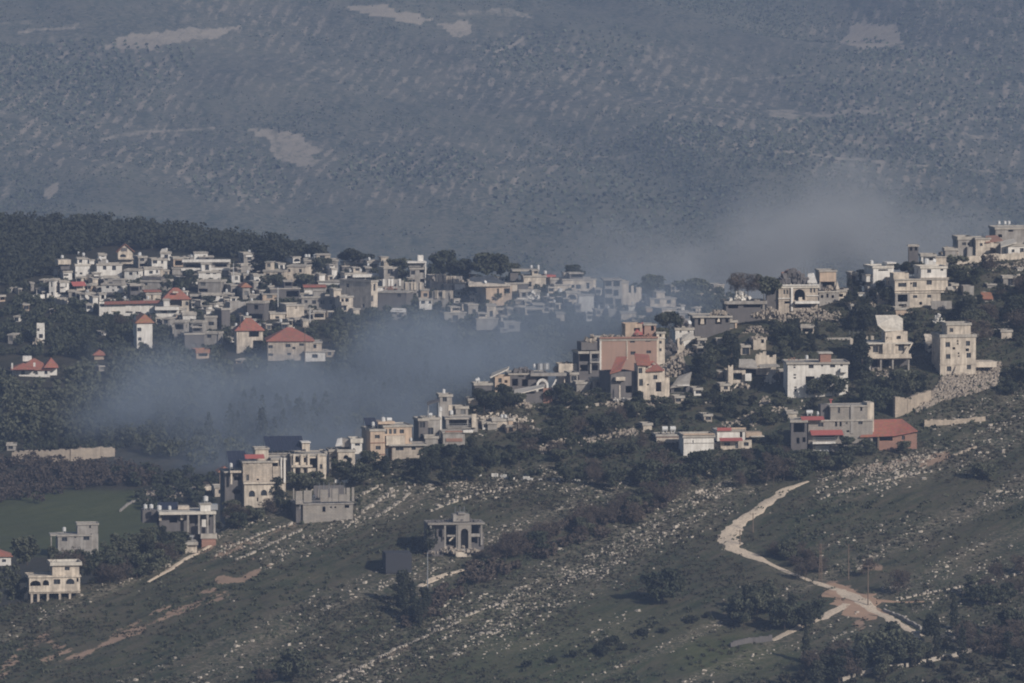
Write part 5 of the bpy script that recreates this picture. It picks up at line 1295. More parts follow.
h = V('long grey two storey house with small square windows', 140.4, 171.4, 280.4, 292, 'grey', wins=[(145.6, 284.8, 3.4, 2.6), (161, 283.4, 2.6, 2.6), (168, 285, 3, 2.4)]); h.slab(141, 160, 278, 280, 1, 5, 'dark', 'painted_roof_shade')  # dark slab on the roof is painted shade
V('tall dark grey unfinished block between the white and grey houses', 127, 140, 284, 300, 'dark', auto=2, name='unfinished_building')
h = V('long white arcade under a red strip roof', 98, 170, 303.6, 316, 'white', wins=[(102, 303.6 + 1.4, 4.6, 3), (115, 310, 7, 4, 'hole'), (129, 309.6, 7, 7, 'hole'), (138.4, 310, 6, 8, 'hole'), (146.6, 309, 5, 6, 'hole'), (157, 309, 5, 4), (164, 309, 4, 3)], depth=8, yaw=3, name='arcade_house', roof='none')
h.tilt([(104, 304.4, -1.2), (160, 303.2, -1.2), (160, 301.4, 2), (105, 302.6, 2)], .2, 'tile', 'roof')
h = V('cream house with red trimmed flat roof above the long arcade', 144.4, 161, 292.6, 302, 'cream', wins=[(152, 297, 1.2, 6, 'hole')]); h.slab(144, 161.4, 290.8, 292, -.4, 6, 'tile', 'red_roof_strip')
h = V('house with broad red hipped roof in the village centre left', 162, 189, 298.6, 314, 'cream', wins=[(175, 303, 14, 7, 'hole'), (187, 303.6, 3, 4)], roof='hip', rmat='tile', rh=3.2, yaw=6); h.slab(173, 178.4, 291.4, 293, -.2, .6, 'cream', 'dormer')
h = V('white house with long curved balcony under the red hipped roof', 155.4, 179, 306.4, 320, 'white', wins=[(164, 311.6, 6, 3, 'hole'), (174, 311.4, 5, 3, 'hole')], yaw=2); h.balcony(155, 179, 306.8, 309.4, 1.6, 'white')
V('white walled house right of the curved balcony', 180, 196, 312.4, 320.6, 'white', auto=1)
h = V('slender pale tower house with red chequered roof in the smoke', 132.6, 152.4, 323.6, 349, 'white', wins=[(139.4, 330, 4, 3.6), (139.8, 339.6, 3.4, 3.4)], roof='gable', rmat='otile', rh=2.6, depth=7, yaw=12, name='tower_house')
V('small house with red pyramid roof below the left village', 93.4, 104, 354.8, 360, 'tan', auto=0, roof='hip', rmat='tile', rh=1.3, depth=6)
h = V('wide villa with rambling red roof low at the left edge', 17, 50, 369.6, 377, 'white', wins=[(23, 372.6, 4, 4.4, 'arch'), (35.4, 372.6, 5, 4.6, 'archhole'), (46, 372.6, 3, 4, 'arch')], roof='hip', rmat='tile', rh=3.0, depth=9, yaw=4, name='villa')
mb = MB(); hip(mb, h.X(12), h.X(34), -2, 6, h.Z(369.4), 1.5, .4); mb.build('roof', M['tile'], h.root); mb = MB(); hip(mb, h.X(45), h.X(57), -1, 8, h.Z(368), 2.5, .4); mb.build('roof', M['tile'], h.root); h.box(12.6, 57, 368.4, 376, 1, 6, 'white', 'wing'); h.slab(11.4, 13, 362.6, 368.6, -2.2, -1.8, 'white', 'chimney'); h.slab(33.4, 35.4, 362.6, 366.6, -1.5, -.9, 'white', 'chimney'); h.slab(23, 32, 358, 363, 6, 9, 'white', 'tower_block')
h = V('broken tall white ruin standing in the trees above the red roofed villa', 36, 44.6, 324, 345, 'white', auto=0, roof='none', name='ruined_house', cat='ruin', depth=5, wins=[(38, 329, 3, 4, 'hole'), (41, 336, 4, 4, 'hole')]); h.rubble(34, 44, 338, 344, -1, 20, 'cream', .5)
h = V('long modern house with two flat white slabs', 183, 230, 262, 275, 'grey', wins=[(194, 266, 17, 4, 'hole'), (207, 265.6, 7, 4, 'hole'), (221, 264.6, 12, 5, 'hole')], yaw=4, name='modern_house'); h.slab(182, 230.4, 259.4, 262, -1.6, -.3, 'white', 'roof_slab'); h.slab(181, 230, 268, 270.4, -1.4, -.003, 'white', 'balcony_slab'); h.block(194.4, 208, 252.6, 259, depth=5, y=2, mat='white', wins=[(204.6, 257, 2, 3, 'hole')], found=False, side=False, part='rooftop_room', par=.1); h.tank(192, 258.4, .5, .8, 3)
h = V('white house with two dark windows under the long modern house', 197, 221, 270.8, 280, 'white', wins=[(208, 273, 4, 2.6), (214.4, 273, 3.6, 2.4)], yaw=6)
V('grey concrete house below the white house with two dark windows', 198, 225, 280.4, 294, 'grey', auto=2)
V('low white roofed house below the grey concrete house', 201, 223, 293.6, 301, 'white', wins=[(207, 296.6, 6, 2.4, 'hole'), (213.6, 297, 5, 3, 'hole'), (221, 296, 2, 3)], yaw=4)
h = V('beige rooftop house near the village top with white corner window', 239, 254.4, 252.6, 266, 'grey', wins=[(249.4, 258.6, 4, 3.4)], tanks=1); h.slab(245.4, 254, 255.4, 257, -.3, -.003, 'white', 'lintel')
V('grey house with orange band below the beige rooftop house', 236.4, 257, 264, 272.6, 'grey', wins=[(252.4, 267, 3, 3), (241, 265.4, 7, 1.4, 'hole')])
V('white house beside pale tall pole in the middle village', 229.6, 240, 273, 283, 'white', auto=1)
V('white low house right of the middle village with a dark window', 250.4, 263, 274, 285, 'white', wins=[(257.6, 281, 3, 3)])
h = V('small house with orange roof between white houses', 238.6, 250, 287, 300, 'grey', auto=1, roof='hip', rmat='otile', rh=1.2, depth=6)
h = V('large beige house with two square windows right of the middle village', 263.4, 288, 270, 284, 'cream', wins=[(267.6, 275.2, 4, 3), (279.6, 274.6, 4, 3.4)], top=(264.6, 270, 262)); h.block(284, 302, 266, 276, depth=7, y=4, mat='cream', wins=[(285.6, 271.4, 3, 3), (297, 271.4, 3, 3.4)], part='wing', par=.2)
h = V('long flat beige house with three white tanks on its roof', 303, 338, 259.4, 270, 'grey', auto=1); [h.tank(q, 258.2, .5, .8, 2) for q in (306, 309, 315)]
V('white narrow house among dark round trees', 329, 337, 268, 280, 'white', auto=1, top=(331, 336, 265))
h = V('white house with a red tiled eave above the grey windowed house', 303.4, 326, 288, 298, 'white', wins=[(325, 291, 2, 4, 'hole')], yaw=4); h.slab(303, 326.4, 285.8, 287.8, -.8, 5, 'tile', 'roof_strip')
h = V('wide grey house with three square windows above the red roofed block', 300, 336, 296.4, 310, 'grey', wins=[(314, 302.6, 4, 4), (322.6, 302.6, 4.4, 4), (331, 302.6, 3, 4), (306, 302, 3, 3)], yaw=4)
h = V('cream house with open stair tower and arches by the smoke', 335, 353, 296, 314, 'cream', wins=[(338.6, 301.6, 2.4, 5, 'hole'), (342.6, 301.6, 2.4, 5, 'hole'), (347, 301.4, 3.4, 5, 'hole'), (345, 308.6, 3, 5, 'arch')], bal=1); h.block(336, 343, 289.4, 295.4, depth=4, y=2, mat='cream', found=False, side=False, part='stair_tower')
h = V('bright cream L shaped house catching the sun', 280, 304, 304.6, 318, 'cream', wins=[(296, 307.4, 1.2, 4, 'hole')], yaw=16, depth=8, auto=0); h.block(269, 284, 312, 326, depth=6, y=-1.6, mat='cream', wins=[(276, 317.4, 3.6, 2.4)], part='lower_wing')
V('grey ruined house with slit windows behind the red hipped roofs', 225, 246, 302, 318, 'grey', auto=1, roof='none', name='ruined_house', cat='ruin')
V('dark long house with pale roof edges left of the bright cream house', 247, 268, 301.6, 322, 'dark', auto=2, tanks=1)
V('tall plain grey block left of the first red hipped roof', 217, 230, 308, 330, 'dark', auto=0)
h = V('house with bright red hipped roof and open veranda behind the pole', 234, 263, 330.4, 353, 'cream', wins=[(254, 334.4, 10, 6, 'hole'), (258, 345, 10, 8, 'hole')], roof='hip', rmat='tile', rh=3.4, yaw=8)
h = V('large two storey beige house with wide red hipped roof above the smoke', 265.4, 313, 340.8, 361, 'beige', wins=[(270.4, 347, 5, 3.2), (288, 346, 5, 3.4), (294, 348.4, 3, 2.4, 'hole'), (301.6, 345, 5, 2.6), (270.8, 355, 5, 2.4), (289, 354.4, 4, 2.4)], roof='hip', rmat='tile', rh=3.6, yaw=4, depth=12); h.block(311, 322, 342, 358, depth=8, y=1, mat='beige', part='wing', par=.2, wins=[(315, 347, 3, 4, 'hole')]); h.slab(289, 296, 329.4, 331.6, 8, 9, 'white', 'skylight')
V('small house with orange roof strip standing in the smoke edge', 192, 209, 351, 359, 'tan', wins=[(203, 355, 9, 3, 'hole')], roof='parapet', rmat='otile', depth=6)
for lb, x0, x1, yt, yb, mt in [('grey high block at the left smoke edge', 174, 188, 321, 342, 'grey'), ('grey square block right of the high block at the smoke edge', 191, 206, 321, 334, 'grey'), ('white walled terrace house above the grey square block', 182, 196, 313.6, 322, 'white'),
                               ('dark two bay house below the grey square block', 181, 204, 333, 350, 'dark'), ('grey ruin with broken pale stones right of the grey square block', 204, 217, 316, 330, 'grey')]:
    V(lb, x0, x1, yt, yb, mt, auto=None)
V('grey house with white framed square window near the red veranda house', 204, 222, 332, 348, 'grey', wins=[(209, 336, 4.4, 4), (219, 335.6, 4, 4)])
h = V('tall slab house with huge grey blank side and cream front strip', 367.4, 377.6, 280.6, 312, 'cream', wins=[(370.6, 288, 2, 7), (374.4, 288, 2, 7), (372, 299, 2.4, 6)], yaw=48, depth=13, name='apartment_block', cat='building')
h = V('white flat roofs stepping up left of the tall slab house', 341, 366, 272.6, 283, 'white', auto=1, tanks=2); h.slab(352, 379, 274.6, 277.4, -1, 4, 'white', 'roof_slab')
V('long pale low house on the crest behind the stepping white roofs', 341, 366, 261.6, 270, 'cream', auto=1)
V('white cottage with dark gap on the crest above the tall slab house', 364, 379, 260.6, 271, 'white', auto=1, tanks=2)
V('cream square house at the crest right of the white cottage', 380.6, 393, 260, 273, 'cream', auto=1, top=(382, 389, 256.6))
V('grey house with tall bright pillar strip in the middle crest', 379, 398, 267, 284, 'grey', auto=2)
h = V('grey three storey house with white roof terrace and tank tower', 408.6, 426, 267.4, 286, 'grey', wins=[(413, 272.6, 4, 4), (421.6, 270.6, 4, 4, 'hole'), (413, 281, 4, 3), (422, 281, 4, 4, 'hole')], yaw=6, dish=1); h.slab(407.4, 426.4, 261.4, 263, -.4, 4, 'white', 'roof_terrace'); h.box(409, 426, 263, 267, 1, 5, 'grey', 'storey'); h.slab(418.4, 424, 255.6, 262, 2, 4, 'white', 'tank_tower'); h.column(425.4, 262, 287, .4, -.5, 'white')
h = V('row of white pillars and red debris right of the tall slab house', 377.6, 404, 280.6, 294, 'grey', wins=[(383, 284, 3, 5, 'hole'), (389, 284, 3, 5, 'hole'), (395, 284, 3, 5, 'hole')], roof='none', name='ruined_house', cat='ruin'); [h.column(q, 279, 286, .7, -.4, 'white') for q in (383.6, 389, 392, 399.6)]; h.rubble(378, 396, 286, 290, -1, 24, 'brick', .4); h.slab(376, 386, 289.4, 291, -2, -.5, 'white', 'awning_slab')
V('dark windowless house in front of the white pillars', 378, 412, 291.6, 311, 'dark', auto=0, wins=[(399, 294.6, 4, 5), (406.4, 294.4, 2.4, 5)], par=.1)
h = V('white open frame in the smoke below the dark windowless house', 392, 406, 310, 320, 'grey', auto=0, wins=[(399, 315, 5, 5, 'hole')], roof='none', name='ruined_house', cat='ruin'); h.tilt([(390.6, 312, -.6), (406.6, 312.6, -.6), (404, 309.4, 2), (391, 309, 2)], .2, 'white')
h = V('small white house with one square window by the smoke', 418.4, 432, 298.6, 310, 'white', wins=[(423, 302.6, 4, 3), (430, 302, 3, 4, 'arch')], yaw=4)
for q, (lb, x0, x1, yt, yb, mt) in enumerate([('gutted grey house with pale pillars left of the smoky gap', 404, 424, 283, 300, 'grey'), ('gutted pale house with broken pillars in the smoky gap', 426, 446, 275, 292, 'grey'), ('hazy ruined house right of the small white window house', 432, 452, 292, 308, 'grey'), ('faint ruined house with pillars above the hazy ruin', 440, 462, 277, 290, 'grey')]):
    h = V(lb, x0, x1, yt, yb, mt, auto=2, roof='none', name='ruined_house', cat='ruin'); [h.column(x0 + (x1 - x0) * random.random(), yt - 1, yt + 7, .7, -.4, 'cream') for _ in range(4)]; h.rubble(x0, x1, yt, yt + 6, 1, 20, 'rubble', .5)
h = V('large tan house with pale sloping roof at the start of the lit row', 480.4, 512, 286, 306, 'tan', wins=[(498, 291, 2, 5), (507, 291, 6, 5, 'hole')], yaw=14, depth=8, roof='none'); h.tilt([(468, 286, -1), (511, 286.4, -.6), (499, 278, 8), (476, 279.6, 8)], .3, 'cream', 'roof'); h.tank(499, 276.4, .6, .8, 6); h.dish(486, 285.4)
h = V('bright cream two level house in the lit row beside the tan house', 521.4, 546, 275.6, 290, 'cream', auto=0, wins=[(530, 284.6, 3, 5, 'hole')], yaw=8, rmat='roof'); h.block(504.4, 523, 282.4, 291, depth=8, y=-.8, mat='cream', part='wing', wins=[], side=False); h.slab(514, 541, 270.6, 272.4, 4, 9, 'roof', 'slab'); h.slab(512, 520, 274, 282, 4, 8, 'dark', 'room'); [h.tank(q, 270, .4, .7, 6) for q in (534, 541)]
h = V('low house with round white rings of rubble under the bright cream house', 518, 540, 291, 301, 'grey', wins=[(524, 294.6, 4, 6, 'hole'), (532, 294, 4, 5, 'hole')], yaw=6); h.slab(516.6, 534, 298.6, 300, -1.6, -.003, 'white', 'balcony_slab'); h.rubble(526, 538, 292, 299, -1, 20, 'white', .5)
h = V('grey house with red roof strip in the lit row', 546.4, 558, 278, 288, 'grey', auto=0); h.slab(546.6, 557, 275.4, 277.4, 1, 5, 'redmetal', 'red_roof'); h.tank(548.6, 275, .5, .8, 3); h.tank(545, 272, .4, .8, 6)
h = V('long cream wall house with dark window at the right of the lit row', 558.4, 596, 278.8, 291, 'cream', wins=[(578.4, 287, 5, 4.4), (568, 286, 3, 3, 'hole'), (588, 286, 3, 6, 'hole'), (573, 286.4, 3, 3, 'hole')], yaw=10, par=.15); h.slab(566, 574, 273.6, 278, 4, 7, 'roof', 'rooftop_room')
h = V('hazy house with a wide arch left of the blank white block', 565, 580, 292, 306, 'cream', wins=[(572, 297.6, 9, 5, 'archhole'), (570, 304, 4, 3, 'hole')], yaw=6); h.tank(559.6, 293, .7, 1, -1)
h = V('blank white cube block in the lit row', 577.6, 594, 295, 312, 'white', auto=0, yaw=4, par=.1); h.slab(590, 598, 311, 312.4, -1, 2, 'white', 'slab')
h = V('skeleton of a three storey concrete frame fading in the smoke', 603.4, 622, 280, 310, 'grey', wins=[(608, 283.6, 7, 5, 'hole'), (616.6, 283.6, 6.4, 5.6, 'hole'), (608.6, 291.4, 7, 5, 'hole'), (616, 293, 5, 6, 'hole'), (609, 301, 8, 6.4, 'hole'), (618, 302, 6, 6, 'hole')], yaw=6, roof='none', name='unfinished_building', cat='building'); h.slab(603, 622.6, 279, 280.4, -.4, 8, 'grey', 'roof_slab'); h.block(622.4, 629, 281, 300, depth=6, y=1, mat='cream', part='tower_block', side=False); h.slab(604, 628, 307.6, 309, -1.4, -.003, 'cream', 'floor_slab'); h.ragged(629, 642, 286, 302, 1, .5, 'cream', amp=.7)
for lb, x0, x1, yt, yb, mt in [('faint low cream houses wall below the lit row', 517, 544, 308, 316, 'cream'), ('faint grey house under the tan house in smoke', 464, 478, 304, 318, 'grey'), ('faint cream house with pale column under the tan house', 486, 496, 305, 318, 'cream'), ('faint low house at the smoke edge left of the lit row', 474, 498, 318, 330, 'grey'),
                               ('faint long pale house right of the concrete skeleton', 646, 676, 298, 314, 'cream'), ('faint cream box house above the long pale house', 669, 675, 285, 292, 'cream'), ('pale sunlit crest house seen between hazy trees', 696, 707, 284.4, 291, 'cream'), ('pale sunlit stump house below the hazy crest trees', 706, 715, 289, 300, 'cream'),
                               ('faint white low wall house below the concrete skeleton', 620, 636, 312, 320, 'cream'), ('faint cream house in smoke left of the near crest', 654, 676, 308, 318, 'cream'), ('pale house with sloping top at the far right of the village', 710, 724, 284, 293, 'cream'), ('grey hazy house right of the faint long pale house', 675, 694, 312, 322, 'grey'), ('smoky grey house with dim windows below the white window house', 440, 466, 312, 322, 'grey'), ('smoky pale house below the bright lit row centre', 500, 520, 322, 332, 'grey'),
                               ('pale hut at the left smoke edge under the tower house', 96, 104, 366, 372, 'grey'), ('small white hut above the small red pyramid roof', 99, 107, 332, 335.6, 'white'), ('small pale house among bare trees at the far left', 14, 22, 316, 322, 'white'), ('small grey white house low among far left trees', 8, 16, 334, 344, 'grey'), ('white speckled hut among trees below the terrace wall', 20, 29, 304, 312, 'tan'), ('orange cream hut in the trees under the tall narrow white house', 50, 55, 309, 314, 'tan'), ('pale stepped hut left of the long arcade', 83, 93, 304, 312, 'white'), ('narrow white house at the left edge of the wide white house', 90, 98, 296, 304, 'white'), ('grey flat house above the low white roofed house', 226, 240, 285, 296, 'grey'), ('white cube house left of the small orange roof house', 226, 238, 297, 303, 'white'), ('grey house behind the grey windowed house', 268, 300, 288, 300, 'dark'), ('white low roofs above the white house with red eave', 318, 352, 281, 285.6, 'white'), ('pale house with white dormer right of the big beige house', 316, 325, 274, 284, 'white'), ('white bit of house at the smoke edge right of the bright cream house', 302, 313, 309, 316, 'grey'),
                               ('broken pale house at the right end of the big red hipped roof', 322, 334, 351, 358, 'rubble'), ('pale strip house in the smoke under the first red roof', 236, 246, 360, 364, 'tan'), ('white low house left of the high block at the smoke edge', 162, 174, 318, 326, 'grey'), ('pale roof terrace house under the curved balcony', 170, 186, 326, 334, 'grey')]:
    V(lb, x0, x1, yt, yb, mt, par=.15, depth=6)
rough_wall('terrace_wall', 'broad rubble stone terrace wall across the valley at left', [(12, 462), (30, 462), (70, 461), (100, 458), (114, 456)], [2.6, 3.0, 3.2, 3.0, 2.2], 'stone', 'F', 1.2, jitter=.3)
rough_wall('stone_wall', 'pale field wall beside the bright quarry bank in the valley', [(120, 512), (128, 505), (136, 501)], [.5, .5, .5], 'grey', 'F')
rough_wall('terrace_wall', 'long pale slab wall right of the quarry bank in the valley', [(178, 493), (195, 492), (210, 490)], [1.2, 1.2, 1.1], 'cream', 'F', 1.5)
V('small grey farm hut at the left end of the rubble stone terrace wall', 6, 16, 444, 451, 'grey', auto=1, depth=5)
h = House('rubble_bank', 'rubble', 'bright bank of pinkish quarry rubble at the edge of the green field', 172, 496, 'F', 0)
mb = MB()
for _ in range(330):
    t = random.random(); x, y = 140 + 66 * t + random.gauss(0, 2), 497 - 9 * t + random.gauss(0, 3.2); p = hit(x, y, 'F') - h.p; mb.chunk(p, random.uniform(.2, .55))
mb.build('rubble', M['rubble'], h.root)

# ================================================================== clutter of the damaged quarter on the near hill
def near_bits(label, x0, x1, yt, yb, mat, **k):
    return house(label, x0, x1, yt, yb, mat, 'N', **k)
for lb, x0, x1, yt, yb, mt, kw in [
    ('grey block hut half sunk in the slope left of the dark wing', 574, 590, 382, 392, 'grey', dict(auto=0)), ('pale retaining house wall under the dark house beside the pink flats', 590, 603, 378, 390, 'cream', dict(auto=1)),
    ('tan garden hut below the brick shed', 506, 513, 418, 428, 'tan', dict(auto=0, depth=4)), ('grey hut in the trees below the small white house of the crest', 694, 706, 338, 346, 'grey', dict(auto=1)),
    ('white hut wall under the dark burnt house', 716, 724, 340, 346, 'cream', dict(auto=0, depth=4)), ('cream house with dark bay between the tilted slab villa and the long white house', 852, 866, 346, 362, 'cream', dict(auto=1)),
    ('grey annexe house with open side under the beige house with white top storey', 866, 880, 286, 300, 'grey', dict(auto=1)), ('beige house half hidden behind trees under the bright white flat roofed house', 874, 888, 292, 304, 'beige', dict(auto=1)),
    ('tan house stump above the tilted slab of the cream villa', 893, 906, 308, 316, 'tan', dict(auto=0)), ('pale garden room right of the beige house with white top storey', 950, 958, 284, 292, 'cream', dict(auto=1, depth=4)),
    ('grey shed with open front left of the long white three storey house', 779, 786, 370, 380, 'grey', dict(auto=1, depth=4)), ('cream stump house at the foot of the stepped tan ruin', 718, 730, 384, 392, 'cream', dict(auto=1, depth=5)),
    ('beige hut below the lean to shed', 672, 684, 396, 404, 'beige', dict(auto=1, depth=4)), ('grey house in the trees at the right edge below the long terrace wall', 1002, 1016, 276, 286, 'grey', dict(auto=1)),
    ('small pale house behind the cream crest house with arched porch', 944, 957, 248, 257, 'grey', dict(auto=1)), ('low white house on the crest between the dark tower and the grey crest house', 920, 936, 254, 262, 'white', dict(auto=1, depth=5)),
    ('grey ruin on the crest behind the long white house with the red box', 848, 858, 272, 284, 'grey', dict(auto=1, depth=5)), ('tan wall house among trees left of the blank pale block', 640, 652, 424, 431, 'cream', dict(auto=0, depth=4)),
    ('low grey house on the crest between the white arch and the dark house', 566, 578, 372, 384, 'grey', dict(auto=1, depth=6)), ('beige house behind the wide open terrace house', 452, 468, 406, 417, 'grey', dict(auto=1, depth=5)),
    ('cream house with broken terrace right of the small white crest house', 694, 704, 346, 354, 'cream', dict(auto=1, depth=5)), ('beige house in the trees above the stepped tan ruin', 738, 750, 345, 355, 'beige', dict(auto=1)), ('white house corner showing in the trees right of the arched villa', 848, 857, 304, 312, 'white', dict(auto=1, depth=5)), ('cream house between the beige block and the right edge trees', 1000, 1012, 330, 339, 'cream', dict(auto=1)), ('tan house front below the dark flat roofed ruin', 726, 737, 320, 329, 'tan', dict(auto=1)), ('cream low house under the pile of stones below the arched villa', 800, 814, 326, 334, 'cream', dict(auto=1)), ('grey roofless house among trees below the long terrace wall', 962, 974, 286, 296, 'grey', dict(auto=1, roof='none')), ('beige house wall at the left end of the crest trees', 466, 478, 398, 407, 'beige', dict(auto=1)), ('white terrace house below the grey shed of the lean to', 690, 702, 388, 396, 'white', dict(auto=1, depth=5)), ('beige hut above the blank pale block', 700, 712, 414, 422, 'beige', dict(auto=1, depth=5)), ('cream hut right of the strip of loose stones', 786, 797, 412, 420, 'cream', dict(auto=1, depth=5)), ('dark house behind the pink three storey house', 414, 428, 418, 442, 'dark', dict(auto=2, depth=6)), ('grey house with pale front between the pink house and the crest row', 424, 438, 436, 448, 'grey', dict(auto=1, depth=5))]:
    kw.setdefault('yaw', random.choice((4, 8, 12))); near_bits(lb, x0, x1, yt, yb, mt, **kw)
def pile(label, cx, cy, pts, n, r, mat='rubble'):
    h = House('rubble_pile', 'rubble', label, cx, cy, 'N', 0); mb = MB()
    for _ in range(n):
        (xa, ya), (xb, yb) = random.choice(list(zip(pts[:-1], pts[1:]))); t = random.random(); p = hit(xa + (xb - xa) * t + random.gauss(0, 2.5), ya + (yb - ya) * t + random.gauss(0, 2.2), 'N') - h.p
        mb.chunk((p.x, p.y, p.z + random.uniform(0, .25)), r * random.uniform(.4, 1.3))
    mb.build('rubble', M[mat], h.root)
pile('grey rubble spill below the dark house beside the pink flats', 585, 400, [(570, 410), (585, 398), (598, 392)], 200, .34)
pile('line of white stones under the right end of the crest row', 500, 420, [(482, 420), (500, 418), (530, 422)], 120, .36, 'cream')
pile('stony bank of grey rubble above the broken white topped wall', 575, 440, [(540, 452), (565, 444), (595, 438), (640, 432)], 330, .34)
pile('pale rubble strewn right of the small white crest house', 668, 362, [(664, 372), (676, 358), (690, 350)], 160, .36)
pile('bright rubble slope under the arched stone villa', 790, 322, [(770, 318), (800, 320), (838, 316)], 280, .28)
pile('rubble trail under the stepped tan ruin', 768, 404, [(764, 400), (768, 410), (752, 420)], 160, .28)
pile('broken stones beside the villa with the tilted slab', 872, 378, [(862, 372), (880, 378), (900, 376)], 150, .3)
pile('rubble between the bright white house and the beige house', 888, 312, [(868, 306), (890, 312), (912, 312)], 150, .34)
pile('loose stones under the red roofed stone house', 880, 465, [(845, 474), (880, 468), (930, 458)], 240, .28)
pile('scatter of stones at the foot of the ruined house with stacked windows', 640, 408, [(605, 404), (640, 406), (690, 398)], 200, .3)
pile('grey stones below the long terrace wall of the upper right crest', 985, 268, [(950, 270), (985, 268), (1024, 266)], 160, .3)
TW = [([(585, 408), (610, 404)], .9, 'pale terrace wall below the dark wing'), ([(500, 432), (530, 428), (548, 432)], .8, 'broken terrace wall under the brick shed'), ([(525, 448), (560, 441), (600, 436)], .6, 'long low terrace wall above the broken white topped wall'), ([(540, 436), (552, 430)], 1.0, 'short bright wall on the middle slope'),
      ([(690, 404), (715, 402)], .8, 'terrace wall left of the stepped tan ruin'), ([(800, 408), (822, 406)], .6, 'low wall above the grey house with red awnings'), ([(955, 318), (985, 312)], .7, 'low terrace wall on the shaded right slope'), ([(965, 338), (1000, 330)], .6, 'stone terrace wall above the rubble bank'), ([(228, 548), (262, 534), (292, 524)], .55, 'dry stone terrace below the tall pale stone house'),
      ([(236, 560), (280, 540), (304, 530)], .5, 'second dry stone terrace lower than the one below the tall pale stone house'), ([(355, 500), (372, 490), (384, 484)], .6, 'upper dry stone terrace right of the unfinished shell'), ([(362, 512), (380, 500), (396, 490)], .6, 'middle dry stone terrace right of the unfinished shell'), ([(372, 520), (392, 508), (410, 494)], .5, 'lower dry stone terrace right of the unfinished shell'),
      ([(330, 683), (370, 664), (420, 640), (460, 622)], .5, 'long stone terrace rising from the bottom edge'), ([(430, 512), (480, 494), (520, 486)], .45, 'stone terrace above the arched ruin'), ([(820, 500), (880, 482), (940, 470)], .45, 'stone terrace above the dirt road bend'), ([(900, 600), (960, 588), (1024, 572)], .45, 'stone terrace right of the crossroads')]
for pts, hh, lb in TW: rough_wall('stone_wall', lb, pts, [hh * .6] * len(pts), 'rock', t=.6, jitter=.25, gap=.25, step=.5)

# ================================================================== small houses packed between the named ones of the village
INFILL = [('small plain white house crowded between larger village houses', 'white', 'small white village houses'), ('small plain grey house crowded between larger village houses', 'grey', 'small grey village houses'), ('small plain cream house crowded between larger village houses', 'cream', 'small cream village houses'), ('small dark house crowded between larger village houses', 'dark', 'small dark village houses')]
vp = [(48, 284), (62, 262), (120, 262), (240, 258), (330, 264), (430, 276), (520, 284), (640, 290), (730, 292), (730, 322), (640, 322), (560, 322), (460, 322), (400, 312), (356, 318), (320, 322), (300, 330), (228, 345), (170, 342), (150, 318), (96, 314), (60, 306)]
n = 0
for _ in range(9000):
    if n >= 120: break
    x, y = random.uniform(48, 730), random.uniform(262, 345); w = random.uniform(5, 13); hh = random.uniform(4.5, 9)
    if not bool(inside(vp, np.array([x]), np.array([y]))[0]): continue
    bad = False
    for x0, x1, yt, yb, yh in BUILT:
        ox = min(x + w / 2, x1) - max(x - w / 2, x0); oy = min(y, yb) - max(y - hh, yt)
        if ox > 0 and oy > 0 and ox * oy > .30 * min(w * hh, (x1 - x0) * (yb - yt)): bad = True; break
    if bad: continue
    lb, mt, gr = random.choices(INFILL, (4, 3, 4, 2) if x < 440 else (3, 1, 6, 0))[0]
    house(lb, x - w / 2, x + w / 2, y - hh, y, mt, 'F', random.choice((-20, 4, 10, 18, 30)), auto=1, group=gr, par=.2, depth=5, tanks=random.choice((0, 0, 0, 1))); n += 1
print('infill', n)

# ================================================================== trees
def quads(c, n, d=None, spread=1.0, s=(.2, .4), asp=1.0):
    """n small leaf faces about centres c with size s"""
    m = len(c)
    nr = rng.normal(size=(m, 3)); nr /= np.linalg.norm(nr, axis=1)[:, None]
    up = rng.normal(size=(m, 3)); t = np.cross(nr, up); t /= np.linalg.norm(t, axis=1)[:, None] + 1e-9; b = np.cross(nr, t)
    sz = rng.uniform(s[0], s[1], (m, 1)) / 2
    k = rng.uniform(.6, 1.4, (m, 4, 1))
    v = np.stack([c - t * sz * asp * k[:, 0] - b * sz * k[:, 0], c + t * sz * asp * k[:, 1] - b * sz * k[:, 1], c + t * sz * asp * k[:, 2] + b * sz * k[:, 2], c - t * sz * asp * k[:, 3] + b * sz * k[:, 3]], 1).reshape(-1, 3)
    return v, np.arange(m * 4).reshape(-1, 4)

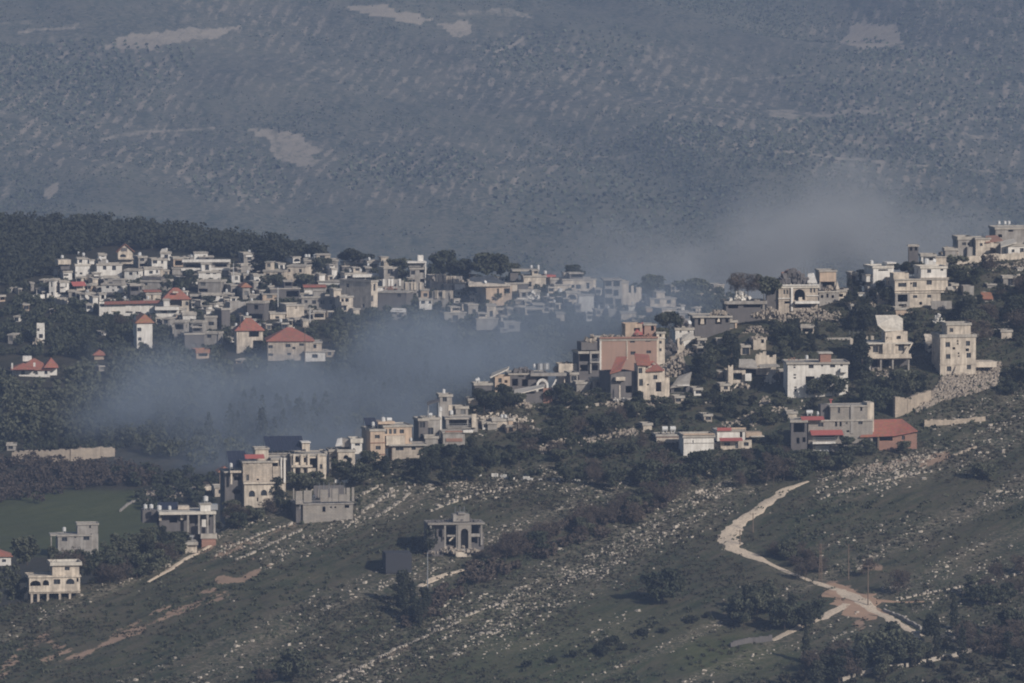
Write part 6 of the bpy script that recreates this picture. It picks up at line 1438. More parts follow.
def crown_points(kind, n):
    """points where leaves grow, in a crown one metre tall-ish (height 1, base at 0)"""
    P = []
    if kind == 'cypress':
        z = rng.uniform(.04, 1, n); r = .13 * np.sin(np.pi * np.clip(z, 0, 1) ** .7) ** .7 * rng.uniform(.3, 1.1, n) ** .5 * (1 + .25 * np.sin(z * 23 + rng.uniform(0, 6)))
        a = rng.uniform(0, 6.283, n); return np.stack([r * np.cos(a), r * np.sin(a), z], -1)
    nb = {'round': 11, 'pine': 8, 'tall': 10, 'bush': 6}[kind]
    cs = []
    for k in range(nb):
        a = rng.uniform(0, 6.283)
        if kind == 'round': zz = rng.uniform(.3, .80); rr = rng.uniform(.05, .42) * (1.1 - abs(zz - .5)); rad = rng.uniform(.14, .26)
        elif kind == 'pine': zz = rng.uniform(.58, .82); rr = rng.uniform(.05, .50); rad = rng.uniform(.12, .22)
        elif kind == 'tall': zz = rng.uniform(.22, .84); rr = rng.uniform(.02, .26) * (1.15 - zz); rad = rng.uniform(.12, .20)
        else: zz = rng.uniform(.2, .6); rr = rng.uniform(.1, .5); rad = rng.uniform(.22, .38)
        cs.append((rr * math.cos(a), rr * math.sin(a), zz, rad))
    w = np.array([c[3] ** 2 for c in cs]); w /= w.sum()
    pick = rng.choice(nb, n, p=w); c = np.array(cs)[pick]
    d = rng.normal(size=(n, 3)); d /= np.linalg.norm(d, axis=1)[:, None]; rr = c[:, 3] * rng.uniform(.25, 1.08, n) ** .45
    p = c[:, :3] + d * rr[:, None] * np.array([1, 1, .72])
    return p, cs

def make_tree(kind, H, n, leaf, mat):
    """a tapered trunk with limbs, and a crown of many small leaf faces: two meshes at real size"""
    out = crown_points(kind if kind != 'bare' else 'round', n)
    cs = []
    if isinstance(out, tuple): out, cs = out
    p = out * H
    tr = MB(); th = .055 * H * .55
    if kind == 'cypress': tr.bar((0, 0, -.8), (0, 0, H * .5), .16, 6, 0, .07)
    elif kind == 'bush':
        for k in range(3): tr.bar((0, 0, -.5), (random.uniform(-.25, .25) * H, random.uniform(-.25, .25) * H, H * .45), .07, 5, 0, .03)
    else:
        lean = Vector((random.uniform(-.05, .05) * H, random.uniform(-.05, .05) * H, H * .40)); tr.bar((0, 0, -.8), lean, th * .5, 7, 0, th * .34)
        for c in cs:
            e = Vector(c[:3]) * H; m = lean.lerp(e, .5) + Vector((0, 0, -.04 * H)); tr.bar(lean, m, th * .26, 5, 0, th * .16); tr.bar(m, e, th * .16, 5, 0, th * .05)
    if kind == 'bare':
        v, f = quads(p, n, s=(leaf * 1.6, leaf * 2.8), asp=.11)
        # twigs rise and spread from the limbs
    else:
        v, f = quads(p, n, s=(leaf * .6, leaf * 1.3), asp=1.0)
    return np_mesh('crown', v, f, M[mat]), tr.mesh('trunk', M['bark'])

KINDS = {}
for key, kind, H, n, leaf, mat, cnt in [('broadleaf_tree', 'round', 6.5, 1500, .38, 'leaf', 5), ('pine_tree', 'pine', 7.5, 1500, .36, 'pine', 4), ('evergreen_tree', 'tall', 8.0, 1500, .36, 'pine', 4), ('cypress_tree', 'cypress', 8.5, 1000, .32, 'pine', 3),
                                        ('bare_tree', 'bare', 6.5, 750, .40, 'twig', 4), ('olive_tree', 'round', 4.2, 900, .30, 'olive', 3), ('round_bush', 'bush', 2.6, 700, .28, 'pine', 3)]:
    KINDS[key] = [make_tree(kind, H, n, leaf, mat) + (H,) for _ in range(cnt)]
WIDTH = {'broadleaf_tree': .95, 'pine_tree': 1.1, 'evergreen_tree': .62, 'cypress_tree': .26, 'bare_tree': .95, 'olive_tree': .95, 'round_bush': 1.3}
TREES = []
def tree(kind, px, py, height, label, group=None, layer='N', wide=1.0, p=None):
    p = hit(px, py, layer) if p is None else p
    cm, tm, H = random.choice(KINDS[kind]); s = height / H
    r = empty(kind, p, random.uniform(0, 6.28)); r.scale = (s * wide, s * wide, s); tag(r, label, 'bush' if kind == 'round_bush' else 'tree', group)
    c = bpy.data.objects.new('crown', cm); t = bpy.data.objects.new('trunk', tm)
    for o in (c, t): COL.objects.link(o); o.parent = r
    TREES.append((p.x, p.y, height))
    return r

def hides(px, py, hpx, wpx, Y, slack=.30):
    """whether a crown this size would stand before the open front of a house"""
    for x0, x1, yt, yb, yh in BUILT:
        if Y > yh + 3: continue
        ox = min(px + wpx / 2, x1) - max(px - wpx / 2, x0)
        lim = yb - (yb - yt) * slack
        oy = min(py, lim) - max(py - hpx, yt)
        if ox > 1.5 and oy > 1.5: return True
    return False
def in_house(px, py, Y):
    for x0, x1, yt, yb, yh in BUILT:
        if x0 - 1 < px < x1 + 1 and yh - 1 < Y < yh + 10: return True
    return False

ZONES = [   # polygon on the hillside, count, kinds with weights, height range (m), spacing (m), label end, group
    ([(332, 470), (362, 460), (440, 458), (470, 455), (500, 470), (470, 486), (440, 490), (400, 482), (330, 496)], 26, 'BBEEP', (4.5, 7.5), 'in the dark belt below the pink three storey house', 'trees below the pink three storey house'),
    ([(500, 440), (560, 425), (600, 415), (640, 410), (655, 432), (680, 462), (640, 470), (590, 466), (520, 468), (470, 470)], 22, 'BBRRP', (3.5, 6), 'on the middle slope below the ruined house with three stacked windows', 'trees of the middle slope'),
    ([(640, 470), (690, 466), (740, 458), (785, 452), (800, 462), (790, 486), (720, 490), (660, 500), (630, 490)], 26, 'BBRRE', (4, 7), 'in the thicket below the blank pale block', 'trees below the blank pale block'),
    ([(560, 474), (640, 474), (650, 496), (560, 486)], 10, 'BBR', (3.5, 5.5), 'at the lower edge of the middle slope trees', 'trees of the middle slope'),
    ([(650, 402), (690, 396), (730, 406), (790, 404), (800, 428), (760, 440), (700, 428), (620, 425)], 18, 'BBEB', (3.5, 6), 'between the stepped tan ruin and the blank pale block', 'trees between the ruin and the pale block'),
    ([(692, 350), (736, 338), (742, 372), (728, 396), (694, 396)], 15, 'EPBE', (6, 10), 'in the tall dark stand left of the stepped tan ruin', 'trees left of the stepped tan ruin'),
    ([(772, 332), (800, 326), (838, 324), (868, 312), (874, 342), (830, 352), (780, 352)], 22, 'EEBCP', (5, 8.5), 'in the dark wood below the arched stone villa', 'trees below the arched stone villa'),
    ([(848, 288), (866, 284), (872, 306), (852, 316), (842, 304)], 10, 'EPE', (5, 8), 'left of the bright white flat roofed house', 'trees left of the bright white house'),
    ([(886, 314), (912, 314), (930, 330), (918, 340), (880, 318)], 6, 'EB', (4, 6.5), 'below the beige house with white top storey', 'trees below the beige house with white top storey'),
    ([(950, 276), (985, 268), (1024, 266), (1040, 320), (1010, 345), (975, 348), (955, 310)], 30, 'BEBR', (4, 7), 'on the shaded slope below the upper right crest', 'trees below the upper right crest'),
    ([(852, 372), (868, 380), (900, 384), (930, 392), (900, 416), (880, 420), (858, 400)], 16, 'EBBC', (4.5, 7.5), 'between the villa with the tilted slab and the grey awning house', 'trees below the villa with the tilted slab'),
    ([(776, 458), (800, 462), (830, 464), (862, 462), (830, 478), (790, 486), (772, 478)], 14, 'BRB', (4, 6.5), 'in front of the grey house with red awnings', 'trees below the grey awning house'),
    ([(476, 560), (520, 545), (570, 530), (630, 508), (672, 494), (688, 502), (640, 522), (560, 548), (500, 566)], 34, 'RRRB', (3.5, 5.8), 'in the diagonal row running up from the arched ruin', 'bare trees up from the arched ruin'),
    ([(396, 612), (412, 598), (432, 610), (440, 628), (410, 634)], 9, 'ECR', (4.5, 7), 'in the dark clump below the net covered shed', 'trees below the net covered shed'),
    ([(20, 556), (45, 540), (60, 556), (110, 566), (150, 556), (176, 566), (150, 576), (112, 590), (84, 580), (30, 568)], 24, 'BREB', (4.5, 7), 'around the lower left houses', 'trees around the lower left houses'),
    ([(100, 548), (125, 534), (158, 536), (196, 548), (166, 562), (120, 566)], 16, 'EBEB', (5, 8), 'left of the open concrete shed', 'trees left of the open concrete shed'),
    ([(218, 520), (250, 512), (290, 504), (296, 512), (260, 524), (228, 536)], 12, 'BBR', (3, 5), 'below the tall pale stone house', 'trees below the tall pale stone house'),
    ([(718, 616), (760, 604), (800, 606), (830, 618), (806, 634), (724, 634)], 12, 'EBE', (5, 7), 'beside the lower side track', 'trees beside the lower side track'),
    ([(790, 672), (840, 668), (860, 676), (890, 678), (850, 690), (780, 690)], 10, 'EBR', (5, 7.5), 'along the bottom edge left of the dry stone wall', 'trees along the bottom edge'),
    ([(880, 652), (920, 646), (940, 640), (950, 660), (900, 668), (876, 672)], 9, 'EEB', (6, 8.5), 'above the dry stone wall at bottom right', 'trees above the dry stone wall'),
    ([(950, 632), (985, 640), (1030, 620), (1030, 672), (990, 664), (960, 650)], 14, 'BRER', (4.5, 7.5), 'in the bottom right corner', 'trees in the bottom right corner'),
    ([(960, 590), (1024, 570), (1024, 610), (980, 608)], 9, 'RBR', (3.5, 6), 'on the right slope beyond the crossroads', 'trees beyond the crossroads'),
    ([(560, 395), (596, 388), (604, 420), (560, 428), (530, 420), (545, 405)], 10, 'BEB', (4, 6.5), 'below the dark house beside the pink flats', 'trees below the dark house beside the pink flats'),
    ([(446, 418), (470, 414), (500, 404), (520, 404), (512, 418), (478, 420)], 16, 'BEP', (4.5, 7), 'on the crest above the open terrace house', 'trees on the crest above the open terrace house'),
    ([(600, 402), (612, 398), (640, 402), (640, 415), (600, 416)], 5, 'BE', (3, 4.5), 'at the foot of the ruined house with three stacked windows', 'trees at the foot of the stacked window ruin'),
    ([(742, 548), (790, 556), (824, 570), (820, 578), (790, 568), (758, 556)], 9, 'RRB', (3, 5), 'along the inner side of the dirt road bend', 'trees along the dirt road bend'),
    ([(1000, 380), (1024, 372), (1030, 400), (1004, 396)], 6, 'BE', (3.5, 5.5), 'right of the rubble bank at the edge', 'trees right of the rubble bank'),
]
KEY = dict(B='broadleaf_tree', E='evergreen_tree', P='pine_tree', R='bare_tree', C='cypress_tree', O='olive_tree')
ADJ = dict(broadleaf_tree='rounded dark green tree', evergreen_tree='tall dark evergreen tree', pine_tree='spreading dark pine tree', bare_tree='leafless brownish tree', cypress_tree='slim dark cypress', olive_tree='small grey green tree')
def sample_zone(poly, count, hr, layer, spacing=.42, kinds='B', tries=60, slack=.3):
    xs = [p[0] for p in poly]; ys_ = [p[1] for p in poly]; got = []
    for _ in range(count * tries):
        if len(got) >= count: break
        x, y = random.uniform(min(xs), max(xs)), random.uniform(min(ys_), max(ys_))
        if not bool(inside(poly, np.array([x]), np.array([y]))[0]): continue
        h = random.uniform(*hr); kind = KEY[random.choice(kinds)]; p = hit(x, y, layer); k = F / p.y
        if hides(x, y, h * k * .95, h * k * WIDTH[kind] * .8, p.y, slack):
            h *= .55
            if h < 2 or hides(x, y, h * k * .95, h * k * WIDTH[kind] * .8, p.y, slack): continue
        if in_house(x, y, p.y): continue
        if any(abs(q[0] - p.x) + abs(q[1] - p.y) * .6 < (h + q[2]) * spacing * .5 for q in TREES[-80:]): continue
        got.append((kind, x, y, h, p)); TREES.append((p.x, p.y, h))
    return got
n_ind = 0
for poly, cnt, kinds, hr, end, grp in ZONES:
    for kind, x, y, h, p in sample_zone(poly, cnt, hr, 'N', kinds=kinds, slack=.85 if 'crest above the open' in end else .38):
        tree(kind, x, y, h, ADJ[kind] + ' ' + end, grp, p=p, wide=random.uniform(.85, 1.2)); n_ind += 1
# single trees that stand out
for a in [('broadleaf_tree', 662, 604, 8.4, 'big dark tree standing alone on the open green slope', 'N', 1.0), ('broadleaf_tree', 676, 600, 5.6, 'smaller tree leaning on the big lone tree of the green slope', 'N', .9),
          ('evergreen_tree', 430, 556, 7.0, 'dark tree against the left end of the arched ruin', 'N', .9), ('evergreen_tree', 404, 602, 7.6, 'dark tree right under the net covered shed', 'N', 1.0),
          ('bare_tree', 898, 596, 7.2, 'bushy tree right of the crossroads with a long shadow', 'N', .9), ('bare_tree', 868, 578, 5.0, 'thin reddish tree above the crossroads', 'N', .8), ('bare_tree', 805, 582, 6.0, 'spindly tree beside the dirt road above the crossroads', 'N', .8),
          ('cypress_tree', 857, 672, 8.2, 'thin dark cypress left of the bottom right wall', 'N', .8), ('cypress_tree', 937, 652, 8.0, 'slim dark cypress right of the white kiosk', 'N', .9), ('cypress_tree', 962, 664, 8.4, 'slim dark cypress at the end of the bottom right wall', 'N', .9), ('cypress_tree', 954, 630, 7.6, 'slim cypress on the slope above the bottom right corner', 'N', .9),
          ('cypress_tree', 806, 664, 7.6, 'slim dark cypress at the bottom left of the dry stone wall', 'N', .9), ('broadleaf_tree', 984, 480, 4.2, 'lone dark thicket on the stony right slope', 'N', 1.5), ('broadleaf_tree', 293, 683, 8.0, 'dark tree cut by the bottom edge at left', 'N', 1.0), ('bare_tree', 265, 690, 5.0, 'small tree cut by the bottom edge left of the dark tree', 'N', 1.0),
          ('cypress_tree', 862, 382, 12.0, 'very tall dark cypress right of the long white three storey house', 'N', 1.3), ('cypress_tree', 857, 376, 10.0, 'tall cypress next to the very tall one by the long white house', 'N', 1.3), ('broadleaf_tree', 782, 358, 4.6, 'dark bush tree at the left corner of the long white house', 'N', .8),
          ('broadleaf_tree', 833, 398, 6.0, 'leafy tree before the lower windows of the long white house', 'N', 1.1), ('broadleaf_tree', 815, 400, 5.4, 'leafy tree before the middle of the long white house', 'N', 1.1), ('broadleaf_tree', 764, 300, 8.2, 'dark round tree on the crest left of the arched villa', 'N', .9), ('bare_tree', 738, 297, 6.6, 'bare winter tree on the crest beside the dark flat roofed ruin', 'N', .9), ('bare_tree', 748, 296, 6.4, 'second bare winter tree nearer the dark round crest tree', 'N', .9),
          ('pine_tree', 669, 344, 8.4, 'round dark tree on the crest right of the pink flats', 'N', 1.05), ('broadleaf_tree', 660, 345, 6.0, 'smaller dark tree touching the round crest tree', 'N', .9), ('evergreen_tree', 880, 302, 5.6, 'dark tree standing under the bright white flat roofed house', 'N', 1.1), ('broadleaf_tree', 889, 305, 5.0, 'dark rounded tree between the bright white house and the beige house', 'N', 1.0), ('broadleaf_tree', 866, 290, 5.4, 'dark rounded crest tree left of the bright white house', 'N', 1.1), ('pine_tree', 912, 285, 6.5, 'dark tree between the two white houses of the upper right', 'N', 1.0), ('pine_tree', 906, 282, 5.5, 'dark tree close to the bright white flat roofed house', 'N', 1.0),
          ('broadleaf_tree', 257, 480, 4.2, 'round bush tree before the wall of the arched window stone house', 'N', .8), ('evergreen_tree', 278, 506, 7.0, 'dark tree at the right corner of the arched window stone house', 'N', .9), ('broadleaf_tree', 300, 492, 6.2, 'dull round tree under the solar roof house', 'N', 1.1), ('broadleaf_tree', 316, 490, 4.6, 'dark tree behind the unfinished concrete shell', 'N', 1.2),
          ('broadleaf_tree', 850, 458, 5.4, 'round tree between the grey awning house and the red roofed stone house', 'N', 1.1), ('broadleaf_tree', 868, 456, 4.2, 'bush tree before the red roofed stone house', 'N', 1.1), ('broadleaf_tree', 905, 454, 3.4, 'low bush before the window of the red roofed stone house', 'N', 1.2)]:
    tree(a[0], a[1], a[2], a[3], a[4], None, a[5], a[6]); n_ind += 1
# far village crest and trees among its houses
for i, a in enumerate([('pine_tree', 357, 272, 7.8, 'round dark tree on the village crest above the white flat roofs', 1.4), ('pine_tree', 350, 271, 6.6, 'dark tree left of the round village crest tree', 1.3), ('broadleaf_tree', 402, 274, 6.8, 'dark tree behind the tank tower house', 1.1), ('broadleaf_tree', 395, 272, 5.5, 'dark tree left of the tank tower house', 1.1),
          ('broadleaf_tree', 446, 279, 9.4, 'large round dark tree on the village crest right of the tank tower', 1.15), ('broadleaf_tree', 437, 279, 8.0, 'dark tree joined to the large round crest tree', 1.0), ('broadleaf_tree', 460, 280, 7.0, 'dark tree in the dip of the village crest', 1.0), ('pine_tree', 470, 281, 7.0, 'dark tree right of the crest dip', 1.0), ('broadleaf_tree', 488, 280, 9.4, 'biggest dark tree behind the tan sloping roof house', 1.2), ('broadleaf_tree', 500, 280, 8.6, 'dark tree joined to the biggest crest tree', 1.0), ('broadleaf_tree', 513, 279, 5.4, 'small dark tree at the right end of the crest trees', 1.0), ('broadleaf_tree', 572, 281, 5.6, 'dark tree behind the long cream wall house', 1.1), ('broadleaf_tree', 580, 281, 4.6, 'small dark tree at the end of the long cream wall house', 1.0),
          ('cypress_tree', 263, 279, 11.5, 'tall dark column tree with pale tip in the middle village', 2.4), ('broadleaf_tree', 273, 290, 5.0, 'dark rounded tree below the large beige house', 1.9), ('broadleaf_tree', 304, 290, 7.0, 'dark tree left of the house with red tiled eave', 1.2), ('broadleaf_tree', 322, 275, 6.0, 'dark tree below the long flat beige house', 1.4), ('broadleaf_tree', 187, 288, 6.0, 'dark tree under the long modern house', 1.2), ('broadleaf_tree', 208, 310, 4.6, 'dark tree right of the red hipped roof', 1.3), ('broadleaf_tree', 166, 292, 4.0, 'bush tree above the red hipped roof', 1.0),
          ('broadleaf_tree', 690, 306, 9.0, 'hazy big round tree on the village crest at right', 1.4), ('broadleaf_tree', 700, 306, 7.0, 'hazy tree right of the big hazy crest tree', 1.2), ('broadleaf_tree', 652, 297, 7.5, 'hazy tree left of the faint long pale house', 1.2), ('broadleaf_tree', 720, 305, 6.0, 'hazy tree below the pale sunlit stump house', 1.0), ('broadleaf_tree', 645, 299, 6, 'faint tree behind the concrete skeleton', 1.0),
          ('bare_tree', 120, 330, 5, 'thin tree left of the slender tower house', 1), ('cypress_tree', 112, 344, 8.4, 'dark cypress left of the slender tower house', 1.1), ('cypress_tree', 89, 362, 8.0, 'dark cypress by the small red pyramid roof', 1.1), ('cypress_tree', 82, 360, 7.6, 'dark cypress left of the one by the red pyramid roof', 1.1), ('broadleaf_tree', 497, 305, 6.0, 'dark round tree before the tan sloping roof house', 1.0), ('broadleaf_tree', 536, 330, 5.5, 'faint tree below the bright lit row', 1.0)]):
    tree(a[0], a[1], a[2], a[3], a[4], None, 'F', a[5]); n_ind += 1
left = 298 - n_ind
VZ = [([(0, 300), (30, 304), (95, 312), (130, 330), (128, 350), (60, 356), (0, 356)], 30, 'BBEC', (3.5, 6.5), 'in the dim garden slope at the far left of the village', 'trees of the far left garden slope'),
      ([(100, 288), (200, 285), (300, 288), (345, 300), (345, 325), (240, 325), (180, 322), (120, 305)], 34, 'BBE', (3, 5.5), 'between houses in the middle of the village', 'trees between the village houses'),
      ([(60, 262), (220, 262), (360, 268), (350, 284), (200, 284), (60, 284)], 18, 'BBE', (3, 5), 'between houses in the upper village', 'trees of the upper village')]
for poly, cnt, kinds, hr, end, grp in VZ:
    for kind, x, y, h, p in sample_zone(poly, min(cnt, max(0, left)), hr, 'F', kinds=kinds):
        tree(kind, x, y, h, ADJ[kind] + ' ' + end, grp, p=p); left -= 1
print('individual trees', n_ind, 'left', left)
for x, y, s in [(528, 668, 2.2), (552, 663, 2.0), (575, 658, 2.4), (597, 652, 2.8), (610, 646, 3.0), (604, 656, 2.4), (642, 636, 2.4), (624, 650, 1.8), (690, 624, 2.4), (665, 634, 2.0), (706, 618, 1.8)]:
    tree('round_bush', x, y, s, 'dark round bush in the row along the faint lower track', 'round bushes along the lower track')

# -------- woods too dense to count, each one object
def wood(name, poly, count, hr, layer, mat, leaf=.55, n=110, kinds=('round',), keep=True, slack=.25):
    base = []
    for kd in kinds:
        for _ in range(4):
            o = crown_points(kd, n); o = o[0] if isinstance(o, tuple) else o; base.append(o)
    xs = [p[0] for p in poly]; ys_ = [p[1] for p in poly]; V_ = []; got = 0
    pts = []
    for _ in range(count * 12):
        if got >= count: break
        x, y = random.uniform(min(xs), max(xs)), random.uniform(min(ys_), max(ys_))
        if not bool(inside(poly, np.array([x]), np.array([y]))[0]): continue
        h = random.uniform(*hr); p = hit(x, y, layer); k = F / p.y
        if keep and (hides(x, y, h * k, h * k * .8, p.y, slack) or in_house(x, y, p.y)): continue
        b = random.choice(base); a = random.uniform(0, 6.28); ca, sa = math.cos(a), math.sin(a)
        q = b * h; q = np.stack([q[:, 0] * ca - q[:, 1] * sa, q[:, 0] * sa + q[:, 1] * ca, q[:, 2] - .12 * h], -1) + np.array(p)
        V_.append(q); got += 1
    c = np.concatenate(V_); v, f = quads(c, len(c), s=(leaf * .6, leaf * 1.4))
    return tag(link(name, np_mesh(name, v, f, M[mat])), kind='stuff')
wood('ridge_forest', [(-40, 226), (60, 226), (150, 230), (225, 240), (290, 251), (325, 259), (300, 263), (230, 258), (180, 252), (110, 246), (95, 254), (60, 258), (48, 276), (20, 284), (-40, 296)], 900, (4, 7), 'F', 'pine', .6, 130)
wood('valley_wood', [(-40, 380), (60, 380), (120, 362), (180, 362), (260, 364), (330, 362), (350, 330), (380, 325), (480, 335), (560, 340), (570, 375), (500, 390), (420, 415), (330, 440), (250, 455), (200, 470), (120, 448), (60, 440), (-40, 446)], 1000, (4, 7.5), 'F', 'leaf', .6, 120, ('round', 'tall'))
wood('cypress_grove', [(330, 372), (420, 372), (480, 380), (430, 405), (330, 432), (290, 448), (200, 452), (230, 420)], 130, (9, 14), 'F', 'pine', .5, 220, ('cypress',))
wood('valley_orchard', [(-40, 462), (100, 466), (160, 474), (150, 486), (60, 492), (40, 506), (-40, 510)], 190, (3, 5), 'F', 'twig', .4, 130)
wood('valley_thicket', [(110, 470), (225, 478), (225, 500), (205, 508), (150, 512), (130, 500)], 60, (2.5, 4.5), 'F', 'leaf', .45, 120)
wood('village_shrubbery', [(0, 290), (70, 285), (200, 270), (420, 276), (600, 290), (740, 300), (740, 330), (560, 335), (480, 330), (350, 325), (310, 355), (180, 358), (90, 360), (0, 356)], 900, (2, 4.4), 'F', 'leaf', .5, 80, slack=.4)
wood('slope_thicket', [(330, 470), (440, 460), (560, 430), (650, 412), (800, 440), (800, 470), (700, 492), (640, 490), (560, 482), (470, 482)], 90, (1.2, 2.8), 'N', 'leaf', .42, 110)
wood('crest_thicket', [(690, 340), (780, 325), (870, 310), (960, 280), (1030, 270), (1030, 350), (960, 330), (870, 395), (860, 410), (800, 440), (640, 425), (690, 395)], 120, (1.2, 2.8), 'N', 'scrub', .42, 110)
wood('bare_thicket', [(430, 600), (480, 560), (560, 535), (690, 490), (650, 520), (560, 556), (470, 590), (430, 625), (400, 630)], 120, (1.4, 3.2), 'N', 'twig', .4, 110)
wood('corner_thicket', [(700, 690), (800, 676), (880, 664), (1030, 625), (1030, 690)], 70, (1.2, 3), 'N', 'scrub', .4, 110)
wood('field_hedge', [(-40, 438), (125, 440), (125, 452), (-40, 453)], 90, (1.5, 3.2), 'F', 'leaf', .42, 100)
wood('lower_thicket', [(-30, 560), (40, 540), (100, 545), (160, 535), (220, 530), (200, 548), (130, 572), (60, 596), (0, 606), (-30, 610)], 150, (1.5, 3.4), 'N', 'leaf', .42, 110)

# -------- low scrub over the open slope
n = 60000
cu = rng.uniform(-60, 1085, n); cy = rng.uniform(1700, 2100, n)
pc = np.interp(cu, CREST_U, CREST_P); ok = cy < 1750 + (683 - pc) * .75
cx = cy * (cu - 512) / F; dens = fbm(cx / 30, cy / 30, 63, 4); ok &= dens + rng.uniform(-.14, .14, n) > .52
cu, cy, cx = cu[ok], cy[ok], cx[ok]; cz = terrain(cu, cy)
qx, qy = to_px((cx, cy, cz)); ok = np.minimum(dist_line([(808, 482), (775, 498), (737, 526), (728, 537), (752, 557), (790, 573), (852, 598), (921, 637)], qx, qy), dist_line([(846, 604), (772, 641)], qx, qy)) > 10
cu, cy, cx, cz = cu[ok], cy[ok], cx[ok], cz[ok]
m = 7
h = rng.uniform(.16, .60, len(cx)) * np.clip(fbm(cx / 12, cy / 12, 64, 2) * 2.0, .5, 1.5)
cc = np.repeat(np.stack([cx, cy, cz], -1), m, 0) + rng.normal(size=(len(cx) * m, 3)) * np.repeat(h, m)[:, None] * np.array([.75, .75, .3]) + np.repeat(h, m)[:, None] * np.array([0, 0, .3])
v, f = quads(cc, len(cc), s=(.18, .46))
tag(link('scrub', np_mesh('scrub', v, f, M['scrub'])), kind='stuff')
n = 9000
cu = rng.uniform(-60, 1085, n); cy = rng.uniform(1720, 2080, n); pc = np.interp(cu, CREST_U, CREST_P); ok = cy < 1750 + (683 - pc) * .75 - 4
cx = cy * (cu - 512) / F; ok &= fbm((cx * .56 + cy * .83) / 40, (-cx * .83 + cy * .56) / 11, 263, 4, .6) + rng.uniform(-.08, .08, n) > .545
cu, cy, cx = cu[ok], cy[ok], cx[ok]; cz = terrain(cu, cy); qx, qy = to_px((cx, cy, cz))
ok = np.minimum(dist_line([(808, 482), (775, 498), (737, 526), (728, 537), (752, 557), (790, 573), (852, 598), (921, 637)], qx, qy), dist_line([(846, 604), (772, 641)], qx, qy)) > 13
cu, cy, cx, cz = cu[ok], cy[ok], cx[ok], cz[ok]; h = rng.uniform(.5, 1.3, len(cx)); m = 34; print('shrubs', len(cx))
d = rng.normal(size=(len(cx) * m, 3)); d /= np.linalg.norm(d, axis=1)[:, None]; d[:, 2] = np.abs(d[:, 2]); hh_ = np.repeat(h, m)[:, None]
cc = np.repeat(np.stack([cx, cy, cz], -1), m, 0) + d * hh_ * np.array([.62, .62, .75]) * rng.uniform(.5, 1, (len(d), 1))
v, f = quads(cc, len(cc), s=(.18, .42)); tag(link('hillside_shrubs', np_mesh('hillside_shrubs', v, f, M['leaf'])), kind='stuff')
n = 16000
cu = rng.uniform(-60, 1085, n); cy = rng.uniform(1700, 2100, n); pc = np.interp(cu, CREST_U, CREST_P); ok = cy < 1750 + (683 - pc) * .75
cx = cy * (cu - 512) / F; ok &= fbm(cx / 18, cy / 18, 163, 4) + rng.uniform(-.1, .1, n) > .54
cu, cy, cx = cu[ok], cy[ok], cx[ok]; cz = terrain(cu, cy)
cc = np.repeat(np.stack([cx, cy, cz + .15], -1), 5, 0) + rng.normal(size=(len(cx) * 5, 3)) * np.array([.5, .5, .12])
v, f = quads(cc, len(cc), s=(.2, .5)); tag(link('dry_grass', np_mesh('dry_grass', v, f, M['olive'])), kind='stuff')

# -------- stones
def rock_mesh(seed):
    r = random.Random(seed); mb = MB()
    st = random.getstate(); random.seed(seed); mb.chunk((0, 0, .12), .5); random.setstate(st); return mb
def stone_field(poly_dens, n, smin_, smax_):
    out = []
    while len(out) < n:
        px = rng.uniform(-20, 1044, 4000); Yv = rng.uniform(1735, 2080, 4000); pc = np.interp(px, CREST_U, CREST_P); ok = Yv < 1750 + (683 - pc) * .75 - 2
        px, Yv = px[ok], Yv[ok]; z = terrain(px, Yv); x = Yv * (px - 512) / F; qx, qy = to_px((x, Yv, z))
        d = np.full(px.shape, .012)
        for pts, w, a in STONE_LINES: d = np.maximum(d, a * np.clip(1.4 - dist_line(pts, qx, qy) / w, 0, 1))
        bd = fbm((qx + qy * 1.6) / 260, (qy * 1.05 + qx * .47) / 26, 55, 4); d = np.maximum(d, np.clip((bd - .5) * 2.4, 0, .45))
        d *= np.clip((fbm((qx * .9 - qy * .43) / 34, (qx * .43 + qy * .9) / 5.0, 71, 4, .6) - .47) * 9, 0.006, 1)
        d = np.where(inside([(440, 440), (660, 410), (860, 380), (860, 455), (790, 480), (640, 480), (440, 470)], qx, qy), d * .45, d)
        road = np.minimum(dist_line([(808, 482), (775, 498), (737, 526), (728, 537), (752, 557), (790, 573), (852, 598), (921, 637)], qx, qy), dist_line([(846, 604), (772, 641)], qx, qy))
        kp = (rng.uniform(0, 1, len(d)) < d) & (road > 9)
        for a, b, c, e, g in zip(x[kp], Yv[kp], z[kp], qx[kp], qy[kp]): out.append((a, b, c, e, g))
    return out[:n]
big = stone_field(None, 300, 1, 1)
RM = [rock_mesh(900 + i).mesh('boulder', M['rock']) for i in range(8)]
def stone_place(px, py):
    if px > 800 and py < 500: return 'on the stony slope below the rubble bank', 'boulders below the rubble bank'
    if px > 700 and py > 500: return 'scattered around the dirt road and crossroads', 'boulders around the dirt road'
    if px > 640: return 'in the stone band left of the dirt road', 'boulders left of the dirt road'
    if px > 430 and py > 545: return 'in the stone band climbing the central green slope', 'boulders of the central slope'
    if px > 360 and py <= 545: return 'on the slope above the arched ruin', 'boulders above the arched ruin'
    return 'on the lower left slope below the unfinished shell', 'boulders of the lower left slope'
for x, y, z, qx, qy in big:
    lb, gr = stone_place(qx, qy); o = bpy.data.objects.new('boulder', random.choice(RM)); COL.objects.link(o); o.location = (x, y, z); s = random.uniform(.5, .95)
    o.scale = (s * random.uniform(1, 1.8), s, s * random.uniform(.7, 1.05)); o.rotation_euler = (0, 0, random.uniform(-.6, .6)); tag(o, 'pale limestone boulder ' + lb, 'boulder', gr)
small = stone_field(None, 9000, 1, 1)
bv = []; bf = []
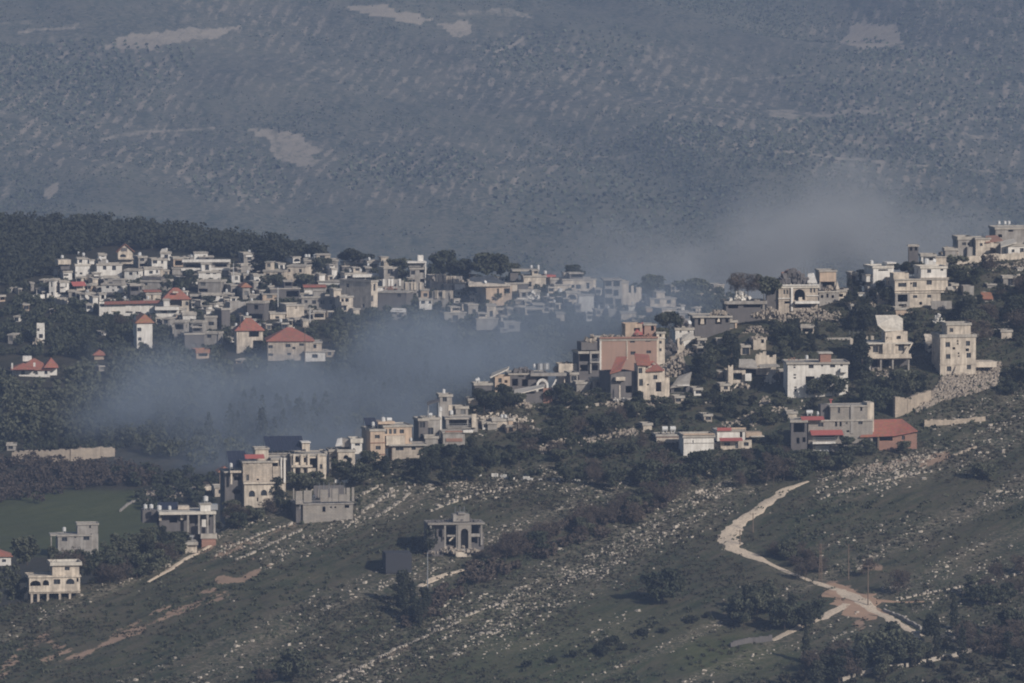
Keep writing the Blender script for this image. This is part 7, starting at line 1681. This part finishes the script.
base = [np.array(rock_mesh(700 + i).v) for i in range(10)]; fq = np.array([(0, 3, 2, 1), (4, 5, 6, 7), (0, 1, 5, 4), (1, 2, 6, 5), (2, 3, 7, 6), (3, 0, 4, 7)])
for i, (x, y, z, qx, qy) in enumerate(small):
    s = .12 + .62 * random.random() ** 3.0; a = random.uniform(0, 6.28); b = base[i % 10] * np.array([s * random.uniform(.9, 1.7), s, s * random.uniform(.6, 1)])
    bv.append(np.stack([b[:, 0] * math.cos(a) - b[:, 1] * math.sin(a), b[:, 0] * math.sin(a) + b[:, 1] * math.cos(a), b[:, 2]], -1) + np.array([x, y, z - .05 * s])); bf.append(fq + 8 * i)
tag(link('loose_stones', np_mesh('loose_stones', np.concatenate(bv), np.concatenate(bf), M['rock'])), kind='stuff')

# -------- poles
def pole(px, py, hgt, label, layer='N', arms=1, mat='wood', lattice=False):
    p = hit(px, py, layer); r = empty('utility_pole', p, random.uniform(-.4, .4)); tag(r, label, 'pole')
    mb = MB()
    if lattice:
        for sx in (-.35, .35):
            for sy in (-.35, .35): mb.bar((sx, sy, -1), (sx * .4, sy * .4, hgt), .05, 4)
        for k in range(7):
            z = hgt * k / 7; q = .35 * (1 - .6 * k / 7); mb.bar((-q, -q, z), (q, -q, z + hgt / 7), .035, 4); mb.bar((q, q, z), (-q, q, z + hgt / 7), .035, 4)
    else: mb.bar((0, 0, -1), (0, 0, hgt), .16, 6, 0, .10)
    mb.build('post', M['wood' if lattice else mat], r)
    for k in range(arms):
        ab = MB(); z = hgt - .35 - .9 * k; ab.box(-.8, .8, -.05, .05, z, z + .10)
        for q in (-.7, 0, .7): ab.bar((q, 0, z + .10), (q, 0, z + .30), .05, 5)
        ab.build('crossarm', M['wood'], r)
pole(820.5, 582, 8.6, 'lattice pole with three cross arms beside the dirt road', arms=3, lattice=True)
pole(848.5, 580, 8.0, 'slim pole right of the lattice pole above the crossroads', arms=1)
pole(868, 606, 9.0, 'dark pole right beside the crossroads', arms=1)
pole(753, 533, 4.6, 'short post on the outer bend of the dirt road')
pole(740, 545, 3.4, 'short post where the dirt road turns')
pole(427.5, 590, 8.4, 'thin pale pole left of the arched ruin path', mat='steel')
pole(305, 371, 13, 'tall dark pole in front of the two red hipped roofs', 'F', arms=1)
pole(240.5, 353, 12.0, 'tall pole right before the first red hipped roof', 'F', arms=1)
pole(233.5, 286, 7, 'white pole among the middle village houses', 'F', mat='tank'); pole(278, 312, 7.5, 'white post right of the dark long house', 'F', mat='tank'); pole(310, 326, 5.6, 'pale post right of the bright cream house', 'F', mat='tank')
pole(616.5, 398, 7.0, 'thin pale post on the terrace of the dark wing', arms=0, mat='tank')

# -------- the far mountain's trees: scrub, groves and orchard rows, far too many to count
P_ = []
def hill_pts(n, poly=None):
    u = rng.uniform(-80, 1105, n); y = rng.uniform(4750, 6950, n); return u, y
u, y = hill_pts(150000); x = y * (u - 512) / F
dn = .62 * fbm((x + y * .35) / 190, y / 330, 111, 4, .6) + .38 * fbm(x / 34, y / 40, 113, 4, .6); z = terrain(u, y); qx, qy = to_px((x, y, z))
ipx = np.clip(np.searchsorted(us, u), 0, nu - 1); ipy = np.clip(np.searchsorted(ys, y), 0, ny - 1); pl = pale[ipy, ipx]
ok = ((dn + rng.uniform(-.12, .12, len(u)) > .540) | (rng.uniform(size=len(u)) < .02)) & (pl < .35) & (qy > -30) & (qy < 335)
P_.append(np.stack([x[ok], y[ok], z[ok], rng.uniform(.6, 1.5, ok.sum()) * (.6 + .8 * dn[ok])], -1))
for cx_, cy_, rx, ry, ang, dx, dy in [(415, 172, 75, 20, .25, 7.5, 14), (905, 95, 110, 50, -.3, 8, 15), (60, 85, 70, 45, .2, 8, 15), (690, 135, 60, 16, -.2, 7.5, 14), (570, 50, 80, 20, -.4, 8, 15), (250, 180, 60, 22, .1, 7.5, 14), (820, 150, 120, 30, -.15, 8, 15), (600, 200, 120, 30, .3, 8, 15), (130, 60, 60, 20, .1, 8, 14)]:
    p = hit(cx_, cy_, 'H'); gx, gy = np.meshgrid(np.arange(-60, 60), np.arange(-60, 60)); gx = gx.ravel() * dx + rng.normal(size=gx.size) * .8; gy = gy.ravel() * dy + rng.normal(size=gy.size) * 1.2
    xx = p.x + gx * math.cos(ang) - gy * math.sin(ang); yy = p.y + gx * math.sin(ang) + gy * math.cos(ang); uu = xx / yy * F + 512; zz = terrain(uu, yy); qx, qy = to_px((xx, yy, zz))
    ok = ((qx - cx_) / rx) ** 2 + ((qy - cy_) / ry) ** 2 + (fbm(xx / 50, yy / 90, 131, 3) - .5) * 2 < 1; ok &= (yy > 4700) & (yy < 7000) & (rng.uniform(size=len(xx)) < .88)
    P_.append(np.stack([xx[ok], yy[ok], zz[ok], rng.uniform(1.8, 2.8, ok.sum())], -1))
A = np.concatenate(P_); print('far trees', len(A))
m = 5
cc = np.repeat(A[:, :3], m, 0); hh = np.repeat(A[:, 3], m)[:, None]
d = rng.normal(size=cc.shape); d /= np.linalg.norm(d, axis=1)[:, None]
cc = cc + d * hh * np.array([.36, .36, .30]) + hh * np.array([0, 0, .45])
v, f = quads(cc, len(cc), s=(.55, 1.0)); sc = np.repeat(np.repeat(A[:, 3], m), 4)[:, None]; v = np.repeat(cc, 4, 0) + (v - np.repeat(cc, 4, 0)) * sc
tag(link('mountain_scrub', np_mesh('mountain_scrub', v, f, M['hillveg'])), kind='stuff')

# ================================================================== smoke and haze
def smoke(name, blobs, color, dens, nscale, lo=.44, hi=.70, label=None):
    """one cloud: soft overlapping puffs broken up by noise inside a closed box"""
    bb = []
    for (px, py, Y, rx, ry, rz, a) in blobs:
        c = Vector((float(col_to_a(px, py)) * Y, Y, Y * float(slope(py)) + CAMZ)); bb.append((c, (rx, ry, rz), a))
    x0 = min(c.x - r[0] for c, r, a in bb); x1 = max(c.x + r[0] for c, r, a in bb); y0 = min(c.y - r[1] for c, r, a in bb); y1 = max(c.y + r[1] for c, r, a in bb); z0 = min(c.z - r[2] for c, r, a in bb); z1 = max(c.z + r[2] for c, r, a in bb)
    mb = MB(); mb.box(x0, x1, y0, y1, z0, z1)
    m = bpy.data.materials.new(name + '_volume'); m.use_nodes = True; nt = m.node_tree; nt.nodes.clear()
    out = N(nt, 'ShaderNodeOutputMaterial'); pv = N(nt, 'ShaderNodeVolumePrincipled'); nt.links.new(pv.outputs[0], out.inputs['Volume'])
    pv.inputs['Color'].default_value = (*color, 1); pv.inputs['Anisotropy'].default_value = 0.0
    pos = N(nt, 'ShaderNodeNewGeometry').outputs['Position']; tot = None
    wn_ = N(nt, 'ShaderNodeTexNoise'); wn_.inputs['Scale'].default_value = nscale * .6; wn_.inputs['Detail'].default_value = 2; nt.links.new(pos, wn_.inputs['Vector'])
    wv = N(nt, 'ShaderNodeVectorMath', operation='SCALE'); sub = N(nt, 'ShaderNodeVectorMath', operation='SUBTRACT'); nt.links.new(wn_.outputs['Color'], sub.inputs[0]); sub.inputs[1].default_value = (.5, .5, .5); nt.links.new(sub.outputs[0], wv.inputs[0]); wv.inputs['Scale'].default_value = 44.0
    wp = N(nt, 'ShaderNodeVectorMath', operation='ADD'); nt.links.new(pos, wp.inputs[0]); nt.links.new(wv.outputs[0], wp.inputs[1])
    for c, r, a in bb:
        s = N(nt, 'ShaderNodeVectorMath', operation='SUBTRACT'); nt.links.new(wp.outputs[0], s.inputs[0]); s.inputs[1].default_value = c
        q = N(nt, 'ShaderNodeVectorMath', operation='DIVIDE'); nt.links.new(s.outputs[0], q.inputs[0]); q.inputs[1].default_value = r
        ln = N(nt, 'ShaderNodeVectorMath', operation='LENGTH'); nt.links.new(q.outputs[0], ln.inputs[0])
        mr = N(nt, 'ShaderNodeMapRange', interpolation_type='SMOOTHERSTEP'); mr.inputs['From Min'].default_value = 1.0; mr.inputs['From Max'].default_value = 0.0; mr.inputs['To Min'].default_value = 0; mr.inputs['To Max'].default_value = a; nt.links.new(ln.outputs['Value'], mr.inputs['Value'])
        tot = mr.outputs[0] if tot is None else math_n(nt, 'ADD', tot, mr.outputs[0])
    nz = noise(nt, pos, nscale, 6, .65); mr = N(nt, 'ShaderNodeMapRange', interpolation_type='SMOOTHSTEP'); mr.inputs['From Min'].default_value = lo - .12; mr.inputs['From Max'].default_value = hi; mr.inputs['To Min'].default_value = .02; mr.inputs['To Max'].default_value = 1.9; nt.links.new(nz, mr.inputs['Value'])
    nt.links.new(math_n(nt, 'MULTIPLY', math_n(nt, 'MULTIPLY', tot, mr.outputs[0]), dens), pv.inputs['Density'])
    o = mb.build(name, m); return tag(o, kind='stuff')
smoke('smoke', [(150, 385, 2310, 18, 45, 22, .7), (165, 350, 2360, 14, 40, 14, .45), (190, 405, 2290, 34, 50, 20, .7), (110, 400, 2290, 26, 40, 16, .35), (250, 405, 2290, 40, 50, 20, .75), (320, 400, 2290, 42, 50, 20, .8), (400, 370, 2330, 44, 55, 25, .75), (470, 345, 2350, 42, 60, 24, .48), (560, 330, 2380, 46, 60, 20, .36), (440, 318, 2400, 40, 60, 16, .22), (250, 470, 2240, 50, 40, 12, .5), (350, 440, 2250, 40, 40, 14, .6), (520, 370, 2300, 40, 50, 12, .5), (130, 420, 2280, 22, 40, 14, .5), (640, 310, 2440, 44, 60, 18, .4), (270, 440, 2250, 40, 40, 10, .5)],
      (.54, .645, .80), .028, .030)
smoke('smoke_plume', [(720, 265, 2560, 44, 60, 16, .7), (790, 245, 2580, 36, 60, 18, .9), (850, 215, 2600, 34, 60, 16, .5), (900, 260, 2560, 30, 50, 14, .55), (760, 290, 2540, 40, 50, 12, .5), (960, 225, 2600, 40, 60, 14, .35), (650, 250, 2600, 46, 60, 14, .3), (815, 188, 2640, 30, 50, 16, .5), (860, 180, 2640, 26, 50, 14, .35), (770, 215, 2620, 30, 50, 14, .4)],
      (.74, .77, .82), .036, .035)

m = bpy.data.materials.new('haze_volume'); m.use_nodes = True; nt = m.node_tree; nt.nodes.clear()
out = N(nt, 'ShaderNodeOutputMaterial'); pv = N(nt, 'ShaderNodeVolumePrincipled'); nt.links.new(pv.outputs[0], out.inputs['Volume'])
pv.inputs['Color'].default_value = (*HAZE_COLOR, 1); pv.inputs['Density'].default_value = HAZE_DENSITY; pv.inputs['Anisotropy'].default_value = HAZE_ANISO
allz = ZZ; mb = MB(); mb.box(XX.min() - 50, XX.max() + 50, -60, ys.max() + 60, float(allz.min()) - 1.5, max(CAMZ + 6, float(allz.max()) + 4))
tag(mb.build('haze', m), kind='stuff')
